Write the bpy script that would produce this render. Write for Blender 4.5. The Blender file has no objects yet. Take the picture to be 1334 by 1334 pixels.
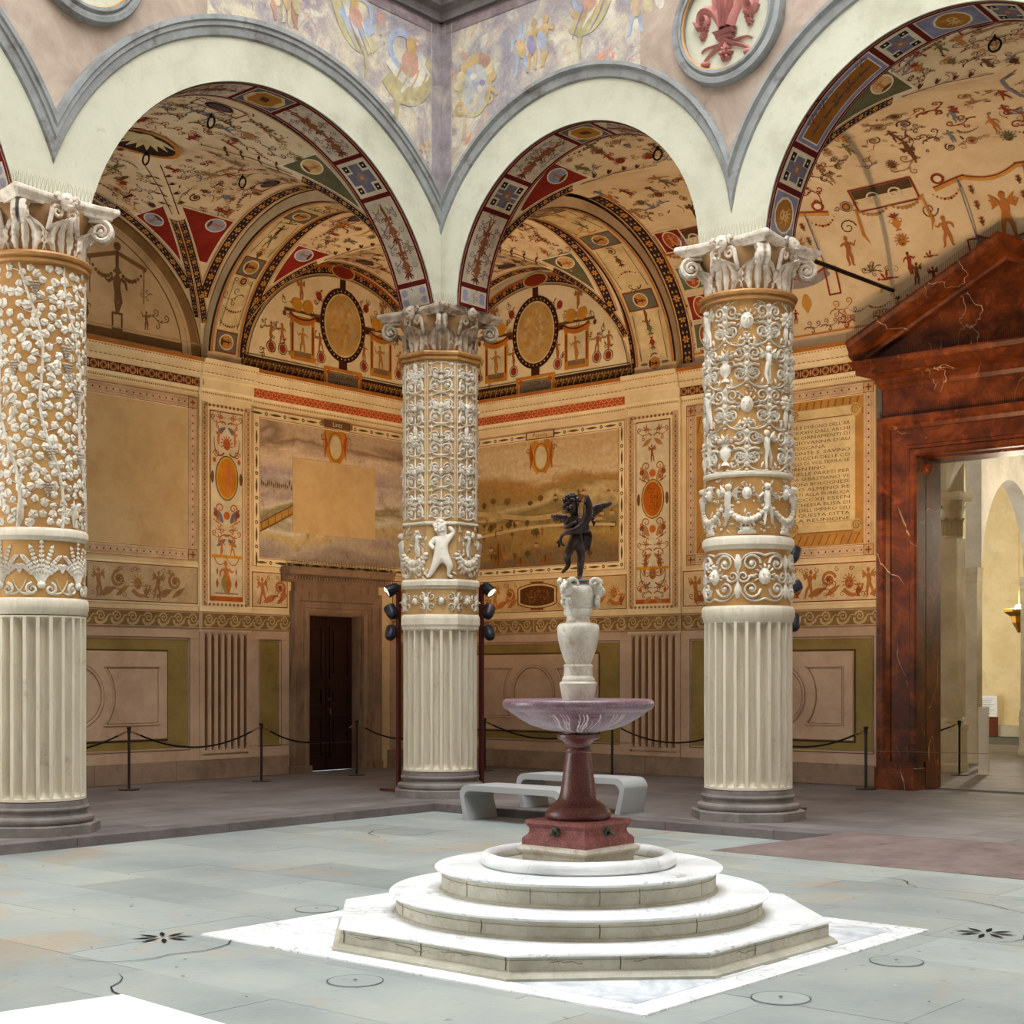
import bpy, math, random
import numpy as np
from mathutils import Vector, Matrix
PI = math.pi
S = bpy.context.scene
COL = S.collection
# ------------------------------------------------------------------ camera, sky, exposure
cd = bpy.data.cameras.new('camera')
cam = bpy.data.objects.new('camera', cd); COL.objects.link(cam)
cam.location = (14.6993, -15.5665, 1.75)
cam.rotation_euler = (PI / 2, 0, 0.7082)
cd.sensor_width = 36; cd.lens = 51.947; cd.shift_y = 0.1586; cd.clip_end = 200
S.camera = cam
W = bpy.data.worlds.new('sky'); S.world = W; W.use_nodes = True
bg = W.node_tree.nodes['Background']
bg.inputs[0].default_value = (0.90, 0.96, 1.0, 1); bg.inputs[1].default_value = 9.6   # even bright overcast
S.view_settings.view_transform = 'Standard'; S.view_settings.look = 'None'
S.view_settings.gamma = 1; S.view_settings.use_curve_mapping = False
S.view_settings.exposure = 0.0
S.cycles.max_bounces = 10; S.cycles.diffuse_bounces = 6; S.cycles.use_denoising = True
S.cycles.sample_clamp_indirect = 6
WARM = (1.0, 0.67, 0.37)
LAMP_W = 225.0        # watts of one floodlight head
HALL_W = 400.0
# ------------------------------------------------------------------ helpers
def lin(c):
    return tuple((x / 255 / 12.92) if x / 255 <= 0.04045 else ((x / 255 + 0.055) / 1.055) ** 2.4 for x in c[:3])
def N(nt, t, **kw):
    n = nt.nodes.new(t)
    for k, v in kw.items():
        if k.startswith('_'): n.inputs[int(k[1:])].default_value = v
        else: setattr(n, k, v)
    return n
def mat(name, base, rough=0.7, metal=0.0, spec=0.3, fn=None, bump=0.0, bscale=40.0):
    m = bpy.data.materials.new(name); m.use_nodes = True
    nt = m.node_tree; b = nt.nodes['Principled BSDF']
    b.inputs['Base Color'].default_value = (*lin(base), 1)
    b.inputs['Roughness'].default_value = rough; b.inputs['Metallic'].default_value = metal
    b.inputs['Specular IOR Level'].default_value = spec
    g = N(nt, 'ShaderNodeNewGeometry')
    if fn:
        c = fn(nt, g.outputs['Position'])
        if c: nt.links.new(c, b.inputs['Base Color'])
    if bump:
        nz = N(nt, 'ShaderNodeTexNoise'); nz.inputs['Scale'].default_value = bscale; nz.inputs['Detail'].default_value = 5
        nt.links.new(g.outputs['Position'], nz.inputs['Vector'])
        bp = N(nt, 'ShaderNodeBump'); bp.inputs['Strength'].default_value = bump; bp.inputs['Distance'].default_value = 0.02
        nt.links.new(nz.outputs[0], bp.inputs['Height']); nt.links.new(bp.outputs[0], b.inputs['Normal'])
    return m
def mapv(nt, v, sc=(1, 1, 1), rot=(0, 0, 0)):
    m = N(nt, 'ShaderNodeMapping'); m.inputs['Scale'].default_value = sc; m.inputs['Rotation'].default_value = rot
    nt.links.new(v, m.inputs[0]); return m.outputs[0]
def noise(nt, v, scale, stops, detail=6, rough=0.6, dist=0.0):
    """noise -> colour ramp; stops = [(pos, rgb255)]"""
    n = N(nt, 'ShaderNodeTexNoise'); n.inputs['Scale'].default_value = scale; n.inputs['Detail'].default_value = detail
    n.inputs['Roughness'].default_value = rough; n.inputs['Distortion'].default_value = dist
    nt.links.new(v, n.inputs['Vector'])
    return ramp(nt, n.outputs[0], stops)
def ramp(nt, f, stops):
    r = N(nt, 'ShaderNodeValToRGB'); e = r.color_ramp.elements
    while len(e) < len(stops): e.new(0.5)
    for x, (p, c) in zip(e, stops):
        x.position = p; x.color = (*lin(c), 1)
    nt.links.new(f, r.inputs[0]); return r.outputs[0]
def mix(nt, a, b, f, mode='MIX'):
    m = N(nt, 'ShaderNodeMix', data_type='RGBA', blend_type=mode)
    if isinstance(f, float): m.inputs[0].default_value = f
    else: nt.links.new(f, m.inputs[0])
    for s, i in ((a, 6), (b, 7)):
        if isinstance(s, tuple): m.inputs[i].default_value = (*lin(s), 1)
        else: nt.links.new(s, m.inputs[i])
    return m.outputs[2]
def mask(nt, v, scale, lo, hi, detail=6, rough=.6, dist=0.0):
    return noise(nt, v, scale, [(lo, (0, 0, 0)), (hi, (255, 255, 255))], detail, rough, dist)
def veins(nt, v, scale, width, dist=1.5):
    """thin vein mask: noise near 0.5"""
    n = N(nt, 'ShaderNodeTexNoise'); n.inputs['Scale'].default_value = scale; n.inputs['Detail'].default_value = 4
    n.inputs['Distortion'].default_value = dist; nt.links.new(v, n.inputs['Vector'])
    a = N(nt, 'ShaderNodeMath', operation='SUBTRACT', _1=0.5); nt.links.new(n.outputs[0], a.inputs[0])
    b = N(nt, 'ShaderNodeMath', operation='ABSOLUTE'); nt.links.new(a.outputs[0], b.inputs[0])
    return ramp(nt, b.outputs[0], [(0.0, (255, 255, 255)), (width, (0, 0, 0))])
def objrand(nt, lo, hi):
    o = N(nt, 'ShaderNodeObjectInfo'); m = N(nt, 'ShaderNodeMapRange'); m.inputs[3].default_value = lo; m.inputs[4].default_value = hi
    nt.links.new(o.outputs['Random'], m.inputs[0])
    return m.outputs[0]
def tint(nt, c, lo, hi):
    """per-object brightness, each slab its own stone"""
    h = N(nt, 'ShaderNodeHueSaturation'); nt.links.new(c, h.inputs['Color']); nt.links.new(objrand(nt, lo, hi), h.inputs['Value'])
    return h.outputs[0]

class MB:
    """collects polygons for ONE mesh"""
    def __init__(s): s.v = []; s.f = []
    def add(s, v, f):
        o = len(s.v); s.v += [tuple(p) for p in v]; s.f += [tuple(i + o for i in q) for q in f]; return s
    def box(s, x0, x1, y0, y1, z0, z1):
        v = [(x, y, z) for z in (z0, z1) for y in (y0, y1) for x in (x0, x1)]
        return s.add(v, [(0, 2, 3, 1), (4, 5, 7, 6), (0, 1, 5, 4), (2, 6, 7, 3), (0, 4, 6, 2), (1, 3, 7, 5)])
    def bbox(s, x0, x1, y0, y1, z0, z1, b):
        """box with chamfered top edge"""
        lo = [(x0, y0), (x1, y0), (x1, y1), (x0, y1)]; hi = [(x0 + b, y0 + b), (x1 - b, y0 + b), (x1 - b, y1 - b), (x0 + b, y1 - b)]
        v = [(*p, z0) for p in lo] + [(*p, z1 - b) for p in lo] + [(*p, z1) for p in hi]
        f = [(3, 2, 1, 0), (8, 9, 10, 11)]
        for r in (0, 4):
            f += [(r + i, r + (i + 1) % 4, r + 4 + (i + 1) % 4, r + 4 + i) for i in range(4)]
        return s.add(v, f)
    def loops(s, rings, closed=True, cap0=True, cap1=True):
        n = len(rings[0]); v = [p for r in rings for p in r]; f = []
        for k in range(len(rings) - 1):
            for i in range(n if closed else n - 1):
                j = (i + 1) % n
                f.append((k * n + i, k * n + j, (k + 1) * n + j, (k + 1) * n + i))
        if closed and cap0: f.append(tuple(range(n - 1, -1, -1)))
        if closed and cap1: f.append(tuple((len(rings) - 1) * n + i for i in range(n)))
        return s.add(v, f)
    def lathe(s, prof, n=48, c=(0, 0, 0), a0=0.0, cap0=True, cap1=True, sc=None):
        return s.loops([[(c[0] + r * math.cos(a0 + 2 * PI * i / n), c[1] + r * math.sin(a0 + 2 * PI * i / n), c[2] + z) for i in range(n)] for r, z in prof], True, cap0, cap1)
    def square(s, prof, c=(0, 0, 0), hx=1.0, hy=1.0):
        """square 'lathe': prof = (half, z)"""
        return s.loops([[(c[0] + sx * r * hx, c[1] + sy * r * hy, c[2] + z) for sx, sy in ((-1, -1), (1, -1), (1, 1), (-1, 1))] for r, z in prof])
    def tube(s, pts, r, n=8, closed=False, cap=True):
        pts = [Vector(p) for p in pts]; rings = []; up = None
        for i, p in enumerate(pts):
            a = pts[i - 1] if (i > 0 or closed) else p; b = pts[(i + 1) % len(pts)] if (i < len(pts) - 1 or closed) else p
            t = (b - a).normalized()
            if up is None:
                up = Vector((0, 0, 1)) if abs(t.z) < 0.9 else Vector((1, 0, 0))
            x = t.cross(up).normalized(); up = x.cross(t).normalized()
            rr = r[i] if isinstance(r, (list, tuple)) else r
            rings.append([p + x * (rr * math.cos(2 * PI * k / n)) + up * (rr * math.sin(2 * PI * k / n)) for k in range(n)])
        if closed: rings.append(rings[0])
        return s.loops(rings, True, cap and not closed, cap and not closed)
    def sphere(s, c, r, nu=12, nv=8):
        if not isinstance(r, (tuple, list)): r = (r, r, r)
        rings = []
        for j in range(nv + 1):
            a = -PI / 2 + PI * (0.02 + 0.96 * j / nv)
            rings.append([(c[0] + r[0] * math.cos(a) * math.cos(2 * PI * i / nu), c[1] + r[1] * math.cos(a) * math.sin(2 * PI * i / nu), c[2] + r[2] * math.sin(a)) for i in range(nu)])
        return s.loops(rings)
    def extr(s, prof, p0, p1, M, cap=True):
        """extrude a (h, z) profile polygon from s=p0 to s=p1; M(s,z,h)->xyz"""
        return s.loops([[M(p, z, h) for h, z in prof] for p in (p0, p1)], True, cap, cap)
    def xf(s, m):
        s.v = [tuple(m @ Vector(p)) for p in s.v]; return s
LOCAL = [False]                # True while a thing is built in its own coordinates
def obj(name, mb, m, parent=None, smooth=False, origin=None, kind=None, angle=None):
    me = bpy.data.meshes.new(name)
    v = mb.v
    off = Vector((0, 0, 0))
    if LOCAL[0]: origin = None
    elif parent is not None and origin is None:
        q = parent
        while q is not None: off += q.location; q = q.parent
    if origin is not None: off = Vector(origin)
    if off.length > 0: v = [(p[0] - off.x, p[1] - off.y, p[2] - off.z) for p in v]
    me.from_pydata(v, [], mb.f); me.materials.append(m)
    if smooth:
        me.polygons.foreach_set('use_smooth', [True] * len(me.polygons))
        if angle: me.set_sharp_from_angle(angle=math.radians(angle))
    o = bpy.data.objects.new(name, me); COL.objects.link(o)
    if parent is not None: o.parent = parent
    if origin is not None:
        q = parent; po = Vector((0, 0, 0))
        while q is not None: po += q.location; q = q.parent
        o.location = off - po
    if kind: o['kind'] = kind
    return o
def inst(name, me, parent, loc, rz=0.0, scale=None):
    o = bpy.data.objects.new(name, me); COL.objects.link(o); o.parent = parent
    o.location = loc; o.rotation_euler = (0, 0, rz)
    if scale: o.scale = scale
    return o
def thing(name, label, cat, loc=(0, 0, 0), rz=0.0, group=None):
    o = bpy.data.objects.new(name, None); COL.objects.link(o); o.location = loc; o.rotation_euler = (0, 0, rz)
    o.empty_display_size = 0.2
    return tag(o, label, cat, group)
def tag(o, label, cat, group=None):
    o['label'] = label; o['category'] = cat
    if group: o['group'] = group
    return o
def struct(name, mb, m, smooth=False):
    return obj(name, mb, m, None, smooth, None, 'structure')

class Orn:
    """draws painted or carved ornament: flat coloured polygons or raised ridges, laid on a surface by a map (u,v,h)->xyz"""
    def __init__(s, div=None): s.div = div; s.v = []; s.f = []; s.c = []; s.st = [(1, 0, 0, 1, 0, 0)]; s.k = 0
    def push(s, x, y, sc=1.0, ang=0.0, mir=False):
        a = s.st[-1]; ca, sa = math.cos(ang) * sc, math.sin(ang) * sc; m = -1 if mir else 1
        b = (ca * m, -sa, sa * m, ca, x, y)
        s.st.append((a[0] * b[0] + a[1] * b[2], a[0] * b[1] + a[1] * b[3], a[2] * b[0] + a[3] * b[2], a[2] * b[1] + a[3] * b[3],
                     a[0] * b[4] + a[1] * b[5] + a[4], a[2] * b[4] + a[3] * b[5] + a[5]))
    def pop(s): s.st.pop()
    def add(s, pts, faces, col, L):
        a = s.st[-1]; o = len(s.v); flip = a[0] * a[3] - a[1] * a[2] < 0
        s.k += 1; z = 0.0015 * L + 0.00002 * (s.k % 60)
        s.v += [(a[0] * x + a[1] * y + a[4], a[2] * x + a[3] * y + a[5], h + z) for x, y, h in pts]
        s.f += [tuple(i + o for i in (q[::-1] if flip else q)) for q in faces]
        s.c += [col] * len(pts)
    def strip(s, pts, w, col, L=2, h=0.0, closed=False):
        n = len(pts); P = []; F = []
        for i in range(n):
            x, y = pts[i]
            ax, ay = pts[i - 1] if (i > 0 or closed) else pts[i]; bx, by = pts[(i + 1) % n] if (i < n - 1 or closed) else pts[i]
            dx, dy = bx - ax, by - ay; l = math.hypot(dx, dy) or 1
            ww = (w[i] if isinstance(w, (list, tuple)) else w) * 0.5; nx, ny = -dy / l * ww, dx / l * ww
            hh = h * (min(1, ww / (max(w) * .5 + 1e-9)) if isinstance(w, (list, tuple)) else 1)
            P += [(x + nx, y + ny, 0), (x, y, hh), (x - nx, y - ny, 0)] if h else [(x + nx, y + ny, 0), (x - nx, y - ny, 0)]
        k = 3 if h else 2
        for i in range(n if closed else n - 1):
            a, b = i * k, ((i + 1) % n) * k
            for q in range(k - 1): F.append((a + q, a + q + 1, b + q + 1, b + q))
        s.add(P, F, col, L)
    def blob(s, x, y, rx, ry, col, L=2, h=0.0, ang=0.0, n=8):
        ca, sa = math.cos(ang), math.sin(ang)
        P = [(x, y, h)]; F = []
        if h:
            for k, (q, hh) in enumerate(((0.6, h * 0.75), (1.0, 0))):
                for i in range(n):
                    t = 2 * PI * i / n; a, b = rx * q * math.cos(t), ry * q * math.sin(t); P.append((x + a * ca - b * sa, y + a * sa + b * ca, hh))
            F = [(0, 1 + i, 1 + (i + 1) % n) for i in range(n)] + [(1 + i, n + 1 + i, n + 1 + (i + 1) % n, 1 + (i + 1) % n) for i in range(n)]
        else:
            m = 1 if max(rx, ry) < .2 else 5
            for k in range(1, m + 1):
                for i in range(n):
                    t = 2 * PI * i / n; a, b = rx * k / m * math.cos(t), ry * k / m * math.sin(t); P.append((x + a * ca - b * sa, y + a * sa + b * ca, 0))
            F = [(0, 1 + i, 1 + (i + 1) % n) for i in range(n)]
            for k in range(m - 1): F += [(1 + k * n + i, 1 + k * n + n + i, 1 + k * n + n + (i + 1) % n, 1 + k * n + (i + 1) % n) for i in range(n)]
        s.add(P, F, col, L)
    def band(s, f0, f1, u0, u1, n, col, L=2):
        """area between two curves v = f0(u) and v = f1(u)"""
        P = []
        for i in range(n + 1):
            u = u0 + (u1 - u0) * i / n; P += [(u, f0(u), 0), (u, f1(u), 0)]
        s.add(P, [(2 * i, 2 * i + 2, 2 * i + 3, 2 * i + 1) for i in range(n)], col, L)
    def poly(s, pts, col, L=2):
        cx = sum(p[0] for p in pts) / len(pts); cy = sum(p[1] for p in pts) / len(pts); n = len(pts)
        s.add([(cx, cy, 0)] + [(x, y, 0) for x, y in pts], [(0, 1 + i, 1 + (i + 1) % n) for i in range(n)], col, L)
    def rect(s, x0, x1, y0, y1, col, L=1, nx=1, ny=1):
        if s.div: nx, ny = max(nx, math.ceil(abs(x1 - x0) / s.div)), max(ny, math.ceil(abs(y1 - y0) / s.div))
        P = [(x0 + (x1 - x0) * i / nx, y0 + (y1 - y0) * j / ny, 0) for j in range(ny + 1) for i in range(nx + 1)]
        s.add(P, [(j * (nx + 1) + i, j * (nx + 1) + i + 1, (j + 1) * (nx + 1) + i + 1, (j + 1) * (nx + 1) + i) for j in range(ny) for i in range(nx)], col, L)
    def frame(s, x0, x1, y0, y1, w, col, L=2, sub=1):
        for a, b, c, d, nx, ny in ((x0, x1, y0, y0 + w, sub, 1), (x0, x1, y1 - w, y1, sub, 1), (x0, x0 + w, y0 + w, y1 - w, 1, sub), (x1 - w, x1, y0 + w, y1 - w, 1, sub)):
            s.rect(a, b, c, d, col, L, nx, ny)
    def ring(s, x, y, rx, ry, w, col, L=2, n=24, h=0.0, a0=0.0, a1=2 * PI):
        cl = a1 - a0 > 6.28
        m = n if cl else n + 1
        s.strip([(x + rx * math.cos(a0 + (a1 - a0) * i / n), y + ry * math.sin(a0 + (a1 - a0) * i / n)) for i in range(m)], w, col, L, h, cl)
    def leaf(s, x, y, ln, w, ang, col, L=2, h=0.0, bend=0.0):
        P = []; n = 5; a = ang; px, py = x, y; ws = []
        for i in range(n + 1):
            P.append((px, py)); t = i / n; ws.append(w * (0.25 + 1.5 * t) if t < .5 else w * (1.9 - 1.8 * t))
            px += ln / n * math.cos(a); py += ln / n * math.sin(a); a += bend / n
        s.strip(P, ws, col, L, h)
    def spiral(s, x, y, r, a0, turns, w, col, L=2, h=0.0, n=None, r0=0.12):
        """from outside (angle a0) winding in; turns<0 = clockwise"""
        n = n or max(8, int(abs(turns) * 12))
        P = []; ws = []
        for i in range(n + 1):
            t = i / n; rr = r * (1 - (1 - r0) * t); a = a0 + turns * 2 * PI * t
            P.append((x + rr * math.cos(a), y + rr * math.sin(a))); ws.append(w * (1.1 - 0.5 * t))
        s.strip(P, ws, col, L, h)
    def curve(s, p0, p1, p2, p3, w, col, L=2, h=0.0, n=8, taper=True):
        P = []
        for i in range(n + 1):
            t = i / n; q = 1 - t
            P.append(tuple(q * q * q * p0[k] + 3 * q * q * t * p1[k] + 3 * q * t * t * p2[k] + t * t * t * p3[k] for k in (0, 1)))
        s.strip(P, [w * (1 - 0.6 * i / n) for i in range(n + 1)] if taper else w, col, L, h)
        return P
    def flower(s, x, y, r, col, c2, L=2, h=0.0, n=6):
        for i in range(n):
            a = 2 * PI * i / n; s.blob(x + .6 * r * math.cos(a), y + .6 * r * math.sin(a), r * .45, r * .28, col, L, h, a, 6)
        s.blob(x, y, r * .3, r * .3, c2, L + 1, h * 1.3, 0, 6)
    def figure(s, x, y, z, col, rng, L=2, h=0.0, wings=False):
        """little standing figure, z = height"""
        s.push(x, y, z, rng.uniform(-.12, .12), rng.random() < .5)
        a = rng.uniform(-.2, .2)
        s.strip([(.02, .50), (-.06 + a * .3, .27), (-.07 + a * .5, .02), (-.13 + a * .5, .0)], [.13, .1, .06, .05], col, L, h)
        s.strip([(.03, .50), (.09, .27), (.06 - a * .4, .03), (.12 - a * .4, .0)], [.13, .1, .06, .05], col, L, h)
        s.strip([(.02, .46), (.0, .6), (.01, .72), (.02, .82)], [.16, .17, .2, .08], col, L + 1, h * 1.3)
        b = rng.uniform(-.12, .25)
        s.strip([(-.08, .76), (-.2, .66), (-.28, .72 + b)], [.08, .07, .04], col, L, h); s.strip([(.1, .76), (.22, .68), (.25, .55 + b)], [.08, .07, .04], col, L, h)
        s.blob(.02, .91, .07, .09, col, L + 1, h * 1.4, 0, 7)
        if wings:
            for q in (-1, 1):
                for k in range(3): s.leaf(.02 + q * .06, .72, .3 - .06 * k, .09, PI / 2 - q * (.7 + .4 * k), col, L, h * .8)
        s.pop()
    def bird(s, x, y, z, col, rng, L=2):
        s.push(x, y, z, rng.uniform(-.3, .3), rng.random() < .5)
        s.leaf(-.4, -.05, .75, .2, .15, col, L); s.blob(.38, .12, .09, .08, col, L + 1, 0, 0, 6)
        s.leaf(-.05, .05, .5, .18, 1.9, col, L); s.leaf(.05, .05, .42, .14, 1.2, col, L); s.leaf(-.35, -.05, .4, .1, 3.4, col, L)
        s.pop()
    def vase(s, x, y, z, col, c2, L=2, h=0.0):
        s.push(x, y, z)
        s.strip([(0, 0), (0, .06), (0, .14), (0, .3), (0, .5), (0, .62), (0, .7)], [.34, .3, .1, .4, .46, .2, .34], col, L, h)
        s.curve((.2, .45), (.42, .5), (.36, .7), (.14, .68), .05, col, L, h, 5); s.curve((-.2, .45), (-.42, .5), (-.36, .7), (-.14, .68), .05, col, L, h, 5)
        for a in (-.7, -.25, .25, .7): s.leaf(0, .7, .4, .12, PI / 2 + a, c2, L, h, a)
        s.pop()
    def tendril(s, x, y, z, ang, col, rng, L=2, h=0.0, w=.03):
        """S-shaped stem with curling ends and small leaves"""
        s.push(x, y, z, ang, rng.random() < .5)
        P = s.curve((0, 0), (.3, .35), (.55, -.25), (.9, .12), w * 1.3, col, L, h, 8)
        s.spiral(.9, .28, .17, -PI / 2, 1.25, w, col, L, h, 10)
        s.spiral(.34, .32, .17, -1.2, 1.2, w, col, L, h, 9); s.spiral(.55, -.2, .14, 1.5, -1.1, w, col, L, h, 9)
        for i in (2, 4, 6): s.leaf(P[i][0], P[i][1], .17, .07, rng.uniform(0, 6.28), col, L, h)
        s.pop()
    def garland(s, x0, y0, x1, y1, sag, r, col, c2, L=2, h=0.0, n=9):
        for i in range(n + 1):
            t = i / n; s.blob(x0 + (x1 - x0) * t, y0 + (y1 - y0) * t - sag * 4 * t * (1 - t), r * (.7 + .6 * math.sin(PI * t)), r * (.7 + .6 * math.sin(PI * t)), col if i % 2 else c2, L, h, 0, 6)
    def mask_face(s, x, y, z, col, c2, L=2, h=0.0):
        s.push(x, y, z)
        s.blob(0, 0, .36, .46, col, L, h, 0, 10); s.blob(-.14, .1, .07, .05, c2, L + 1, h * 1.2 if h else 0, 0, 6); s.blob(.14, .1, .07, .05, c2, L + 1, h * 1.2 if h else 0, 0, 6)
        s.strip([(0, .12), (0, -.08)], [.05, .12], col, L + 2, h * 1.5); s.blob(0, -.24, .14, .06, c2, L + 1, h, 0, 6)
        for i in range(9):
            a = -.3 + (PI + .6) * i / 8; s.leaf(.34 * math.cos(a), .42 * math.sin(a), .3, .12, a, col, L, h * .8, .6)
        s.pop()
    def text(s, t, x, y, size, col, L=3, align='CENTER', wid=None, sx=1.0):
        cu = bpy.data.curves.new('t', 'FONT'); cu.body = t; cu.size = size; cu.align_x = align; cu.resolution_u = 2
        o = bpy.data.objects.new('t', cu); COL.objects.link(o)
        me = bpy.data.meshes.new_from_object(o.evaluated_get(bpy.context.evaluated_depsgraph_get()))
        P = [tuple(v.co) for v in me.vertices]; F = [tuple(p.vertices) for p in me.polygons]
        bpy.data.objects.remove(o); bpy.data.curves.remove(cu); bpy.data.meshes.remove(me)
        if not P: return
        if wid:
            lo = min(p[0] for p in P); hi = max(p[0] for p in P); k = wid / (hi - lo)
            P = [((p[0] - lo) * k if align == 'LEFT' else p[0] * k, p[1], 0) for p in P]
        s.add([(x + p[0] * sx, y + p[1], 0) for p in P], F, col, L)
    def build(s, name, M, m, parent, base=0.004, smooth=False, kind='stuff'):
        v = np.array(s.v, float)
        X = np.asarray(M(v[:, 0], v[:, 1], v[:, 2] + base), float)
        if X.shape[0] == 3 and X.shape[1] != 3: X = X.T
        mb = MB(); mb.v = X.tolist(); mb.f = s.f
        o = obj(name, mb, m, parent, smooth, None, kind)
        ca = o.data.color_attributes.new('Col', 'FLOAT_COLOR', 'POINT')
        u = {}; arr = np.ones((len(s.c), 4), np.float32)
        for i, c in enumerate(s.c):
            if c not in u: u[c] = lin(c)
            arr[i, :3] = u[c]
        ca.data.foreach_set('color', arr.ravel())
        return o
# ------------------------------------------------------------------ materials
def slab_grey(nt, p):
    a = noise(nt, p, 0.7, [(.30, (124, 131, 130)), (.5, (141, 147, 144)), (.72, (156, 158, 149))], 5)
    st = mix(nt, a, (158, 134, 104), mask(nt, p, .62, .55, .74, 5, .65, .6))
    st = mix(nt, st, (104, 112, 112), mask(nt, p, 9.0, .66, .74, 3))
    return tint(nt, st, .86, 1.12)
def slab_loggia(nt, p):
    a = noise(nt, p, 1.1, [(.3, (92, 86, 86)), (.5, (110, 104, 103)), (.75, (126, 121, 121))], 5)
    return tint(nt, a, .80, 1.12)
def marble_w(nt, p):
    a = noise(nt, p, 2.2, [(.35, (206, 208, 209)), (.6, (234, 235, 236))], 6)
    v = veins(nt, p, 2.6, .028, 2.2); vm = mix(nt, (0, 0, 0), v, mask(nt, p, 1.5, .42, .62))
    return mix(nt, a, (150, 150, 146), vm)
def marble_riser(nt, p):
    a = noise(nt, p, 3.0, [(.3, (150, 146, 130)), (.55, (180, 176, 160)), (.8, (200, 196, 182))], 7, .7)
    v = veins(nt, p, 3.2, .012, 2.0)
    return mix(nt, a, (164, 152, 132), v)
def marble_stem(nt, p):
    a = noise(nt, p, 6, [(.35, (186, 178, 162)), (.6, (210, 203, 190))], 6)
    a = mix(nt, a, (160, 128, 94), mask(nt, p, 5, .56, .72, 5, .6, 1.0))
    return mix(nt, a, (166, 158, 150), veins(nt, p, 5.5, .014, 2.6))
def porph(c1, c2, c3):
    def f(nt, p):
        a = noise(nt, p, 16, [(.3, c1), (.7, c2)], 6, .7)
        n = N(nt, 'ShaderNodeTexVoronoi'); n.inputs['Scale'].default_value = 120; nt.links.new(p, n.inputs['Vector'])
        return mix(nt, a, c3, ramp(nt, n.outputs['Distance'], [(.16, (255, 255, 255)), (.28, (0, 0, 0))]))
    return f
def red_marble(nt, p):
    a = noise(nt, p, 2.2, [(.30, (46, 18, 6)), (.5, (90, 41, 15)), (.74, (136, 70, 28))], 7, .65, .6)
    a = mix(nt, a, (138, 68, 30), mask(nt, p, 3.0, .54, .70, 7, .75, .4))  # orange mottling, also standing in for reflections of warm-lit surroundings
    v = veins(nt, mapv(nt, p, (1, 1, .55), (0, .5, .4)), .62, .0035, .8)
    return mix(nt, a, (216, 180, 150), mix(nt, (0, 0, 0), v, mask(nt, p, .8, .50, .62, 2)))
def stone_brown(c1, c2, c3=None, sc=1.6):
    def f(nt, p):
        a = noise(nt, p, sc, [(.3, c1), (.7, c2)], 7, .65)
        if c3: a = mix(nt, a, c3, mask(nt, p, sc * 2.2, .58, .78, 6, .7))
        return a
    return f
def paint_fn(lo, hi, amt):
    def f(nt, p):
        at = N(nt, 'ShaderNodeAttribute', attribute_name='Col')
        g = noise(nt, p, 3.0, [(.25, lo), (.75, hi)], 8, .7)
        return mix(nt, at.outputs['Color'], g, amt, 'MULTIPLY')
    return f
def fresco_fn(nt, p):
    """faded lavender / cream / ochre / rose figures in large soft patches"""
    a = noise(nt, p, .9, [(.30, (128, 122, 132)), (.42, (156, 148, 150)), (.50, (184, 172, 156)), (.60, (206, 194, 166)), (.76, (190, 160, 122))], 6, .6, 1.2)
    b = noise(nt, p, 1.7, [(.3, (122, 120, 138)), (.48, (164, 150, 146)), (.64, (212, 202, 182))], 7, .65, 1.6)
    c = mix(nt, a, b, mask(nt, p, 1.3, .42, .58, 4, .6, .8))
    c = mix(nt, c, (196, 140, 116), mask(nt, p, 2.3, .62, .70, 5, .6, 1.4))
    c = mix(nt, c, (96, 84, 88), mask(nt, p, 5.5, .64, .72, 6, .7, .8))
    return mix(nt, c, noise(nt, p, 30, [(.3, (205, 205, 205)), (.7, (255, 255, 255))], 4), .6, 'MULTIPLY')
def spandrel_fn(nt, p):
    return noise(nt, p, 1.6, [(.25, (134, 114, 102)), (.5, (164, 145, 131)), (.75, (186, 170, 152))], 8, .7, .5)
def plaster_white_fn(nt, p):
    a = noise(nt, p, 1.8, [(.28, (166, 162, 142)), (.5, (186, 183, 163)), (.75, (196, 193, 174))], 8, .68)
    return mix(nt, a, (160, 157, 142), mask(nt, p, 7, .62, .8, 6, .7))
def grey_stone_fn(nt, p):
    a = noise(nt, p, 2.4, [(.3, (118, 118, 117)), (.55, (142, 143, 142)), (.8, (162, 163, 161))], 7, .7)
    return mix(nt, a, (104, 92, 88), mask(nt, p, 3.4, .54, .72, 6, .7))
def ground_fn(c1, c2, c3):
    def f(nt, p):
        a = noise(nt, p, 1.4, [(.3, c1), (.6, c2)], 8, .7)
        return mix(nt, a, c3, mask(nt, p, .9, .56, .8, 6, .7))
    return f
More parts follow.
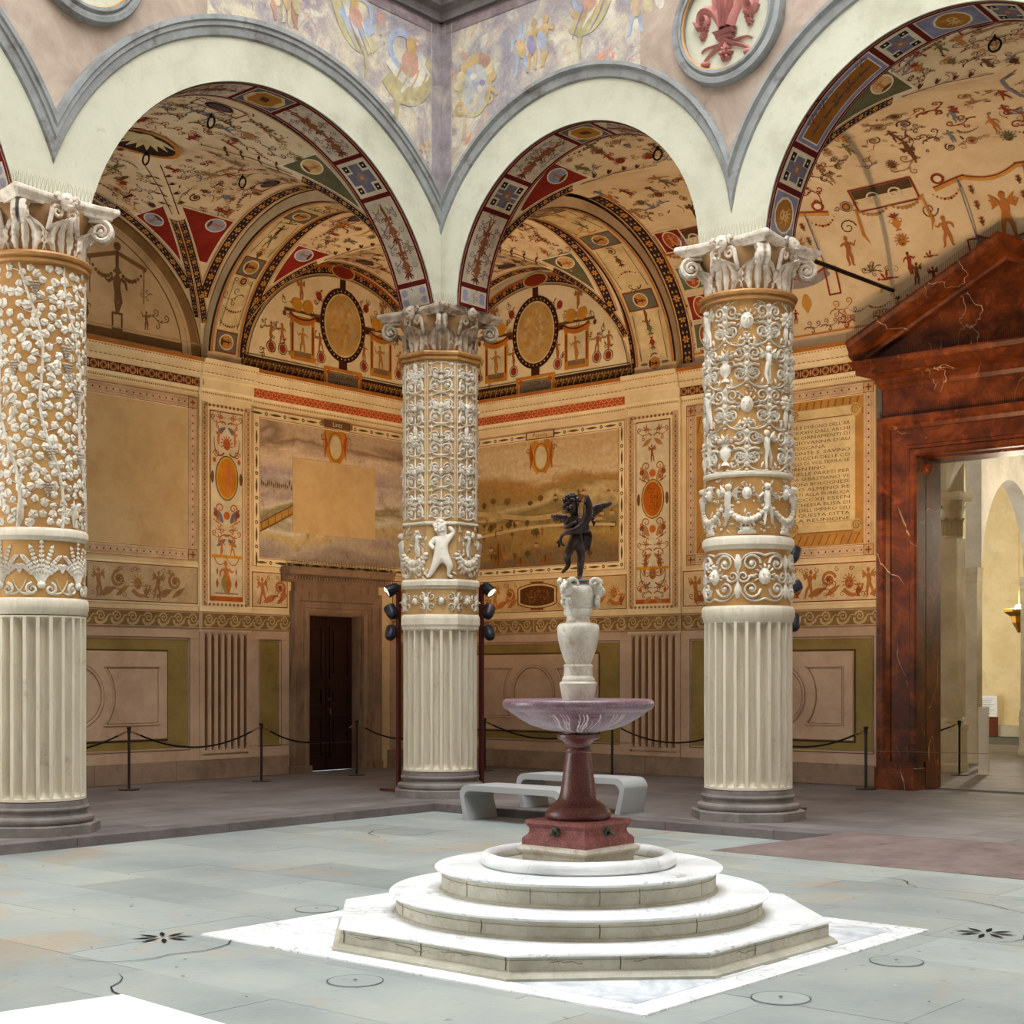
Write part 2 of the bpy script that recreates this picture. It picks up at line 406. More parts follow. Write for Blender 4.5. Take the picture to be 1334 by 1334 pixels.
def landscape(warm):
    """old landscape fresco: cloudy sky, hazy hills and fields running in level bands"""
    def f(nt, p):
        q = mapv(nt, p, (.55, .55, 1.9))
        d = N(nt, 'ShaderNodeTexNoise'); d.inputs['Scale'].default_value = 1.0; d.inputs['Detail'].default_value = 7; d.inputs['Distortion'].default_value = .7
        nt.links.new(q, d.inputs['Vector'])
        sp = N(nt, 'ShaderNodeSeparateXYZ'); nt.links.new(p, sp.inputs[0])
        z = N(nt, 'ShaderNodeMapRange', _1=3.7, _2=6.15); nt.links.new(sp.outputs[2], z.inputs[0])
        s1 = N(nt, 'ShaderNodeMath', operation='MULTIPLY_ADD', _1=.62, _2=-.31); nt.links.new(d.outputs[0], s1.inputs[0])
        s2 = N(nt, 'ShaderNodeMath', operation='ADD'); nt.links.new(s1.outputs[0], s2.inputs[0]); nt.links.new(z.outputs[0], s2.inputs[1])
        if warm:
            st = [(.05, (120, 100, 72)), (.20, (150, 120, 70)), (.3, (168, 140, 82)), (.40, (128, 112, 74)), (.47, (196, 172, 126)), (.55, (150, 126, 78)), (.66, (170, 128, 72)), (.78, (206, 184, 146)), (.95, (196, 166, 122))]
        else:
            st = [(.03, (150, 136, 128)), (.16, (176, 164, 152)), (.24, (192, 170, 122)), (.33, (206, 200, 186)), (.44, (140, 130, 96)), (.5, (206, 194, 180)), (.62, (172, 156, 154)), (.78, (212, 190, 164)), (.92, (140, 116, 96)), (1.0, (186, 164, 138))]
        c = ramp(nt, s2.outputs[0], st)
        c = mix(nt, c, (122, 84, 44) if warm else (120, 96, 72), mask(nt, p, 3.2, .58, .74, 7, .7, .6))
        return mix(nt, c, noise(nt, p, 14, [(.3, (190, 185, 175)), (.7, (255, 255, 255))], 5), .55, 'MULTIPLY')
    return f
M_ = {}
M_['slab'] = mat('grey sandstone slab', (150, 160, 160), .55, 0, .4, slab_grey, .25, 14)
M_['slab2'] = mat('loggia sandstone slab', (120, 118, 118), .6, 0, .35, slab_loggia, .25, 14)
M_['gap'] = mat('dark mortar', (96, 100, 98), .9, 0, .1)
M_['kerb'] = mat('kerb sandstone', (120, 112, 112), .7, 0, .2, stone_brown((86, 78, 77), (120, 111, 109), (72, 62, 61)), .35, 20)
M_['hole'] = mat('dark opening', (34, 34, 34), .9, 0, .05)
M_['marble'] = mat('white marble', (232, 230, 224), .35, 0, .4, marble_w)
M_['marble_grey'] = mat('grey veined marble', (190, 194, 198), .4, 0, .4, lambda nt, p: noise(nt, p, 3, [(.35, (160, 168, 178)), (.6, (214, 216, 218))], 7, .6, 1.5))
M_['riser'] = mat('weathered marble', (200, 196, 178), .5, 0, .35, marble_riser, .15, 30)
M_['stem'] = mat('veined marble', (220, 214, 204), .4, 0, .4, marble_stem)
M_['porphyry'] = mat('dark red porphyry', (84, 34, 30), .38, 0, .5, porph((66, 24, 22), (98, 44, 38), (150, 104, 92)))
M_['porph_base'] = mat('dull red porphyry', (130, 70, 68), .6, 0, .35, porph((108, 52, 50), (146, 88, 84), (186, 140, 132)), .3, 30)
M_['bowl'] = mat('purple porphyry', (138, 100, 118), .34, 0, .5, porph((88, 58, 66), (122, 98, 108), (172, 150, 160)))
M_['scale'] = mat('lime scale', (222, 206, 212), .7, 0, .2)
M_['bronze'] = mat('dark bronze', (46, 36, 34), .38, .85, .5, lambda nt, p: noise(nt, p, 14, [(.3, (38, 30, 30)), (.7, (74, 60, 54))], 5))
M_['lead'] = mat('bronze mound', (92, 98, 108), .5, .3, .4)
M_['spout'] = mat('green bronze', (90, 96, 86), .5, .6, .4)
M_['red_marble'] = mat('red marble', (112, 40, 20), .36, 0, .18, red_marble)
M_['fresco'] = mat('faded fresco', (180, 165, 155), .9, 0, .1, fresco_fn)
M_['spandrel'] = mat('rose plaster', (180, 158, 150), .9, 0, .1, spandrel_fn)
M_['plaster'] = mat('white plaster', (222, 222, 206), .85, 0, .1, plaster_white_fn, .12, 9)
M_['wall_dim'] = mat('dim plaster', (150, 140, 124), .9, 0, .1, ground_fn((136, 124, 108), (160, 150, 134), (120, 108, 94)))  # unseen walls darkened so they bounce less light into the loggia
M_['grey_stone'] = mat('grey moulding stone', (150, 150, 156), .75, 0, .2, grey_stone_fn, .2, 25)
M_['cornice_stone'] = mat('dark cornice stone', (110, 104, 104), .8, 0, .2, stone_brown((84, 78, 78), (124, 116, 114)), .2, 20)
M_['cream'] = mat('cream fresco ground', (214, 194, 152), .85, 0, .1, ground_fn((204, 182, 140), (226, 208, 168), (190, 160, 116)))
M_['vault'] = mat('vault fresco ground', (204, 180, 142), .85, 0, .1, ground_fn((194, 168, 130), (212, 190, 154), (174, 146, 108)))
M_['wallg'] = mat('wall plaster ground', (206, 182, 138), .85, 0, .1, ground_fn((198, 172, 130), (218, 196, 156), (184, 152, 110)))
M_['ochre'] = mat('ochre plaster blank', (192, 164, 118), .9, 0, .08, ground_fn((180, 150, 106), (198, 172, 128), (166, 134, 92)))
M_['lunette_grey'] = mat('brown grisaille ground', (160, 132, 96), .9, 0, .1, ground_fn((176, 148, 110), (200, 174, 136), (158, 130, 94)))
M_['pink'] = mat('pink beige dado', (180, 150, 126), .8, 0, .15, ground_fn((168, 138, 114), (190, 162, 136), (154, 126, 102)))
M_['olive'] = mat('olive dado field', (146, 124, 72), .85, 0, .1, ground_fn((122, 100, 54), (144, 122, 70), (108, 86, 46)))
M_['base_stone'] = mat('brown base stone', (142, 118, 98), .75, 0, .2, stone_brown((118, 96, 80), (158, 134, 112), (100, 78, 62)), .2, 20)
M_['door_stone'] = mat('brown door stone', (122, 98, 80), .75, 0, .2, lambda nt, p: mix(nt, noise(nt, p, 1.3, [(.3, (108, 86, 70)), (.7, (146, 120, 98))], 7), (84, 62, 50), mask(nt, mapv(nt, p, (6, 6, .7)), 2.0, .55, .75)), .2, 20)
M_['wood'] = mat('dark red wood', (58, 22, 18), .45, 0, .35, lambda nt, p: noise(nt, mapv(nt, p, (9, 9, .8)), 3, [(.3, (28, 9, 8)), (.7, (48, 18, 14))], 5))
M_['land_l'] = mat('river landscape fresco', (180, 160, 140), .9, 0, .1, landscape(False))
M_['land_r'] = mat('field landscape fresco', (170, 140, 90), .9, 0, .1, landscape(True))
M_['paint'] = mat('pigment', (200, 180, 150), .88, 0, .1, paint_fn((168, 160, 148), (255, 255, 255), .8))
M_['fpaint'] = mat('faded pigment', (200, 180, 150), .9, 0, .08, lambda nt, p: mix(nt, paint_fn((150, 146, 150), (255, 255, 255), .9)(nt, p), fresco_fn(nt, p), mask(nt, p, 2.6, .52, .80, 6, .65, .8)))
M_['stucco'] = mat('stucco relief', (236, 228, 212), .6, 0, .3, paint_fn((186, 170, 150), (255, 255, 255), .9))
M_['shaft'] = mat('column stone', (216, 204, 180), .7, 0, .25, lambda nt, p: mix(nt, noise(nt, mapv(nt, p, (5, 5, .8)), 2.4, [(.25, (188, 176, 155)), (.5, (203, 193, 173)), (.78, (213, 204, 186))], 7, .65), (150, 132, 112), mask(nt, p, 3.4, .60, .80, 7, .7)), .12, 30)
M_['gold'] = mat('ochre gilded ground', (190, 146, 84), .6, .1, .3, ground_fn((146, 100, 52), (180, 136, 78), (120, 80, 42)))
M_['gold_pale'] = mat('pale ochre ground', (206, 180, 134), .65, 0, .3, ground_fn((160, 122, 74), (184, 148, 98), (132, 96, 56)))
M_['capstone'] = mat('capital stucco', (206, 192, 172), .65, 0, .3, lambda nt, p: mix(nt, noise(nt, p, 7, [(.3, (176, 156, 136)), (.6, (224, 212, 196))], 6), (150, 112, 70), mask(nt, p, 11, .58, .72)))
M_['capstone_brown_shaded'] = mat('brown shaded capital stone', (160, 140, 120), .7, 0, .25, lambda nt, p: mix(nt, noise(nt, p, 7, [(.3, (128, 108, 90)), (.6, (184, 168, 148))], 6), (96, 70, 52), mask(nt, p, 9, .55, .70)))  # brownish stone, darkened further for the shadow on the corner capital
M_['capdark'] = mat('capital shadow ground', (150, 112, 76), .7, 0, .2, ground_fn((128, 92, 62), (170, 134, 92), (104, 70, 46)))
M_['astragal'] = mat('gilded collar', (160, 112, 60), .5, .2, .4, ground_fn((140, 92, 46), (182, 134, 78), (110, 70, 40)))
M_['basegrey'] = mat('grey base stone', (140, 130, 130), .65, 0, .25, stone_brown((100, 93, 89), (136, 128, 123), (80, 71, 66), 3), .2, 25)
M_['lily'] = mat('rose terracotta', (196, 132, 126), .8, 0, .2, paint_fn((170, 150, 150), (255, 255, 255), .8))
M_['terracotta'] = mat('red terracotta', (150, 86, 78), .8, 0, .2, stone_brown((128, 66, 60), (168, 106, 98), None, 6))
M_['bench'] = mat('pale grey solid surface', (168, 170, 171), .45, 0, .35)
M_['black'] = mat('black lacquer', (20, 18, 18), .35, .2, .5)
M_['brown_metal'] = mat('brown metal post', (52, 36, 30), .35, .6, .5)
M_['brass'] = mat('brass hook', (150, 110, 70), .35, .9, .5)
M_['rope'] = mat('black rope', (16, 17, 20), .8, 0, .2)
M_['maroon'] = mat('maroon painted steel', (78, 30, 28), .5, .1, .4)
M_['lamp_body'] = mat('blue black lamp housing', (46, 50, 62), .4, .3, .5)
M_['iron'] = mat('wrought iron', (22, 18, 16), .55, .6, .4)
M_['wire'] = mat('thin steel wire', (120, 112, 104), .4, .8, .5)
M_['carpet'] = mat('brown red matting', (128, 104, 102), .95, 0, .05, stone_brown((104, 90, 86), (132, 116, 111), (92, 77, 73), 2.2), .4, 90)
M_['panel_white'] = mat('white sheet', (238, 240, 242), .5, 0, .3)
M_['panel_brown'] = mat('brown board', (104, 48, 26), .6, 0, .2)
M_['hall_wall'] = mat('pale yellow plaster', (222, 202, 152), .9, 0, .1, ground_fn((214, 192, 142), (230, 212, 166), (190, 174, 146)))
M_['hall_vault'] = mat('grey white plaster', (206, 202, 190), .9, 0, .1, ground_fn((190, 186, 174), (216, 212, 202), (176, 170, 156)))
M_['hall_stone'] = mat('grey pier stone', (178, 168, 146), .8, 0, .2, stone_brown((172, 160, 136), (206, 198, 178), None, 2))
M_['gilt'] = mat('gilt metal', (178, 126, 46), .35, .8, .5)
# ------------------------------------------------------------------ setting: floors
XL, YR = -5.2, 5.6            # inner faces of the two loggia walls
KL, KR = 0.83, -1.0           # courtyard edges of the raised loggia floor
ZC = -0.11                    # courtyard floor level
FC = (8.132, -7.164)            # fountain centre
R0 = random.Random(7)
floor = struct('floor', MB().box(KL - .1, 20, -20.5, KR + .1, -.5, ZC - .012), M_['gap'])
unit = bpy.data.meshes.new('paving_slab')
_m = MB().bbox(-.5, .5, -.5, .5, -1, 0, .006); unit.from_pydata(_m.v, [], _m.f); unit.materials.append(M_['slab'])
def in_plan(x, y, m=2.2):
    dx, dy = x - 14.7, y + 15.57
    d = -dx * .6504 + dy * .7596; r = dx * .7596 + dy * .6504
    return d > 5 and abs(r) < d * .347 + m
y = KR
while y > -13.5:
    h = R0.choice((.62, .78, .9)); x = KL - R0.uniform(0, 1.2)
    while x < 14.5:
        l = R0.uniform(1.1, 2.1); a, b = max(x, KL), x + l
        cx, cy = (a + b) / 2, y - h / 2
        inside = a > 6.1 and b < 10.1 and y < -5.4 and y - h > -9.0
        if in_plan(cx, cy) and not inside and b - a > .1:
            inst('paving_slab', unit, floor, (cx, cy, ZC + R0.uniform(-.0012, .0008)), 0, (b - a - .004, h - .004, .05))
        x += l
    y -= h
lfloor = struct('floor', MB().box(XL - .4, KL - .34, -14, YR + .4, -.5, -.012).box(KL - .34, 20, KR + .34, YR + .4, -.5, -.012), M_['gap'])
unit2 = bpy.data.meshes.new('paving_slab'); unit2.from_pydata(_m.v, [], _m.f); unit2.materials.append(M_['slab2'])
x = XL
while x < KL - .34:                                   # left loggia: rows running along the wall
    w = min(R0.choice((.5, .58, .66)), KL - .34 - x); y = -8.6 - R0.uniform(0, .8)
    if KL - .34 - x - w < .2: w = KL - .34 - x
    while y < YR:
        l = R0.uniform(.9, 1.5); b = min(y + l, YR)
        inst('paving_slab', unit2, lfloor, (x + w / 2, (y + b) / 2, R0.uniform(-.001, .0005)), 0, (w - .006, b - y - .006, .05)); y += l
    x += w
y = KR + .34
while y < YR:                                         # right loggia
    w = min(R0.choice((.5, .6, .7)), YR - y); x = KL - .34
    if YR - y - w < .2: w = YR - y
    while x < 10.5:
        l = R0.uniform(1.0, 1.7)
        inst('paving_slab', unit2, lfloor, (x + l / 2, y + w / 2, R0.uniform(-.001, .0005)), 0, (l - .006, w - .006, .05)); x += l
    y += w
y = KR                                                # kerb stones of the step
k = 0
while y > -9.5:
    l = R0.uniform(1.4, 2.3)
    obj('kerb_stone', MB().bbox(KL - .338, KL, y - l + .006, y, -.3, 0, .008), M_['kerb'], lfloor); y -= l
obj('kerb_stone', MB().bbox(KL - .338, KL + .5, KR, KR + .335, -.3, 0, .008), M_['kerb'], lfloor)
x = KL + .506
while x < 10:
    l = R0.uniform(1.4, 2.3)
    obj('kerb_stone', MB().bbox(x, x + l - .006, KR, KR + .335, -.3, 0, .008), M_['kerb'], lfloor); x += l
# marble square round the fountain
PX, PY = (6.16, 10.03), (-9.01, -5.46)
plz = obj('marble_pavement', MB().box(PX[0], PX[1], PY[0], PY[1], ZC - .05, ZC + .003), M_['marble'], floor)
bw = .19
for x0, x1, y0, y1 in ((PX[0], PX[1] - bw, PY[0], PY[0] + bw), (PX[1] - bw, PX[1], PY[0], PY[1] - bw), (PX[0] + bw, PX[1], PY[1] - bw, PY[1]), (PX[0], PX[0] + bw, PY[0] + bw, PY[1])):
    n = 3
    for i in range(n):
        a, b = i / n, (i + 1) / n
        if x1 - x0 > y1 - y0: q = (x0 + (x1 - x0) * a + .002, x0 + (x1 - x0) * b - .002, y0 + .002, y1 - .002)
        else: q = (x0 + .002, x1 - .002, y0 + (y1 - y0) * a + .002, y0 + (y1 - y0) * b - .002)
        obj('border_slab', MB().bbox(*q, ZC, ZC + .012, .002), M_['marble'], plz)
for sx, sy in ((1, -1), (-1, -1), (1, 1), (-1, 1)):
    cx = PX[1] - bw if sx > 0 else PX[0] + bw; cy = PY[0] + bw if sy < 0 else PY[1] - bw
    def tri(pts, nm, mm):
        P = [(cx - sx * a, cy - sy * b) for a, b in pts]
        if sx * sy > 0: P = P[::-1]
        obj(nm, MB().loops([[(*p, ZC) for p in P], [(*p, ZC + .010) for p in P]]), mm, plz)
    tri([(.01, .01), (.92, .01), (.72, .40), (.40, .72), (.01, .92)], 'corner_slab', M_['marble_grey'] if (sx, sy) != (-1, -1) else M_['marble'])
    tri([(.945, .01), (1.45, .01), (1.2, .40), (.74, .40)], 'corner_slab', M_['marble']); tri([(.01, 1.45), (.01, .945), (.40, .74), (.40, 1.2)], 'corner_slab', M_['marble'])
# rays of the two drains, round plugs, cracks in the paving
def fl(u, v, h): return np.c_[u, v, ZC + .0012 + h]
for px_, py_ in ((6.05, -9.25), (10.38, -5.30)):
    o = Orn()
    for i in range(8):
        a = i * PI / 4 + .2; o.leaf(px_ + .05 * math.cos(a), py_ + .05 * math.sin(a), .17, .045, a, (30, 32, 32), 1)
    o.build('drain_slots', fl, M_['paint'], floor)  # flat dark petals stand in for the shade inside the slots
for px_, py_ in ((8.16, -9.39), (10.37, -6.69), (10.36, -8.13), (5.93, -7.70)):
    g = obj('stone_plug', MB().lathe([(.165, -.04), (.165, .004), (.16, .006)], 28, (px_, py_, ZC)), M_['slab'], floor)
    o = Orn(); o.ring(px_, py_, .17, .17, .007, (92, 97, 97), 2, 28); o.blob(px_, py_, .014, .014, (40, 40, 40), 6); o.build('plug_joint', fl, M_['paint'], g)
o = Orn(); RC = random.Random(5)
for x0, y0, a, n in ((6.2, -10.1, -.1, 16), (6.9, -10.2, .1, 9), (1.9, -2.6, -.6, 12), (2.6, -3.5, .3, 9), (9.4, -3.9, .1, 8), (9.9, -3.6, -.2, 9), (8.2, -3.2, 0, 8), (10.6, -5.6, .7, 7), (3.6, -1.6, .1, 6)):
    P = [(x0, y0)]
    for i in range(n):
        a += RC.uniform(-.55, .55); P.append((P[-1][0] + .13 * math.cos(a), P[-1][1] + .13 * math.sin(a)))
    o.strip(P, [.004 + .008 * math.sin(PI * i / n) for i in range(n + 1)], (58, 60, 60), 1)
for i in range(150):
    x, y = RC.uniform(1, 11.5), RC.uniform(-11, -1.2)
    if 6.1 < x < 10.1 and -9.1 < y < -5.4: continue
    o.blob(x, y, RC.uniform(.006, .022), RC.uniform(.006, .014), RC.choice(((60, 66, 66), (72, 78, 78), (196, 200, 200))), 1, 0, 0, 6)
o.build('paving_cracks', fl, M_['paint'], floor)
# ------------------------------------------------------------------ setting: walls of the loggia
def ML(s, z, h): return np.c_[XL + h, s, z]
def MR(s, z, h): return np.c_[s, YR - h, z]
def ml(s, z, h): return (XL + h, s, z)
def mr(s, z, h): return (s, YR - h, z)
ZS = 6.98                      # vault springing
wall_left = struct('wall_left', MB().box(XL - .4, XL, -14, 2.04, 0, 9.7).box(XL - .4, XL, 3.37, YR + .4, 0, 9.7).box(XL - .4, XL, 2.04, 3.37, 2.82, 9.7), M_['wallg'])
OPX0, OPX1, OPZ = 4.79, 7.71, 5.10
wall_right = struct('wall_right', MB().box(XL - .4, OPX0, YR, YR + .4, 0, 9.7).box(OPX1, 20, YR, YR + .4, 0, 9.7).box(OPX0, OPX1, YR, YR + .4, OPZ, 9.7), M_['wallg'])
def wbox(mb, m, s0, s1, z0, z1, h0, h1, b=0.0):
    """box standing on a wall, front edges chamfered by b"""
    P = lambda s, z, h: m(s, z, h)
    lo = [(s0, z0), (s1, z0), (s1, z1), (s0, z1)]; hi = [(s0 + b, z0 + b), (s1 - b, z0 + b), (s1 - b, z1 - b), (s0 + b, z1 - b)]
    rings = [[P(s, z, h0) for s, z in lo], [P(s, z, h1 - b) for s, z in lo]] + ([[P(s, z, h1) for s, z in hi]] if b else [])
    if m is mr: rings = [r[::-1] for r in rings]
    rings = [r[::-1] for r in rings]
    return mb.loops(rings)
def fluted_panel(m, s0, s1, z0, z1, h, n=7):
    """flat pilaster face with n round-ended grooves"""
    S_, Z_ = [], []
    for i in range(n):
        a = s0 + (s1 - s0) * i / n; w = (s1 - s0) / n
        S_ += [a + w * t for t in (0, .16, .17, .28, .40, .52, .64, .76, .83, .84)]
    S_.append(s1); d = (s1 - s0) / n * .34
    Z_ = [z0 - .03] + [z0 + d * t for t in (0, .15, .35, .6, 1)] + [z1 - d * t for t in (1, .6, .35, .15, 0)] + [z1 + .03]
    V = []
    for z in Z_:
        t = max(0, min(1, (z - z0) / d, (z1 - z) / d)); e = math.sqrt(max(0, 1 - (1 - t) ** 2))
        for s in S_:
            q = ((s - s0) / (s1 - s0) * n) % 1.0; q = (q - .5) / .34
            V.append(m(s, z, h - (.06 * e * math.sqrt(max(0, 1 - q * q)) if abs(q) < 1 else 0)))
    k = len(S_); F = [(j * k + i, j * k + i + 1, (j + 1) * k + i + 1, (j + 1) * k + i) for j in range(len(Z_) - 1) for i in range(k - 1)]
    if m is ml: F = [f for f in F]
    return MB().add(V, F)
def moulding_path(m, pts, h, r, closed=True):
    return MB().tube([m(s, z, h) for s, z in pts], r, 6, closed)
def rectp(a, b, c, d): return [(a, c), (b, c), (b, d), (a, d)]
def dado_bay(wall, m, s0, s1, i0, i1, cc):
    dado_lines(wall, m, ML if m is ml else MR, s0, s1, i0, i1, cc)
    """one bay of dado between pilasters: s0..s1 pink frame, i0..i1 raised panel, cc circle centre"""
    mb = MB(); wbox(mb, m, s0, s1, .33, .52, 0, .03, .006); wbox(mb, m, s0, s1, 2.34, 2.5, 0, .03, .006)
    wbox(mb, m, s0, s0 + .2, .52, 2.34, 0, .03, .006); wbox(mb, m, s1 - .2, s1, .52, 2.34, 0, .03, .006)
    d = obj('dado_frame', mb, M_['pink'], wall)
    obj('dado_field', wbox(MB(), m, s0 + .2, s1 - .2, .52, 2.34, 0, .008), M_['olive'], d)
    obj('field_moulding', moulding_path(m, rectp(s0 + .21, s1 - .21, .53, 2.33), .016, .014), M_['pink'], d)
    if i0 is None: return
    p = obj('raised_panel', wbox(MB(), m, i0, i1, .70, 2.12, 0, .05, .016), M_['pink'], wall)
    obj('circle_moulding', MB().tube([m(cc + .49 * math.cos(a), 1.41 + .49 * math.sin(a), .054) for a in [2 * PI * i / 40 for i in range(40)]], .022, 6, True), M_['pink'], p)
    obj('circle_moulding', MB().tube([m(cc + .53 * math.cos(a), 1.41 + .53 * math.sin(a), .052) for a in [2 * PI * i / 40 for i in range(40)]], .008, 6, True), M_['pink'], p)
    for q in (-1, 1):
        e = (i1 if q > 0 else i0) - q * .17
        arc = [(cc + q * .69 * math.cos(a), 1.41 + .69 * math.sin(a)) for a in [-.74 + 1.48 * i / 12 for i in range(13)]]
        obj('side_moulding', moulding_path(m, [(e, 1.41 - .465), ] + arc + [(e, 1.41 + .465)], .054, .018), M_['pink'], p)
def dado_lines(wall, m, MM, s0, s1, i0, i1, cc):
    o = Orn(); D, D2 = (112, 80, 60), (138, 104, 80)
    o.frame(s0 + .185, s1 - .185, .505, 2.355, .012, D, 1)
    if i0 is not None:
        q = Orn(); q.frame(i0 - .03, i1 + .03, .67, 2.15, .03, (96, 76, 42), 1); q.build('panel_outline', lambda u, v, h: MM(u, v, h + .009), M_['paint'], wall)
        P = Orn(); 
        for r, w in ((.462, .010), (.512, .008), (.665, .010)): P.ring(cc, 1.41, r, r, w, D, 1, 48) if r < .6 else None
        for k in (-1, 1):
            e = (i1 if k > 0 else i0) - k * .195
            P.strip([(cc + k * math.sqrt(.715 ** 2 - .44 ** 2), 1.41 + .44), (e, 1.41 + .44), (e, 1.41 - .44), (cc + k * math.sqrt(.715 ** 2 - .44 ** 2), 1.41 - .44)], .010, D, 1)
            P.strip([(cc + k * .72 * math.cos(t), 1.41 + .72 * math.sin(t)) for t in [-.65 + 1.3 * i / 14 for i in range(15)]], .010, D, 1)
        P.build('panel_lines', lambda u, v, h: MM(u, v, h + .0505), M_['paint'], wall)
    o.build('dado_lines', lambda u, v, h: MM(u, v, h + .031), M_['paint'], wall)
def plinths(wall, m, s0, s1):
    s = s0; rr = random.Random(int(s0 * 10) + 50)
    while s < s1 - .01:
        e = min(s1, s + rr.uniform(1.2, 1.9))
        if s1 - e < .3: e = s1
        obj('plinth_stone', wbox(MB(), m, s + .003, e - .003, 0, .33, 0, .05, .008), M_['base_stone'], wall); s = e
PL, PR = (-.34, .74), (-.70, .41)                        # the two pilasters
plinths(wall_left, ml, -8.2, 1.6); plinths(wall_left, ml, 4.05, YR - .05)
plinths(wall_right, mr, XL + .05, 4.22)
dado_bay(wall_left, ml, -5.95, PL[0], -4.42, -.98, -2.70)
dado_bay(wall_left, ml, PL[1], 1.62, None, None, None); dado_bay(wall_left, ml, 4.12, YR, None, None, None)
dado_bay(wall_right, mr, XL, PR[0], -4.36, -1.37, -2.86); dado_bay(wall_right, mr, PR[1], 4.2, .95, 3.67, 2.31)
for wall, m, (a, b) in ((wall_left, ml, PL), (wall_right, mr, PR)):
    p = obj('pilaster', wbox(MB(), m, a, b, 2.46, 6.45, 0, .06, .01), M_['cream'], wall); obj('pilaster_foot', wbox(MB(), m, a, b, .33, .40, 0, .06), M_['pink'], p)
    obj('fluted_shaft', wbox(wbox(fluted_panel(m, a + .06, b - .06, .46, 2.44, .058), m, a, a + .06, .40, 2.46, 0, .058), m, b - .06, b, .40, 2.46, 0, .058), M_['pink'], p)
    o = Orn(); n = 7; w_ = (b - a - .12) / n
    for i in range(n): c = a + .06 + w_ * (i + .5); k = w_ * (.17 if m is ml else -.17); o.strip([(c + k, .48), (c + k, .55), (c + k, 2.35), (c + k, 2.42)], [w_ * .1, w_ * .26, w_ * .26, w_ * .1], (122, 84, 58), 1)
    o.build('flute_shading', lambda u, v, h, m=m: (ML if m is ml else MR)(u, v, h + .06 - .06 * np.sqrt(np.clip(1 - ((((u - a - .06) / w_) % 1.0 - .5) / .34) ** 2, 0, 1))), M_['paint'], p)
# cornice
CP = [(0, 6.40), (.03, 6.40), (.035, 6.47), (.06, 6.50), (.06, 6.66), (.10, 6.68), (.10, 6.73), (.125, 6.74), (.135, 6.87), (.18, 6.90), (.20, 6.97), (0, 6.97)]
cor_l = obj('cornice', MB().extr(CP[::-1], -14, YR, ml), M_['cream'], wall_left)
cor_r = obj('cornice', MB().extr(CP, XL, 3.96, mr), M_['cream'], wall_right)
for wall, m, (a, b) in ((cor_l, ml, PL), (cor_r, mr, PR)):
    C2 = [(h + .05, z) if h else (0, z) for h, z in CP]
    obj('cornice_break', MB().extr(C2 if m is mr else C2[::-1], a - .02, b + .02, m), M_['cream'], wall)
# ------------------------------------------------------------------ setting: arcade walls
T = .33
ARC_L = [dict(c=-3.27 - 6.53 * i, zc=6.23, r=2.89, zi=6.15, ri=3.47, zo=6.21, ro=3.66) for i in range(3)]
ARC_R = [dict(c=2.655, zc=6.95, r=2.02, zi=6.98, ri=2.50, zo=7.05, ro=2.64), dict(c=7.78, zc=6.81, r=2.18, zi=6.86, ri=2.67, zo=6.93, ro=2.81), dict(c=12.95, zc=6.81, r=2.18, zi=6.86, ri=2.67, zo=6.93, ro=2.81)]
ZP = 6.93                       # top of the capitals
def al(s, z, h): return (T + h, s, z)
def ar(s, z, h): return (s, -T - h, z)
def AL(s, z, h): return np.c_[T + h, s, z]
def AR(s, z, h): return np.c_[s, -T - h, z]
TOP = 20.0
def half(a): return math.sqrt(a['r'] ** 2 - (ZP - a['zc']) ** 2)
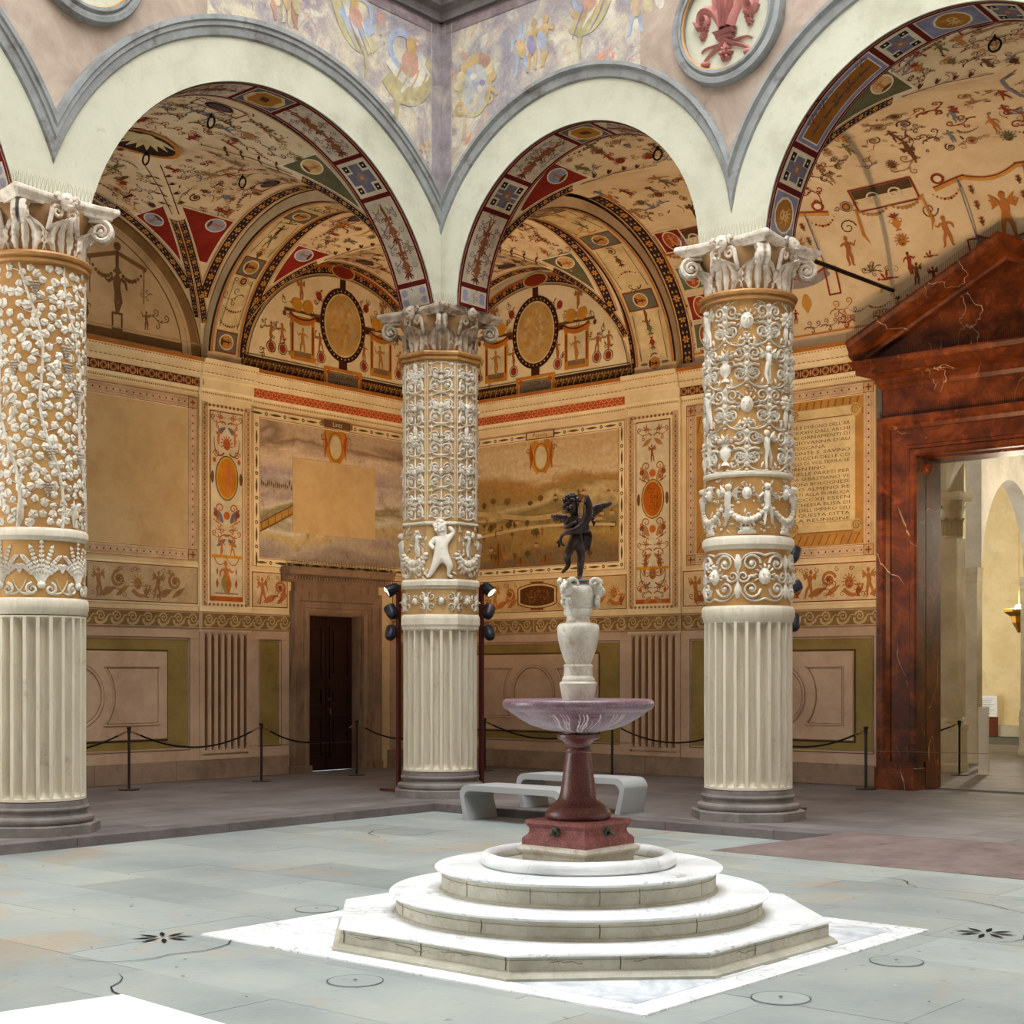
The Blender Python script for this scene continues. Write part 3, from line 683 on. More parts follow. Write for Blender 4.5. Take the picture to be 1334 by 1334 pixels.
def arcade(name, m, arcs, s_end, s_far, lims):
    pts = []
    for a in arcs:
        w = half(a); t0 = math.asin(w / a['r'])
        if a['zc'] > ZP: t0 = PI - t0
        pts += [(a['c'] + a['r'] * math.sin(-t0 + 2 * t0 * i / 48), a['zc'] + a['r'] * math.cos(-t0 + 2 * t0 * i / 48)) for i in range(49)]
    pts.sort(key=lambda p: p[0]); lo, hi = min(s_end, s_far), max(s_end, s_far)
    line = [(lo, ZP)] + pts + [(hi, ZP)]
    n = len(line); V = []; F = []
    for s, z in line: V += [m(s, z, 0), m(s, TOP, 0), m(s, z, -2 * T), m(s, TOP, -2 * T)]
    for i in range(n - 1):
        a, b = 4 * i, 4 * i + 4
        F += [(a, b, b + 1, a + 1), (a + 2, a + 3, b + 3, b + 2), (a, a + 2, b + 2, b)]
    F += [(0, 1, 3, 2), (4 * n - 4, 4 * n - 2, 4 * n - 1, 4 * n - 3), ]
    wall = struct(name, MB().add(V, F), M_['fresco'])
    for a, (c0, c1) in zip(arcs, lims):
        # white plaster face of the arch, from the intrados to the moulding
        V = []; F = []; w = half(a); k = 64
        for i in range(k + 1):
            s = c0 + (c1 - c0) * i / k
            d = s - a['c']
            zb = a['zc'] + math.sqrt(max(0, a['r'] ** 2 - d * d)) if abs(d) < w else ZP
            if abs(d) >= w: zb = ZP
            zt = a['zi'] + math.sqrt(a['ri'] ** 2 - d * d) + .03
            V.append((s, zb, zt))
        for e in (a['c'] - w, a['c'] + w): V += [(e, ZP, None)]
        for j, e in enumerate((a['c'] - w, a['c'] + w)):   # exact vertical jambs of the opening
            zt = a['zi'] + math.sqrt(a['ri'] ** 2 - w * w) + .03
            V[k + 1 + j] = (e, ZP, zt)
        for t in (.06, .14, .25):
            for q in (-1, 1):
                d = w * (1 - t * t); V.append((a['c'] + q * d, a['zc'] + math.sqrt(max(0, a['r'] ** 2 - d * d)), a['zi'] + math.sqrt(a['ri'] ** 2 - d * d) + .03))
        V.sort()
        P = []
        for s, zb, zt in V: P += [m(s, zb, .014), m(s, zt, .014), m(s, zb, -.01)]
        for i in range(len(V) - 1):
            x, y = 3 * i, 3 * i + 3
            F += [(x, y, y + 1, x + 1), (x + 2, y + 2, y, x)]
        g = obj('arch_plaster', MB().add(P, F), M_['plaster'], wall)
        # stone moulding, a swept profile that mitres with its neighbour
        dr = a['ro'] - a['ri']
        prof = [(0, 0), (.02, .045), (.07, .06), (.09, .06), (.10, .085), (dr * .72, .085), (dr * .78, .11), (dr, .11), (dr + .015, .0)]
        rings = []
        for i in range(81):
            th = -1.57 + 3.14 * i / 80; ring = []
            for q, h in prof:
                t = q / dr; rr = a['ri'] + q; zc = a['zi'] + (a['zo'] - a['zi']) * min(1, t)
                s = a['c'] + rr * math.sin(th); z = zc + rr * math.cos(th)
                if s < c0 or s > c1:
                    s2 = min(max(s, c0), c1); z2 = zc + math.sqrt(max(0, rr * rr - (s2 - a['c']) ** 2)); s, z = s2, (z2 if abs(th) < PI / 2 + .6 else z2)
                ring.append((s, z, h))
            if rings and all(abs(p[0] - q[0]) + abs(p[1] - q[1]) < 1e-6 for p, q in zip(ring, rings[-1])): continue
            rings.append(ring)
        obj('arch_moulding', MB().loops([[m(*p) for p in r] for r in rings]), M_['grey_stone'], wall, True, angle=35)
    cp = [(0, 10.95), (.06, 10.95), (.08, 11.05), (.16, 11.12), (.16, 11.22), (.30, 11.34), (.34, 11.45), (.34, 11.55), (0, 11.55)]
    obj('string_cornice', MB().extr(cp if m is ar else cp[::-1], lo if m is al else T, hi if m is ar else -T, m), M_['cornice_stone'], wall)
    return wall
wc_l = arcade('wall_courtyard_left', al, ARC_L, .5, -20.5, [(-6.535, -T), (-13.06, -6.535), (-19.7, -13.06)])
wc_r = arcade('wall_courtyard_right', ar, ARC_R, -.5, 16.4, [(T, 5.14), (5.14, 10.37), (10.37, 15.5)])
# the two courtyard sides behind the viewpoint: upper walls over open arcades, so that daylight falls from above only
wall_near = struct('wall_near', MB().box(T, 16.4, -14.9, -14.3, 7.5, TOP).box(-6, 22, -20.9, -20.5, 0, 9.7), M_['wall_dim'])
wall_far = struct('wall_far', MB().box(15.8, 16.4, -14.9, -T, 7.5, TOP).box(21.6, 22, -20.9, 6, 0, 9.7), M_['wall_dim'])
ceiling = struct('ceiling', MB().box(XL - .4, 0, -20.5, YR + .4, 9.62, 9.9).box(0, 16, 0, YR + .4, 9.62, 9.9).box(T, 16.4, -20.9, -14.3, 9.6, 9.9).box(16.4, 22, -20.9, 6, 9.6, 9.9), M_['vault'])
# ------------------------------------------------------------------ vaults over the loggia
class Bay:
    """cross vault over a rectangle"""
    def __init__(s, x0, x1, y0, y1, H): s.cx, s.cy, s.A, s.B, s.H = (x0 + x1) / 2, (y0 + y1) / 2, (x1 - x0) / 2, (y1 - y0) / 2, H
    def mesh(s, n=40):
        V = []; F = []; a = [-PI / 2 + PI * i / n for i in range(n + 1)]
        for j in range(n + 1):
            for i in range(n + 1):
                V.append((s.cx + s.A * math.sin(a[i]), s.cy + s.B * math.sin(a[j]), ZS + s.H * max(math.cos(a[i]), math.cos(a[j]))))
        for j in range(n):
            for i in range(n):
                p, q, r, t = j * (n + 1) + i, j * (n + 1) + i + 1, (j + 1) * (n + 1) + i + 1, (j + 1) * (n + 1) + i
                if i == j or i + j == n - 1:
                    F += [(p, t, r), (p, r, q)] if i == j else [(p, t, q), (q, t, r)]
                else: F.append((p, t, r, q))
        return MB().add(V, F)
    def web(s, side):
        """u = arc across the web, v = distance from the crown towards the edge"""
        A, B = (s.A, s.B) if side[0] == 'x' else (s.B, s.A)
        R = (B + s.H) / 2; sg = 1 if side[1] == '+' else -1
        def M(u, v, h):
            b = np.clip(u / R, -1.57, 1.57); sb, cb = np.sin(b), np.cos(b)
            n1, n2 = sb / B, cb / s.H; l = np.sqrt(n1 * n1 + n2 * n2)
            q = B * sb - h * n1 / l; z = ZS + s.H * cb - h * n2 / l
            return np.c_[s.cx + sg * v, s.cy + q, z] if side[0] == 'x' else np.c_[s.cx + q, s.cy + sg * v, z]
        return M, A, B, R
BAYS = [Bay(XL, -T, -6.29, -.25, 2.27), Bay(XL, -T, -12.82, -6.78, 2.27), Bay(XL, -.48, .45, 5.36, 2.2)]
VM = [obj('vault', b.mesh(), M_['vault'], ceiling, True, angle=20) for b in BAYS]
# barrel vault of the right-hand loggia
BX0, BX1, BCY, BB, BH = .40, 15.5, (T + YR) / 2, (YR - T) / 2, 2.3
BR = (BB + BH) / 2
def MBAR(u, v, h):
    b = np.clip(v / BR, -1.57, 1.57); sb, cb = np.sin(b), np.cos(b); n1, n2 = sb / BB, cb / BH; l = np.sqrt(n1 * n1 + n2 * n2)
    return np.c_[u, BCY - BB * sb + h * n1 / l, ZS + BH * cb - h * n2 / l]
rings = []
for i in range(21):
    b = -PI / 2 + PI * i / 40; rings.append([(x, BCY - BB * math.sin(b), ZS + BH * math.cos(b)) for x in np.linspace(BX0, BX1, 30)])
mb = MB().loops(rings, False)
# on the arcade side every arch cuts its own cell into the barrel
RBAYS = [Bay(.42, 4.90, T, YR, BH), Bay(5.38, 10.18, T, YR, BH), Bay(10.55, 15.3, T, YR, BH)]
xs = []; aa = []
for bb in RBAYS:
    for i in range(41):
        t = -PI / 2 + PI * i / 40; xs.append(bb.cx + bb.A * math.sin(t)); aa.append(t)
nx = len(xs); V = []; F = []
for j in range(21):
    b = PI / 2 * j / 20
    for x, t in zip(xs, aa): V.append((x, BCY - BB * math.sin(b), ZS + BH * max(math.cos(b), math.cos(t))))
for j in range(20):
    for i in range(nx - 1):
        p, q, r, t = j * nx + i, j * nx + i + 1, (j + 1) * nx + i + 1, (j + 1) * nx + i; k = i % 41
        if k == 20 + j: F += [(p, q, r), (p, r, t)]
        elif k == 19 - j: F += [(p, q, t), (q, r, t)]
        else: F.append((p, q, r, t))
barrel = obj('vault', mb.add(V, F), M_['vault'], ceiling, True, angle=20)
# transverse arches from the corner column (and its left neighbour) to the walls
def trans(axis, p0, p1, q0, q1, H, D=.16):
    """arch spanning q0..q1, p0..p1 wide"""
    c, Wd = (q0 + q1) / 2, (q1 - q0) / 2; rings = []
    for i in range(41):
        t = -PI / 2 + PI * i / 40; r = []
        for p, k in ((p0, 1.0), (p0, 0), (p1, 0), (p1, 1.0)):
            q = c + (Wd - D * (1 - k) * .9) * math.sin(t); z = ZS - .02 + (H - D * (1 - k)) * math.cos(t) + k * .0
            r.append((q, p, z) if axis == 'y' else (p, q, z))
        rings.append(r if axis == 'y' else r[::-1])
    return obj('transverse_arch', MB().loops(rings, True), M_['lunette_grey'], ceiling, False), c, Wd - D * .9, H - D
TR = [(trans('y', -.25, .45, XL, -T, 2.27), 'y', -.25, .45), (trans('x', -.48, .40, T, YR, 2.27), 'x', -.48, .40), (trans('y', -6.78, -6.29, XL, -T, 2.27), 'y', -6.78, -6.29)]
pier = obj('vault_springer', MB().box(-.60, -.2, .2, .60, ZP, 7.6), M_['cream'], ceiling)
# ------------------------------------------------------------------ painted grotesques
INK, RED, ORA, BLU, DRK, OLI, TAN, UMB = (118, 78, 48), (150, 62, 38), (196, 128, 56), (126, 124, 136), (58, 38, 34), (116, 108, 70), (172, 132, 88), (92, 56, 36)
CRM, GLD = (232, 216, 182), (206, 150, 70)
def motif(o, x, y, z, rng, cols, L=2):
    k = rng.random(); c = rng.choice(cols); c2 = rng.choice(cols)
    if k < .34: o.tendril(x - z * .4, y, z * rng.uniform(.9, 1.3), rng.uniform(-.5, .5) + (PI / 2 if rng.random() < .35 else 0), c, rng, L, 0, .045)
    elif k < .46: o.bird(x, y, z * .8, c, rng, L)
    elif k < .62: o.figure(x, y - z * .4, z * .95, c, rng, L, 0, rng.random() < .5)
    elif k < .70: o.vase(x, y - z * .4, z * .7, c, c2, L)
    elif k < .76: o.mask_face(x, y, z * .5, c, DRK, L)
    elif k < .84:
        o.blob(x, y, z * .2, z * .2, c, L, 0, 0, 10); o.blob(x, y, z * .12, z * .12, c2, L + 1, 0, 0, 8); o.ring(x, y, z * .26, z * .26, z * .03, INK, L, 14)
        for a in (0, PI): o.spiral(x + z * .42 * math.cos(a), y, z * .14, a, 1.2, z * .035, INK, L)
    elif k < .92: o.garland(x - z * .6, y + z * .1, x + z * .6, y + z * .1, z * .22, z * .05, c, c2, L)
    else:
        o.spiral(x, y, z * .28, rng.uniform(0, 6), 1.6 * rng.choice((-1, 1)), z * .06, c, L); o.flower(x, y, z * .12, c2, RED, L + 1)
def field(o, inside, u0, u1, v0, v1, step, rng, cols, mirror=True, z=(.26, .42)):
    v = v0
    while v < v1:
        u = (step * .35 if mirror else u0)
        while u < u1:
            x, y = u + rng.uniform(-.25, .25) * step, v + rng.uniform(-.25, .25) * step
            zz = rng.uniform(*z)
            if inside(x, y, zz):
                sd = rng.random()
                for mir in ((False, True) if mirror else (False,)):
                    o.push(0, 0, 1, 0, mir); motif(o, x, y, zz, random.Random(sd), cols); o.pop()
            u += step
        v += step * .85
def curls(o, inside, u0, u1, v0, v1, n, rng):
    for _ in range(n):
        x, y = rng.uniform(u0, u1), rng.uniform(v0, v1)
        if not inside(x, y, .1): continue
        c = rng.choice((INK, RED, TAN, UMB, INK, (150, 120, 90))); k = rng.random()
        if k < .5: o.spiral(x, y, rng.uniform(.03, .07), rng.uniform(0, 6), rng.choice((-1, 1)) * 1.2, .011, c, 2, 0, 9)
        elif k < .8: a = rng.uniform(0, 6); o.curve((x, y), (x + .08 * math.cos(a), y + .08 * math.sin(a)), (x + .14 * math.cos(a + .8), y + .14 * math.sin(a + .8)), (x + .2 * math.cos(a), y + .2 * math.sin(a)), .014, c, 2, 0, 6)
        else: o.blob(x, y, .018, .014, c, 2, 0, 0, 6); o.leaf(x, y, .08, .03, rng.uniform(0, 6), c, 2)
def dots(o, pts, step, fn):
    """walk a polyline, calling fn(x, y, angle, i)"""
    d = 0; i = 0; nxt = step * .5
    for (x0, y0), (x1, y1) in zip(pts[:-1], pts[1:]):
        l = math.hypot(x1 - x0, y1 - y0)
        while nxt <= d + l and l > 0:
            t = (nxt - d) / l; fn(x0 + (x1 - x0) * t, y0 + (y1 - y0) * t, math.atan2(y1 - y0, x1 - x0), i); i += 1; nxt += step
        d += l
def floral_band(o, pts, w, L=2, edge=ORA, ground=DRK, rng=random):
    o.strip(pts, w * 1.35, edge, L); o.strip(pts, w * 1.12, CRM, L + 1); o.strip(pts, w, ground, L + 2)
    dots(o, pts, w * .62, lambda x, y, a, i: o.flower(x, y, w * .36, (GLD, (198, 170, 140), (176, 140, 120))[i % 3], RED, L + 3) if i % 3 == 0 else (o.blob(x - w * .2 * math.sin(a), y + w * .2 * math.cos(a), w * .14, w * .1, (190, 160, 124), L + 3, 0, a, 5), o.blob(x + w * .2 * math.sin(a), y - w * .2 * math.cos(a), w * .14, w * .1, (176, 136, 100), L + 3, 0, a, 5)))
def medallion(o, x, y, rx, ry, rng, ground=(150, 160, 184), L=4, col=(178, 120, 70), edge=CRM):
    o.blob(x, y, rx * 1.15, ry * 1.15, edge, L, 0, 0, 20); o.blob(x, y, rx, ry, ground, L + 1, 0, 0, 20)
    o.figure(x, y - ry * .75, ry * 1.5, col, rng, L + 2); o.blob(x, y - ry * .7, rx * .6, ry * .18, UMB, L + 2, 0, 0, 10)
VC = [INK, INK, RED, RED, ORA, UMB, OLI, BLU, TAN]
def paint_web(bay, side, vault, seed, dense=.30, greyed=False):
    rng = random.Random(seed); M, A, B, R = bay.web(side); o = Orn(.1)
    g = lambda u: A * math.sin(min(1.57, abs(u) / R))
    # border along the outer edge of the web and bands along the groins
    e = A - .17; uu = [R * 1.5 * (-1 + 2 * i / 48) for i in range(49)]
    floral_band(o, [(u, e) for u in uu if g(u) < e - .12], .17, 2)
    for q in (-1, 1):
        us = [R * (.62 + .86 * i / 24) for i in range(25)]
        floral_band(o, [(q * u, g(u) + .075) for u in us if g(u) + .1 < A], .115, 2)
        # spandrel with a medallion low in the corner
        gr, md = ((104, 100, 72), (214, 170, 110)) if (seed + q) % 3 else ((142, 44, 32), (150, 160, 190)); u0, u1 = R * .50, R * .90
        o.band(lambda u: min(g(u) + .17, e - .15), lambda u: e - .15, q * u0, q * u1, 14, CRM, 2); o.band(lambda u: min(g(u) + .20, e - .18), lambda u: e - .18, q * (u0 + .03), q * (u1 - .05), 14, gr, 3)
        medallion(o, q * (u0 + .19), e - .42, .125, .165, rng, md, 4)
        o.strip([(q * R * .58, g(R * .58) + .07), (q * R * .40, g(R * .40) + .10), (q * R * .2, g(R * .2) + .16)], .016, UMB, 2)
        for t in (.3, .36, .43, .5): o.leaf(q * R * t, g(R * t) + .12, .12, .05, PI / 2 + q * .6, UMB, 2); o.leaf(q * R * t, g(R * t) + .12, .10, .04, -q * .4, UMB, 2)
    # framed tablets near the edge, garlands, a hanging oval
    o.push(0, e - .42); o.frame(-.34, .34, -.13, .13, .02, RED, 2); o.blob(0, 0, .2, .1, DRK, 3, 0, 0, 14); o.blob(0, 0, .16, .07, (90, 76, 76), 4, 0, 0, 12); o.pop()
    for q in (-1, 1): o.garland(q * .38, e - .34, q * .95, e - .28, .12, .022, RED, OLI, 2)
    inside = lambda x, y, z: y > g(x) + .22 + z * .35 and y < e - .22 - z * .3 and abs(x) < R * 1.2
    field(o, inside, .1, R * 1.2, .25, A, dense, rng, VC, True, (.22, .36)); curls(o, inside, -R * 1.2, R * 1.2, .2, A, 260, rng)
    o.build('grotesque_painting', M, M_['paint'], vault, .010)
for bi, sides in ((0, ('x-', 'x+', 'y+', 'y-')), (2, ('x-', 'y+', 'x+', 'y-')), (1, ('y+', 'x-'))):
    for k, sd in enumerate(sides): paint_web(BAYS[bi], sd, VM[bi], 11 + 7 * bi + k)
for k, bb in enumerate(RBAYS[:2]):
    paint_web(bb, 'y-', barrel, 61 + k)
# crown of the left vault: shell in an oval
o = Orn(.1); M, A, B, R = BAYS[0].web('x-')
o.blob(0, .0, .62, .42, ORA, 5, 0, 0, 24); o.blob(0, 0, .55, .36, DRK, 6, 0, 0, 24)
for i in range(11): o.leaf(0, -.26, .5, .11, PI * (.06 + .088 * i), (206, 188, 140), 7)
o.blob(0, -.24, .12, .09, (206, 188, 140), 8)
o.build('shell_painting', M, M_['paint'], VM[0], .014)
# barrel vault: big airy canopy compositions
rng = random.Random(77); o = Orn(.1)
def canopy(x, y, w, hgt):
    o.push(x, y)
    for q in (-1, 1):
        o.strip([(q * w * .5, 0), (q * w * .5, hgt)], .022, BLU, 2); o.strip([(q * w * .9, hgt * .9), (q * w * .62, hgt * .96), (q * w * .38, hgt)], .09, GLD, 3); o.strip([(q * w * .9, hgt * .93), (q * w * .62, hgt * .99), (q * w * .38, hgt * 1.03)], .025, RED, 4)
        o.frame(q * w * .55 - .11, q * w * .55 + .11, -.42, .05, .028, RED, 3)
        o.blob(q * w * .78, hgt * 1.06, .1, .1, RED, 3, 0, 0, 12); o.blob(q * w * .78, hgt * 1.06, .06, .06, CRM, 4, 0, 0, 10)
        o.garland(q * w * .5, hgt * .86, q * w * .95, hgt * .82, .14, .02, ORA, RED, 2)
        o.figure(q * w * .95, .0, .5, (176, 110, 60), rng, 2); o.spiral(q * w * 1.1, hgt * .6, .14, 0, q * 1.4, .02, INK, 2)
        for t in (.2, .45, .7): o.vase(q * w * .36, hgt * t, .14, INK, RED, 2)
    o.curve((-w * .42, hgt), (-w * .1, hgt * .84), (w * .1, hgt * .84), (w * .42, hgt), .07, GLD, 3, 0, 12, False); o.curve((-w * .42, hgt * 1.03), (-w * .1, hgt * .87), (w * .1, hgt * .87), (w * .42, hgt * 1.03), .02, RED, 4, 0, 12, False)
    o.curve((-w * .5, 0), (-w * .2, -.18), (w * .2, -.18), (w * .5, 0), .16, (150, 140, 136), 2, 0, 12, False); o.curve((-w * .5, .08), (-w * .2, -.1), (w * .2, -.1), (w * .5, .08), .03, RED, 3, 0, 12, False)
    o.figure(0, -.05, .74, (188, 120, 56), rng, 4, 0, True); o.leaf(0, -.32, .32, .2, -PI / 2, GLD, 2); o.tendril(-.3, -.5, .5, 0, INK, rng)
    o.pop()
V0 = 1.57 * BR
for cx in (2.9, 6.3, 9.8):
    canopy(cx, -V0 + 1.25, .95, 1.05)
for cx in (1.2, 4.7, 8.1):
    o.push(cx, -V0 + 2.1); o.frame(-.5, .5, -.02, .42, .03, RED, 2); o.rect(-.46, .46, .22, .38, (92, 70, 46), 2); pass
    for q in (-1, 1): o.spiral(q * .16, .2, .13, -PI / 2, q * 1.5, .03, CRM, 5); o.garland(0, .0, q * .55, .05, .12, .028, ORA, TAN, 4); o.strip([(q * .52, .05), (q * .56, -.4), (q * .5, -.55)], [.03, .05, .01], ORA, 3)
    o.vase(0, -.45, .3, ORA, RED, 3); o.mask_face(0, -.62, .2, (186, 120, 60), UMB, 3); o.pop()
occ = [(cx, -V0 + 1.7, 1.15, 1.1) for cx in (2.9, 6.3, 9.8)] + [(cx, -V0 + 2.0, .62, .8) for cx in (1.2, 4.7, 8.1)]
ins = lambda x, y, z: -V0 + .5 < y < .1 and not any(abs(x - a) < c and abs(y - b) < d for a, b, c, d in occ)
o2 = o; field(o2, ins, .75, 10.5, -V0 + .6, V0 - .3, .33, rng, VC, False, (.24, .40)); curls(o, ins, .6, 10.5, -V0 + .5, .1, 520, rng)
for x in [.7 + .3 * i for i in range(33)]: o.tendril(x, -V0 + .34, .28, 0, RED if int(x * 10) % 2 else INK, rng, 2, 0, .05)
o.strip([(x, -V0 + .24) for x in np.linspace(.5, 10.5, 40)], .03, ORA, 2)
floral_band(o, [(.55, v) for v in np.linspace(-V0 + .1, 0, 30)], .2, 2)
# red and green medallion panels beside the transverse arch
for v, gr in ((-V0 + .55, (112, 116, 92)), (-V0 + 1.05, (150, 52, 34)), (-V0 + 1.6, (112, 116, 92)), (-V0 + 2.35, (132, 40, 30))):
    o.rect(.72, 1.22, v - .24, v + .24, CRM, 3); o.rect(.75, 1.19, v - .21, v + .21, gr, 4)
    medallion(o, .97, v, .13, .18, rng, (176, 84, 50), 5, (206, 150, 90))
# crown shell and curved strapwork
for cx in (3.35, 8.2):
    o.blob(cx, .0, .5, .42, ORA, 5, 0, 0, 24); o.blob(cx, 0, .43, .35, DRK, 6, 0, 0, 24)
    for i in range(11): o.leaf(cx, -.24, .46, .08, PI * (.06 + .088 * i), GLD, 7)
    for q in (-1, 1): o.strip([(cx + q * .7, -.5), (cx + q * .95, -.3), (cx + q * 1.0, 0), (cx + q * .95, .3), (cx + q * .7, .5)], .05, BLU, 2); o.strip([(cx + q * .6, -.5), (cx + q * .7, -.5)], .2, BLU, 2)
o.build('grotesque_painting', MBAR, M_['paint'], barrel, .010)
# soffits of the transverse arches
for (ob, c, Wd, H), ax, p0, p1 in TR:
    o = Orn(); Rm = (Wd + H) / 2; rng = random.Random(int(p0 * 100)); wd = p1 - p0
    def MT(u, v, h, c=c, Wd=Wd, H=H, Rm=Rm, ax=ax, p0=p0):
        t = np.clip(u / Rm, -1.57, 1.57); q = c + (Wd - h) * np.sin(t); z = ZS - .02 + (H - h) * np.cos(t)
        return np.c_[q, p0 + v, z] if ax == 'y' else np.c_[p0 + v, q, z]
    E_ = 1.5 * Rm; line = lambda v: [(E_ * (-1 + 2 * i / 60), v) for i in range(61)]
    for v, w, cc in ((.02, .04, DRK), (.07, .03, ORA), (wd - .07, .03, ORA), (wd - .02, .04, DRK)): o.strip(line(v), w, cc, 2)
    o.strip(line(wd / 2), wd - .22, (222, 198, 150), 2)
    u = -E_; k = 0
    while u < E_:
        ln = (.42, .95)[k % 2]; u1 = min(u + ln, E_)
        if k % 2 == 0:
            o.rect(u + .02, u1 - .02, .13, wd - .13, (128, 74, 40), 3, 4, 1); o.rect(u + .05, u1 - .05, .16, wd - .16, (112, 110, 96), 4, 4, 1); medallion(o, (u + u1) / 2, wd / 2, .12, .13, rng, (196, 140, 70), 5, UMB)
        else:
            x = u + .1
            while x < u1 - .05:
                o.push(x, wd / 2, 1, -PI / 2)
                motif(o, 0, 0, .34, rng, [INK, UMB, RED, OLI, ORA], 4); o.pop(); x += .26
            for q in (.17, wd - .17): o.strip([(u + .04, q), (u1 - .04, q)], .012, UMB, 3)
        u = u1; k += 1
    o.build('grotesque_painting', MT, M_['paint'], ob, .008)
# ------------------------------------------------------------------ painted soffits of the courtyard arches
MAR = (96, 26, 24)
def soffit(wall, m, a, seed, style=0):
    o = Orn(); rng = random.Random(seed); w = half(a); t0 = math.asin(min(1, w / a['r']))
    if a['zc'] > ZP: t0 = PI - t0
    r = a['r']; E_ = t0 * r; D = 2 * T
    def MS(u, v, h):
        t = u / r; x = a['c'] + (r - h) * np.sin(t); z = a['zc'] + (r - h) * np.cos(t)
        return np.c_[T - v, x, z] if m is al else np.c_[x, -T + v, z]
    seg = lambda x0, x1: max(2, int((x1 - x0) / .08))
    o.rect(-E_, E_, 0.0, D, MAR, 1, 90, 1)
    for v in (.028, D - .028): o.strip([(-E_ + 2 * E_ * i / 90, v) for i in range(91)], .008, (206, 170, 150), 2)
    def panel(x0, x1, col, edge=(214, 190, 160)):
        o.rect(x0, x1, .07, D - .07, edge, 2, seg(x0, x1), 1); o.rect(x0 + .018, x1 - .018, .088, D - .088, col, 3, seg(x0, x1), 1)
    GREY, LAV = (196, 184, 170), (150, 148, 170)
    if style == 0: L_ = [('sq', .33), ('long', 1.22), ('cross', .62), ('long', 1.1), ('oct', .34)]
    else: L_ = [('ovl', .62), ('cross', .5), ('blue', 1.35), ('cross', .5), ('ovl', .4)]
    k_ = (E_ - .02) / (sum(l for _, l in L_)); 
    for q in (-1, 1):
        x = E_ - .02
        for nm, ln in L_:
            ln *= k_; x0, x1 = x - ln + .035, x - .035
            if nm == L_[-1][0] and ln < .45: x0 = 0 if q > 0 else .0
            X0, X1 = (x0, x1) if q > 0 else (-x1, -x0); cx, cy = (X0 + X1) / 2, D / 2
            if nm in ('oct', ) : X0, X1, cx = -x1, x1, 0
            if nm == 'ovl' and x - ln < .05: X0, X1, cx = -x1, x1, 0
            if nm == 'sq':
                panel(X0, X1, GREY)
                for sx, sy in ((-1, -1), (1, -1), (1, 1), (-1, 1)): o.blob(cx + sx * ((X1 - X0) / 2 - .075), cy + sy * (D / 2 - .155), .05, .06, LAV, 4, 0, 0, 10)
                o.tendril(cx - .08, cy, .18, 0, UMB, rng, 5)
            elif nm == 'long':
                panel(X0, X1, (206, 190, 168)); n = 4
                o.push(cx, cy, 1, -q * PI / 2)
                hl = (X1 - X0) / 2 - .1
                for i in range(n):
                    yy = -hl + 2 * hl * (i + .5) / n
                    if i % 2: o.vase(0, yy - .12, .3, (150, 92, 60), UMB, 4)
                    else: o.figure(0, yy - .15, .3, (140, 84, 56), rng, 4, 0, True)
                    for s_ in (-1, 1):
                        o.push(0, 0, 1, 0, s_ < 0); o.tendril(.07, yy - .1, .19, .7, (110, 78, 60), rng, 4, 0, .06); o.tendril(.07, yy + .06, .17, -.4, (130, 70, 50), rng, 4, 0, .06); o.spiral(.16, yy, .05, 0, 1.4, .012, BLU, 4); o.pop()
                o.pop()
            elif nm == 'cross':
                panel(X0, X1, (216, 200, 172)); a_, b_ = (X1 - X0) / 2 - .06, D / 2 - .12
                o.rect(cx - a_, cx + a_, cy - b_ * .42, cy + b_ * .42, (112, 108, 124), 4, 4, 1); o.rect(cx - a_ * .42, cx + a_ * .42, cy - b_, cy + b_, (112, 108, 124), 4, 2, 1)
                for sx, sy in ((-1, -1), (1, -1), (1, 1), (-1, 1)): o.rect(cx + sx * a_ * .78 - .05, cx + sx * a_ * .78 + .05, cy + sy * b_ * .78 - .045, cy + sy * b_ * .78 + .045, (48, 36, 34), 4); o.blob(cx + sx * a_ * .78, cy + sy * b_ * .78, .015, .015, CRM, 5, 0, 0, 6)
                o.flower(cx, cy, .1, (150, 110, 96), (180, 150, 120), 5)
            elif nm == 'oct':
                panel(X0, X1, (104, 100, 110)); h_ = (X1 - X0) / 2 * .86; b_ = D / 2 - .12
                P = [(h_ * x, cy + b_ * y) for x, y in ((-1, -.4), (-1, .4), (-.55, 1), (.55, 1), (1, .4), (1, -.4), (.55, -1), (-.55, -1))]
                o.poly(P, (222, 190, 140), 4); o.poly([(x * .84, cy + (y - cy) * .84) for x, y in P], (180, 122, 50), 5); o.blob(0, cy, .12, .06, UMB, 6, 0, .3, 8)
            elif nm == 'ovl':
                panel(X0, X1, (128, 126, 150)); rx, ry = min(.2, (X1 - X0) / 2 - .06), D / 2 - .13
                o.blob(cx, cy, rx * 1.1, ry * 1.1, (220, 200, 168), 4, 0, 0, 12); o.blob(cx, cy, rx * .96, ry * .95, (160, 106, 44), 5, 0, 0, 12); o.mask_face(cx, cy, .2, (206, 160, 96), UMB, 6)
            else:
                panel(X0, X1, (128, 126, 160)); o.rect(X0 + .06, X1 - .06, .15, D - .15, (226, 206, 176), 4, 12, 1); o.rect(X0 + .075, X1 - .075, .165, D - .165, (146, 92, 36), 5, 12, 1)
                o.push(cx, cy, 1, -q * PI / 2)
                for i in range(5): o.figure(0, -.5 + .2 * i, .2, (92, 66, 60), rng, 6); o.tendril(-.1, -.45 + .2 * i, .2, .4, UMB, rng, 6, 0, .06)
                o.pop()
            x -= ln
    o.build('soffit_painting', MS, M_['paint'], wall, .006)
soffit(wc_l, al, ARC_L[0], 3); soffit(wc_l, al, ARC_L[1], 4); soffit(wc_r, ar, ARC_R[0], 5); soffit(wc_r, ar, ARC_R[1], 6, 1)
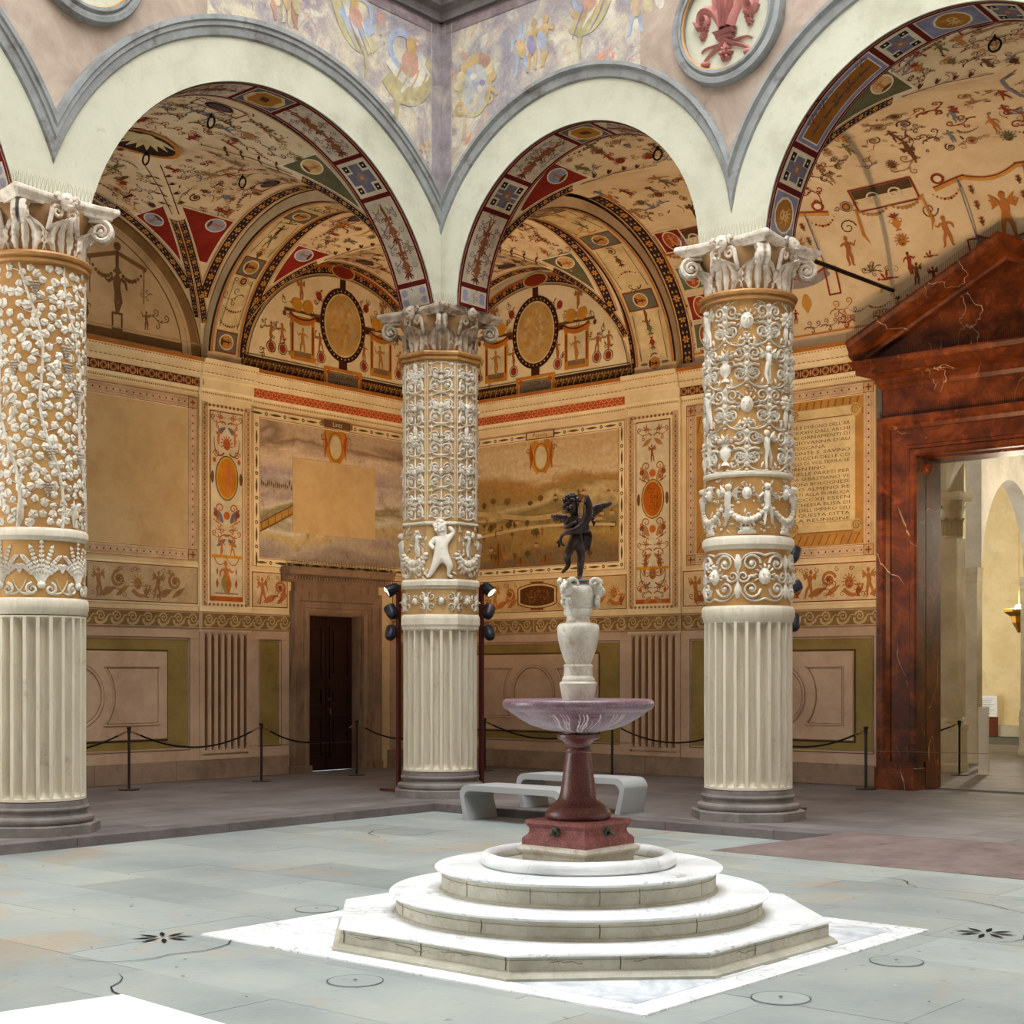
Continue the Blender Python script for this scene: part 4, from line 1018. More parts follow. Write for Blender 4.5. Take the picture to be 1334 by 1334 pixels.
# ------------------------------------------------------------------ painted and framed upper walls
BRN, SEP, RUST = (156, 112, 68), (136, 100, 68), (172, 84, 40)
def wave_frieze(wall, m, MM, s0, s1, dirn, h0=0.0):
    p = obj('wave_frieze', wbox(MB(), m, s0, s1, 2.50, 2.80, h0, h0 + .04, .008), M_['pink'], wall)
    o = Orn(); o.rect(s0 + .01, s1 - .01, 2.535, 2.765, (140, 112, 66), 1)
    n = max(1, round((s1 - s0) / .30)); d = (s1 - s0) / n
    for i in range(n):
        o.push(s0 + d * (i + .5), 2.65, d / .30, 0, dirn < 0); C = (198, 168, 126)
        o.spiral(.02, .02, .085, PI * .95, -1.5, .030, C, 2, 0, 16); o.spiral(.02, .02, .06, PI * .9, -1.3, .012, (124, 96, 58), 3, 0, 14)
        o.curve((-.075, .0), (-.1, -.12), (.06, -.13), (.13, -.02), .045, C, 2, 0, 8, False); o.curve((.1, -.06), (.15, .02), (.16, .06), (.22, .04), .03, C, 2, 0, 6); o.pop()
    for z in (2.515, 2.785): o.strip([(s0, z), (s1, z)], .012, (156, 124, 84), 2)
    o.build('scroll_painting', lambda u, v, h: MM(u, v, h + h0 + .04), M_['paint'], p)
for w, m, MM, segs, d in ((wall_left, ml, ML, ((-5.95, PL[0]), (PL[0], PL[1]), (PL[1], 1.63), (4.12, YR)), 1), (wall_right, mr, MR, ((XL, -2.86), (-2.86, PR[0]), (PR[0], PR[1]), (PR[1], 4.2)), -1)):
    for i, (a, b) in enumerate(segs): wave_frieze(w, m, MM, a, b, -1 if (m is mr and i == 0) else 1, .06 if abs(b - a) < 1.3 and i in (1, 2) and a in (PL[0], PR[0]) else 0.0)
def frieze(wall, m, MM, s0, s1, cols, seed, ground=(216, 192, 150), plaque=None):
    rng = random.Random(seed)
    p = obj('frieze_panel', wbox(MB(), m, s0, s1, 2.88, 3.55, 0, .02, .006), M_['cream'], wall); o = Orn()
    o.frame(s0 + .02, s1 - .02, 2.91, 3.52, .018, cols[0], 1)
    o.rect(s0 + .045, s1 - .045, 2.935, 3.495, ground, 1)
    x = s0 + .28; i = 0
    while x < s1 - .15:
        if plaque and abs(x - plaque) < .62: x += .1; continue
        if i % 3 == 0: o.figure(x, 2.97, .46, cols[1], rng, 2, 0, True); o.leaf(x, 3.0, .34, .14, .4, cols[1], 2)
        elif i % 3 == 1: o.spiral(x, 3.26, .13, rng.uniform(0, 6), 1.7, .05, cols[1], 2); o.flower(x, 3.26, .06, cols[2], cols[0], 3); o.leaf(x - .05, 3.0, .3, .1, .6, cols[1], 2); o.tendril(x - .16, 3.06, .3, .2, cols[2], rng, 2, 0, .05)
        else: o.mask_face(x, 3.2, .22, cols[1], cols[0], 2); o.curve((x - .1, 3.1), (x + .05, 2.93), (x + .2, 3.0), (x + .24, 3.18), .08, cols[1], 2); o.vase(x + .16, 2.98, .22, cols[2], cols[1], 2)
        for _ in range(3): o.spiral(x + rng.uniform(-.18, .18), 3.22 + rng.choice((-.2, .2)), .045, rng.uniform(0, 6), 1.3, .012, cols[2], 2)
        x += .36; i += 1
    if plaque:
        def cap(hw, hh): return [(plaque + hw * max(-1, min(1, 1.3 * math.cos(t))) , 3.21 + hh * math.sin(t)) for t in [2 * PI * k / 28 for k in range(28)]]
        o.rect(plaque - .2, plaque + .2, 2.93, 3.49, (206, 170, 120), 3); o.rect(plaque - .15, plaque + .15, 3.43, 3.475, (128, 66, 32), 4); o.rect(plaque - .15, plaque + .15, 2.945, 2.99, (128, 66, 32), 4)
        o.poly(cap(.48, .24), cols[0], 4); o.poly(cap(.45, .22), (222, 194, 146), 5); o.poly(cap(.41, .19), (96, 58, 28) if m is mr else (150, 92, 44), 6)
        if m is ml: o.text('ANNO', plaque + .1, 3.24, .10, (72, 40, 24), 7); o.text('MDCCCIX', plaque + .1, 3.10, .10, (72, 40, 24), 7)
        else:
            for _ in range(60): o.blob(plaque + rng.uniform(-.3, .3), 3.21 + rng.uniform(-.13, .13), .02, .014, (134, 92, 46), 7, 0, 0, 6)
    o.build('frieze_painting', lambda u, v, h: MM(u, v, h + .02), M_['paint'], p)
frieze(wall_left, ml, ML, -5.9, PL[0], (142, 104, 72), 1, (206, 178, 138), -3.05) if False else frieze(wall_left, ml, ML, -5.9, PL[0], ((142, 100, 60), (164, 124, 82), (150, 112, 74)), 1, (206, 180, 142), -2.95)
frieze(wall_left, ml, ML, PL[1] + .02, 1.60, ((128, 70, 44), (180, 114, 72), (150, 80, 44)), 2)
frieze(wall_left, ml, ML, 4.14, YR, ((128, 70, 44), (180, 114, 62), (150, 80, 44)), 3)
frieze(wall_right, mr, MR, XL + .02, PR[0] - .02, ((128, 84, 46), (190, 122, 56), (160, 88, 42)), 4, (214, 184, 132), -2.79)
frieze(wall_right, mr, MR, PR[1] + .02, 4.18, ((150, 52, 28), (178, 116, 62), (158, 78, 42)), 5, (222, 198, 152))
def picture_frame(wall, m, MM, s0, s1, z0, z1, w, style, seed):
    mb = MB()
    for a, b, c, d in ((s0, s1, z0, z0 + w), (s0, s1, z1 - w, z1), (s0, s0 + w, z0 + w, z1 - w), (s1 - w, s1, z0 + w, z1 - w)): wbox(mb, m, a, b, c, d, 0, .03, .006)
    p = obj('picture_frame', mb, M_['cream'], wall); o = Orn()
    RD, DK = (168, 96, 66), (92, 62, 44)
    for k in (.012, w - .022): o.frame(s0 + k, s1 - k, z0 + k, z1 - k, .010, RD, 1)
    mid = w / 2; loop = [(s0 + mid, z0 + mid), (s1 - mid, z0 + mid), (s1 - mid, z1 - mid), (s0 + mid, z1 - mid), (s0 + mid, z0 + mid)]
    if style == 'dots':
        for a, b, c, d in ((s0, s1, z0, z0 + w), (s0, s1, z1 - w, z1), (s0, s0 + w, z0, z1), (s1 - w, s1, z0, z1)): o.rect(a + .03, b - .03, c + .03, d - .03, (218, 190, 156), 1)
        dots(o, loop, .125, lambda x, y, a, i: (o.poly([(x - .02, y), (x, y - .02), (x + .02, y), (x, y + .02)], (124, 78, 60), 3)))
        dots(o, loop, .0625, lambda x, y, a, i: [o.strip([(x - .028, y + q * .055), (x, y + q * .03), (x + .028, y + q * .055)], .007, (180, 128, 100), 2) for q in (-1, 1)] if abs(math.sin(a)) < .5 else [o.strip([(x + q * .055, y - .028), (x + q * .03, y), (x + q * .055, y + .028)], .007, (180, 128, 100), 2) for q in (-1, 1)])
        for x in (s0 + mid, s1 - mid):
            for z in (z0 + mid, z1 - mid): o.rect(x - mid + .02, x + mid - .02, z - mid + .02, z + mid - .02, (206, 166, 126), 3); o.frame(x - mid + .012, x + mid - .012, z - mid + .012, z + mid - .012, .009, DK, 4); o.flower(x, z, .055, (140, 84, 36), DK, 5, 0, 4)
    else:
        def link(x, y, a, i):
            if i % 2: o.blob(x, y, .035, .035, (120, 100, 52), 2, 0, 0, 8); o.blob(x, y, .016, .016, CRM, 3, 0, 0, 6)
            else: o.leaf(x - .12 * math.cos(a), y - .12 * math.sin(a), .26, .05, a, (120, 104, 56), 2); o.strip([(x - .1 * math.cos(a), y - .1 * math.sin(a)), (x + .1 * math.cos(a), y + .1 * math.sin(a))], .01, (84, 66, 40), 3)
        dots(o, loop, .21, link)
    o.build('frame_painting', lambda u, v, h: MM(u, v, h + .03), M_['paint'], p); return p
BL = (-5.6, -.37, 3.62, 6.34)
picture_frame(wall_left, ml, ML, *BL, .21, 'dots', 1)
obj('blank_panel', wbox(MB(), ml, BL[0] + .2, BL[1] - .2, BL[2] + .2, BL[3] - .2, 0, .012), M_['ochre'], wall_left)
picture_frame(wall_left, ml, ML, .79, 4.98, 3.60, 6.34, .17, 'links', 2)
pl = obj('landscape_fresco', wbox(MB(), ml, .95, 4.82, 3.76, 6.18, 0, .012), M_['land_l'], wall_left)
obj('blank_patch', wbox(MB(), ml, 1.71, 3.72, 4.26, 5.58, .012, .022), M_['ochre'], pl)
picture_frame(wall_right, mr, MR, -5.0, -.76, 3.60, 6.26, .16, 'links', 3)
pr = obj('landscape_fresco', wbox(MB(), mr, -4.85, -.91, 3.75, 6.11, 0, .012), M_['land_r'], wall_right)
SC = (.52, 4.03, 3.60, 6.34)
picture_frame(wall_right, mr, MR, *SC, .2, 'dots', 4)
sb = obj('inscription_panel', wbox(MB(), mr, SC[0] + .19, SC[1] - .19, SC[2] + .19, SC[3] - .19, 0, .012), M_['ochre'], wall_right)
# figures and details inside the two landscapes
rng = random.Random(12); o = Orn()
def crest(x, z, s):
    o.push(x, z, s); GO = (206, 146, 56)
    for q in (-1, 1): o.curve((q * .1, .5), (q * .5, .45), (q * .5, .05), (q * .12, -.42), .26, GO if q < 0 else (196, 130, 48), 2); o.strip([(q * .42, .5), (q * .36, .1), (q * .42, -.3)], [.02, .12, .02], (176, 84, 40), 3); o.spiral(q * .5, .3, .1, 0, q * 1.2, .02, UMB, 2)
    o.blob(0, .05, .3, .46, GO, 4, 0, 0, 16); o.ring(0, .05, .27, .42, .03, (150, 96, 36), 5, 18); o.blob(0, .05, .22, .34, (214, 198, 160), 5, 0, 0, 16); o.pop()
crest(2.72, 5.84, .62)
for i in range(16): o.leaf(1.0 + .045 * i, 4.98 + .06 * rng.random(), rng.uniform(.05, .16), .03, PI / 2, (110, 96, 52), 2)
o.strip([(.96, 4.28), (1.3, 4.45), (1.7, 4.66)], .14, (190, 146, 72), 2); o.strip([(.96, 4.22), (1.3, 4.38), (1.7, 4.58)], .03, (128, 88, 44), 3); o.strip([(.96, 4.36), (1.3, 4.53), (1.7, 4.73)], .02, (128, 88, 44), 3)
for i in range(5): o.strip([(1.0 + .15 * i, 4.24 + .075 * i), (1.0 + .15 * i, 4.36 + .075 * i)], .015, (128, 88, 44), 3)
o.rect(2.42, 3.06, 6.20, 6.34, (116, 82, 50), 20); o.strip([(2.36, 6.27), (3.12, 6.27)], [.1, .1], (142, 104, 62), 19); o.text('Lintz', 2.74, 6.235, .12, (232, 214, 180), 22)
o.build('fresco_details', lambda u, v, h: MR(u, v, h) if False else ML(u, v, h + .014), M_['paint'], pl)
o = Orn(); crest(-2.70, 5.74, .62)
for i in range(70):
    x, z = rng.uniform(-4.8, -.95), rng.choice((3.95, 4.1, 4.45, 4.6, 5.0)) + rng.uniform(-.08, .08); k = rng.random()
    if k < .5: o.blob(x, z, rng.uniform(.04, .1), rng.uniform(.03, .07), rng.choice(((112, 90, 42), (98, 82, 44), (128, 96, 50))), 2, 0, 0, 7); o.strip([(x, z), (x, z - .09)], .012, (84, 62, 36), 2)
    elif k < .75: o.figure(x, z - .1, .16, rng.choice(((120, 78, 42), (150, 92, 48))), rng, 2)
    else: o.rect(x, x + .1, z, z + .05, (196, 172, 124), 2); o.poly([(x - .01, z + .05), (x + .11, z + .05), (x + .05, z + .1)], (150, 84, 46), 2)
for x, h in ((-3.75, .42), (-3.2, .12), (-2.6, .14)): o.poly([(x - .16, 3.82), (x + .16, 3.82), (x + .03, 3.82 + h), (x - .03, 3.82 + h)], (146, 100, 52), 2); o.strip([(x, 3.82), (x, 3.82 + h)], .04, (116, 74, 40), 3)
o.rect(-3.05, -2.36, 6.115, 6.255, (120, 66, 36), 20); o.rect(-3.02, -2.39, 6.13, 6.24, (226, 200, 152), 21); o.text('Posonia', -2.70, 6.15, .11, (124, 70, 40), 22)
o.curve((-4.8, 4.75), (-3.9, 5.0), (-3.4, 4.5), (-2.2, 4.7), .09, (198, 172, 120), 2, 0, 14, False); o.curve((-4.8, 4.3), (-3.8, 4.42), (-3, 4.6), (-1, 4.42), .05, (206, 182, 134), 2, 0, 14, False)
o.build('fresco_details', lambda u, v, h: MR(u, v, h + .014), M_['paint'], pr)
# inscription on a painted scroll
o = Orn(); PA = (226, 204, 156); o.rect(.72, 3.83, 3.80, 6.14, (190, 140, 74), 0)
for i in range(26): o.strip([(.74 + .128 * i, 3.82), (.70 + .128 * i + .12, 3.98)], .02, (150, 98, 40), 1); o.strip([(.74 + .128 * i, 5.85), (.80 + .128 * i, 6.12)], .03, (156, 104, 44), 1)
o.rect(.86, 3.70, 4.15, 5.95, PA, 2); o.rect(.86, 2.6, 3.98, 4.2, PA, 2); o.frame(.86, 3.70, 4.15, 5.95, .012, (186, 152, 98), 3)
for x0, x1, z, up in ((2.6, 3.7, 5.92, 1), (2.6, 3.72, 4.10, -1), (.9, 1.9, 5.92, 1), (.9, 1.9, 4.05, -1)):
    o.rect(x0, x1, z - .08, z + .08, (226, 202, 150), 4); o.strip([(x0, z - .08), (x1, z - .08)], .02, (150, 110, 60), 5); o.strip([(x0, z + .08), (x1, z + .08)], .01, (186, 150, 96), 5)
    for x in (x0, x1): o.blob(x, z, .095, .105, (206, 172, 112), 6, 0, 0, 14); o.spiral(x, z, .08, 0, 1.8, .014, (146, 104, 56), 7)
LN = ['NEL RISTAURO FATTO A PERFEZIONE E DISEGNO DELL’AR', 'CHITETTO CIVICO NEL MDCCCXXXIV DALL’ARCHI', 'VIO I MOLTI E STRAORDINARI ORNAMENTI DI', 'STUCCO PER LE NOZZE DI GIOVANNA D’AU', 'STRIA COL GRANDUCA DI TOSCANA', 'E OPERA DI ANDREA DA MONTE S. SAVINO', 'NELLE COLONNE SONO GLI STUCCHI DELLE CO', 'LONNE E LEONARDO RICCIARELLI DI VOLTERRA SE', 'GUACE E DI SIGNOLLI FIORENTINO', 'LE CITTA FURON ESPRESSE NELLE PARETI PER', 'MANO E FURONO DIPINTE DA SEBASTIANO VE', 'RONESE E DA CESARE BAGLIONI BOLOGNESE', 'E ERAN QUASI DISTRUTTI O ALMENO RE', 'STAURATI E FURONO RICHIAMATI ALLA PUBBLICA', 'LUCE E NELL’ANNO MDCCCXII ESSEN', 'DO SIGNORA LA GRAN DUCHESSA ELISA DI', 'TOSCANA E SIGNO IL BARONE DELL’IMPERO GIU', 'LIO PREFETTORE E MERE DI QUESTA CITTA', 'DELL’ORDINE IMP. DELLA REUNIONE']
for i, t in enumerate(LN):
    o.text(t, 3.62 - (2.6 if i not in (4, 8) else 2.2 + .4), 5.70 - .0835 * i, .075, (104, 74, 44), 4, 'LEFT', 2.58 if i not in (4, 8) else 2.15)
o.build('inscription', lambda u, v, h: MR(u, v, h + .014), M_['paint'], sb)
# pilaster grotesques
for wall, m, MM, (a, b), cols, seed, yel in ((wall_left, ml, ML, PL, ((178, 96, 52), (196, 126, 66), (124, 116, 128), (150, 76, 44)), 21, (208, 138, 36)), (wall_right, mr, MR, PR, ((168, 110, 66), (150, 96, 60), (186, 134, 84), (134, 84, 54)), 22, (182, 98, 28))):
    rng = random.Random(seed); o = Orn(); c = (a + b) / 2; hw = (b - a) / 2 - .19
    p = obj('pilaster_panel', wbox(MB(), m, c - hw, c + hw, 2.98, 6.16, .06, .068), M_['cream'], wall)
    o.rect(c - hw + .02, c + hw - .02, 3.0, 6.14, (222, 208, 176), 1); o.frame(c - hw, c + hw, 2.98, 6.16, .015, (146, 82, 54), 2)
    o.rect(c - hw, c + hw, 2.98, 3.06, (188, 96, 34), 2)
    for q in (-1, 1):
        xs = c + q * (hw + .1)
        o.strip([(xs, 2.9), (xs, 6.28)], .12, (206, 176, 136), 1)
        z = 2.95
        while z < 6.25: o.blob(xs + q * .01, z, .022, .03, (150, 110, 74), 2, 0, 0, 6); o.strip([(xs - .05, z + .04), (xs + .05, z + .04)], .012, (176, 130, 90), 2); z += .085
    z = 6.22; x = a + .1
    while x < b - .08: o.blob(x, 6.24, .03, .025, (146, 96, 62), 2, 0, 0, 6); o.blob(x, 2.92, .03, .025, (156, 116, 80), 2, 0, 0, 6); x += .085
    for z, rx, ry in ((5.05 if m is ml else 4.80, .2, .33 if m is ml else .3),):
        o.blob(c, z, rx * 1.22, ry * 1.16, (110, 84, 48), 3, 0, 0, 20); o.blob(c, z, rx * 1.12, ry * 1.1, (206, 170, 96), 4, 0, 0, 20); o.blob(c, z, rx, ry, yel, 5, 0, 0, 20)
        if m is ml: o.figure(c, z - .26, .5, (206, 120, 70), rng, 6)
        else:
            for _ in range(40): o.blob(c + rng.uniform(-.11, .11), z + rng.uniform(-.2, .2), .018, .014, (146, 72, 22), 6, 0, 0, 6)
        for q in (-1, 1): o.blob(c + q * .3, z, .035, .11, (112, 82, 60), 3, 0, 0, 8)
    zz = [(6.0, 'b'), (5.62, 'm'), (4.42, 's'), (4.12, 'b'), (3.85, 'y'), (3.2, 'f')] if m is ml else [(5.95, 'b'), (5.55, 'f2'), (5.25, 's'), (4.28, 's'), (3.95, 'b'), (3.72, 'y'), (3.5, 'm'), (3.2, 'b')]
    for z, k in zz:
        if k == 'b':
            for mir in (0, 1): o.push(c, z, 1, 0, bool(mir)); o.tendril(.02, -.05, .3, .1, cols[0], random.Random(z), 2, 0, .07); o.bird(.15, .06, .18, cols[1], random.Random(3), 2); o.leaf(.03, -.1, .22, .1, -.6, cols[2], 2); o.pop()
        elif k == 'm':
            o.mask_face(c, z, .22, cols[0], cols[3], 3)
            for mir in (0, 1): o.push(c, z, 1, 0, bool(mir)); o.figure(.17, -.02, .28, cols[1], random.Random(5), 2); o.spiral(.22, -.18, .07, 0, 1.5, .02, cols[0], 2); o.curve((.05, -.15), (.2, -.3), (.28, -.1), (.26, .1), .03, cols[3], 2); o.blob(.26, -.28, .035, .045, (188, 96, 44), 3); o.pop()
        elif k == 's':
            for mir in (0, 1): o.push(c, z, 1, 0, bool(mir)); o.leaf(.08, -.12, .3, .16, .9, cols[2], 2); o.blob(.23, .02, .05, .05, cols[3], 3); o.spiral(.14, .12, .09, -1, 1.4, .025, cols[0], 2); o.bird(.2, -.12, .2, cols[1], random.Random(2), 2); o.pop()
            o.blob(c, z, .07, .07, (202, 112, 52), 4, 0, 0, 10)
        elif k == 'y':
            o.strip([(c - hw + .03, z - .12), (c + hw - .03, z - .12)], .05, (214, 150, 44), 3)
            for q in (-1, 1): o.figure(c + q * .12, z - .1, .28, cols[1], rng, 3); o.curve((c + q * .26, z - .14), (c + q * .2, z - .3), (c + q * .08, z - .3), (c, z - .14), .02, cols[0], 2)
        else:
            o.figure(c, z - .1, .56 if k == 'f' else .3, cols[1], rng, 3, 0, k == 'f2')
            if k == 'f':
                o.leaf(c - .02, z - .08, .36, .22, PI / 2, (166, 150, 96), 3); o.leaf(c + .04, z - .08, .3, .14, PI / 2, (190, 116, 52), 4); o.strip([(c - .24, z - .09), (c + .24, z - .09)], .015, UMB, 2)
                for q in (-1, 1): o.leaf(c + q * .2, z, .16, .06, PI / 2, cols[0], 3); o.leaf(c + q * .2, z + .22, .12, .04, PI / 2, cols[0], 3)
    o.build('pilaster_painting', lambda u, v, h: MM(u, v, h + .068), M_['paint'], p)
# painted bands of the cornice
for cor, MM, s0, s1, P_ in ((cor_l, ML, -5.9, YR - .2, PL), (cor_r, MR, XL + .2, 3.94, PR)):
    o = Orn(); L_ = np.linspace(s0, s1, 2)
    def bd(z0, z1, col, L=1): o.rect(s0, s1, z0, z1, col, L)
    H0, H1, H2, H3 = .02, .075, .02, .02
    o.rect(s0, s1, 6.905, 6.965, (190, 118, 48), 40)
    s = s0
    while s < s1:
        o.rect(s, s + .028, 6.875, 6.895, (196, 132, 84), 34); s += .056
    s = s0
    while s < s1: o.rect(s, s + .05, 6.742, 6.754, (150, 90, 44), 30); s += .085
    # round bosses beside the blank and inscription walls, red lozenges in the corner bay
    red = (P_[1], s1) if MM is ML else (s0, P_[0])
    o.rect(red[0], red[1], 6.51, 6.655, (196, 84, 44), 3)
    s = red[0] + .07
    while s < red[1] - .05:
        o.strip([(s - .06, 6.52), (s + .06, 6.645)], .016, (228, 160, 104), 4); o.strip([(s - .06, 6.645), (s + .06, 6.52)], .016, (228, 160, 104), 4); o.blob(s, 6.583, .014, .014, (150, 50, 28), 5, 0, 0, 5); s += .12
    oth = (s0, P_[0]) if MM is ML else (P_[1], s1)
    o.rect(oth[0], oth[1], 6.51, 6.655, (96, 52, 34), 3); s = oth[0] + .09
    while s < oth[1] - .05:
        o.blob(s, 6.583, .064, .064, (200, 150, 96), 4, 0, 0, 14); o.blob(s, 6.583, .048, .048, (150, 92, 52), 5, 0, 0, 12); o.blob(s, 6.583, .022, .022, (70, 34, 24), 6, 0, 0, 8); o.blob(s + .09, 6.583, .016, .055, (206, 160, 116), 4, 0, 0, 6); s += .18
    s = s0
    while s < s1: o.rect(s, s + .02, 6.42, 6.445, (150, 106, 66), 5); s += .04
    def MC(u, v, h, MM=MM):
        d = np.where(v > 6.9, .142, np.where(v > 6.87, .125, np.where(v > 6.735, .085, np.where(v > 6.5, .062, .026))))
        return MM(u, v, h + d + np.where((u > P_[0] + .001) & (u < P_[1] - .001), .05, 0))
    o.build('cornice_painting', MC, M_['paint'], cor)
# ------------------------------------------------------------------ lunettes
def lunette(wall, m, MM, c, Wd, H, seed, mode, lines=()):
    rng = random.Random(seed); n = 40
    arc = lambda k, t: (c + Wd * k * math.sin(t), ZS + H * k * math.cos(t))
    ring = [arc(1, -PI / 2 + PI * i / n) for i in range(n + 1)]
    mb = MB().loops([[m(s, z, 0) for s, z in ring], [m(s, z, .01) for s, z in ring]])
    p = obj('lunette', mb, M_['lunette_grey'] if mode == 'grey' else M_['cream'], wall); o = Orn()
    A_ = lambda k: [arc(k, -PI / 2 + PI * i / 60) for i in range(61)]
    if mode == 'grey':
        for k, w, cc in ((.95, .16, (146, 114, 74)), (.90, .02, (196, 164, 116)), (.86, .02, (120, 90, 56)), (.985, .03, (120, 86, 50))): o.strip(A_(k), w, cc, 1)
        G = [(122, 92, 58), (134, 102, 64), (112, 82, 52)]
        x = c + .75
        for x in (c + 1.35, c - 1.35):
            o.figure(x, ZS + .45, .75, G[0], rng, 2); o.strip([(x - .55, ZS + 1.25), (x, ZS + 1.42), (x + .55, ZS + 1.25)], .07, G[1], 2); o.strip([(x, ZS + 1.0), (x, ZS + 1.45)], .06, G[2], 2)
            for q in (-1, 1): o.garland(x + q * .5, ZS + 1.22, x, ZS + 1.2, .2, .03, G[0], G[1], 2); o.strip([(x + q * .5, ZS + 1.2), (x + q * .5, ZS + .7)], .014, G[2], 2); o.figure(x + q * .55, ZS + .3, .3, G[1], rng, 2)
            o.frame(x - .1, x + .1, ZS + .2, ZS + .48, .03, G[2], 2); o.blob(x, ZS + 1.52, .07, .07, G[0], 2)
        field(o, lambda x, y, z: ((x - c) / Wd / .8) ** 2 + ((y - ZS) / H / .8) ** 2 < 1 and y > ZS + .3 and abs(abs(x - c) - 1.35) > .5, c - Wd, c + Wd, ZS + .3, ZS + H, .36, rng, G, False, (.22, .34))
        o.rect(c - Wd * .86, c + Wd * .86, ZS + .06, ZS + .2, (130, 98, 62), 2); o.strip([(c - Wd, ZS + .24), (c + Wd, ZS + .24)], .02, (196, 164, 116), 3)
    else:
        floral_band(o, A_(.955), .14, 1, ORA, DRK); o.strip(A_(.985), .05, (190, 96, 36), 5); o.strip(A_(.905), .018, OLI, 5)
        zb = ZS + .27
        o.rect(c - Wd * .95, c + Wd * .95, ZS + .02, ZS + .24, (66, 44, 34), 2); o.strip([(c - Wd * .95, zb), (c + Wd * .95, zb)], .02, OLI, 3)
        x = c - Wd * .92
        while x < c + Wd * .92:
            o.push(x, ZS + .12); o.leaf(-.04, -.07, .16, .05, 1.2, (196, 150, 84), 3); o.spiral(.04, 0, .05, 0, 1.2, .02, (186, 136, 74), 3); o.blob(-.05, .05, .02, .02, (214, 170, 100), 3); o.pop(); x += .135
        o.rect(c - .47, c + .47, ZS - .06, ZS + .33, (212, 138, 44), 5); o.rect(c - .41, c + .41, ZS - .04, ZS + .28, (226, 196, 140), 6); o.rect(c - .38, c + .38, ZS - .03, ZS + .26, (140, 128, 108), 7)
        for q in (-1, 1): o.blob(c + q * .35, ZS + .23, .06, .05, (196, 96, 50), 8)
        o.text(lines[0], c, ZS + .14, .105, (70, 52, 40), 9); o.text(lines[1], c, ZS + .015, .095, (70, 52, 40), 9)
        oz = ZS + 1.13
        o.ring(c, oz, .50, .62, .115, (64, 34, 28), 5, 36); o.blob(c, oz, .46, .58, (226, 200, 140), 6, 0, 0, 30); o.blob(c, oz, .43, .55, (204, 164, 96), 7, 0, 0, 30)
        for _ in range(50):
            t, k = rng.uniform(0, 6.28), math.sqrt(rng.random()) * .8; o.blob(c + .4 * k * math.cos(t), oz + .5 * k * math.sin(t), rng.uniform(.03, .09), rng.uniform(.02, .06), rng.choice(((214, 178, 116), (190, 150, 90), (206, 150, 70), (196, 176, 130))), 8, 0, rng.uniform(0, 3), 7)
        for i in range(34): t = 2 * PI * i / 34; o.blob(c + .50 * math.cos(t), oz + .62 * math.sin(t), .016, .016, (224, 196, 150), 9, 0, 0, 5)
        o.rect(c - .07, c + .07, oz + .66, oz + .84, (72, 42, 32), 5); o.rect(c - .1, c + .1, ZS + .33, oz - .66, (72, 42, 32), 5)
        for q in (-1, 1): o.rect(c + q * .62 - .08, c + q * .62 + .08, oz - .05, oz + .05, (72, 42, 32), 5)
        o.blob(c, ZS + H * .955, .3, .14, (206, 170, 110), 8, 0, 0, 16); o.blob(c, ZS + H * .955, .26, .11, (142, 52, 28), 9, 0, 0, 16)
        for q in (-1, 1):
            x = c + q * .97
            GO = (206, 136, 44)
            o.frame(x - .28, x + .28, zb + .06, zb + .84, .085, GO, 3); o.rect(x - .2, x + .2, zb + .12, zb + .76, (228, 212, 170), 3); o.rect(x - .2, x + .2, zb + .12, zb + .22, (140, 112, 76), 4); o.figure(x, zb + .2, .46, (190, 130, 60), rng, 5)
            o.curve((x - .3, zb + .86), (x - .12, zb + .7), (x + .12, zb + .7), (x + .3, zb + .86), .1, (196, 116, 40), 5, 0, 8, False); o.curve((x - .3, zb + .88), (x - .12, zb + .76), (x + .12, zb + .76), (x + .3, zb + .88), .03, (96, 52, 30), 6, 0, 8, False)
            o.strip([(x - .42, zb + .92), (x + .42, zb + .92)], .05, (110, 70, 38), 6)
            for s_ in (-1, 1): o.blob(x + s_ * .13, zb + 1.04, .13, .12, (210, 150, 52), 6, 0, s_ * .5, 10); o.rect(x + s_ * .24 - .015, x + s_ * .24 + .015, zb + .2, zb + .7, (120, 44, 30), 5); o.blob(x + s_ * .42, zb + .84, .04, .05, (120, 60, 40), 5)
            o.figure(x + q * .02, zb + 1.14, .36, (178, 112, 52), rng, 6, 0, True)
            for xx in (x - q * .44, x + q * .46, x + q * .72):
                if abs(xx - c) < Wd * .85: o.figure(xx, zb + .3, .34, (182, 116, 54), rng, 4); o.blob(xx, zb + .2, .07, .08, (160, 62, 36), 4, 0, 0, 10); o.ring(xx, zb + .2, .1, .1, .014, UMB, 4, 14); o.tendril(xx - .1, zb + .66, .2, 1.2, UMB, rng, 3, 0, .06)
            o.blob(c + q * .58, oz + .42, .07, .08, (150, 58, 36), 4, 0, 0, 10); o.tendril(c + q * .5, oz + .55, .3, 1.3, (140, 82, 44), rng, 3, 0, .06)
            for _ in range(26):
                xx, zz = c + q * rng.uniform(.62, Wd * .92), rng.uniform(zb, ZS + H * .85)
                if ((xx - c) / Wd) ** 2 + ((zz - ZS) / H) ** 2 < .7: o.spiral(xx, zz, rng.uniform(.04, .08), rng.uniform(0, 6), rng.choice((-1, 1)) * 1.3, .013, rng.choice(((150, 104, 60), UMB, (134, 112, 62))), 2); o.leaf(xx, zz, .1, .035, rng.uniform(0, 6), (150, 104, 60), 2)
    o.build('lunette_painting', lambda u, v, h: MM(u, v, h + .01), M_['paint'], p)
lunette(wall_left, ml, ML, BAYS[2].cy, BAYS[2].B, BAYS[2].H, 31, 'col', ('COLLOCANDO', 'PERACTIS'))
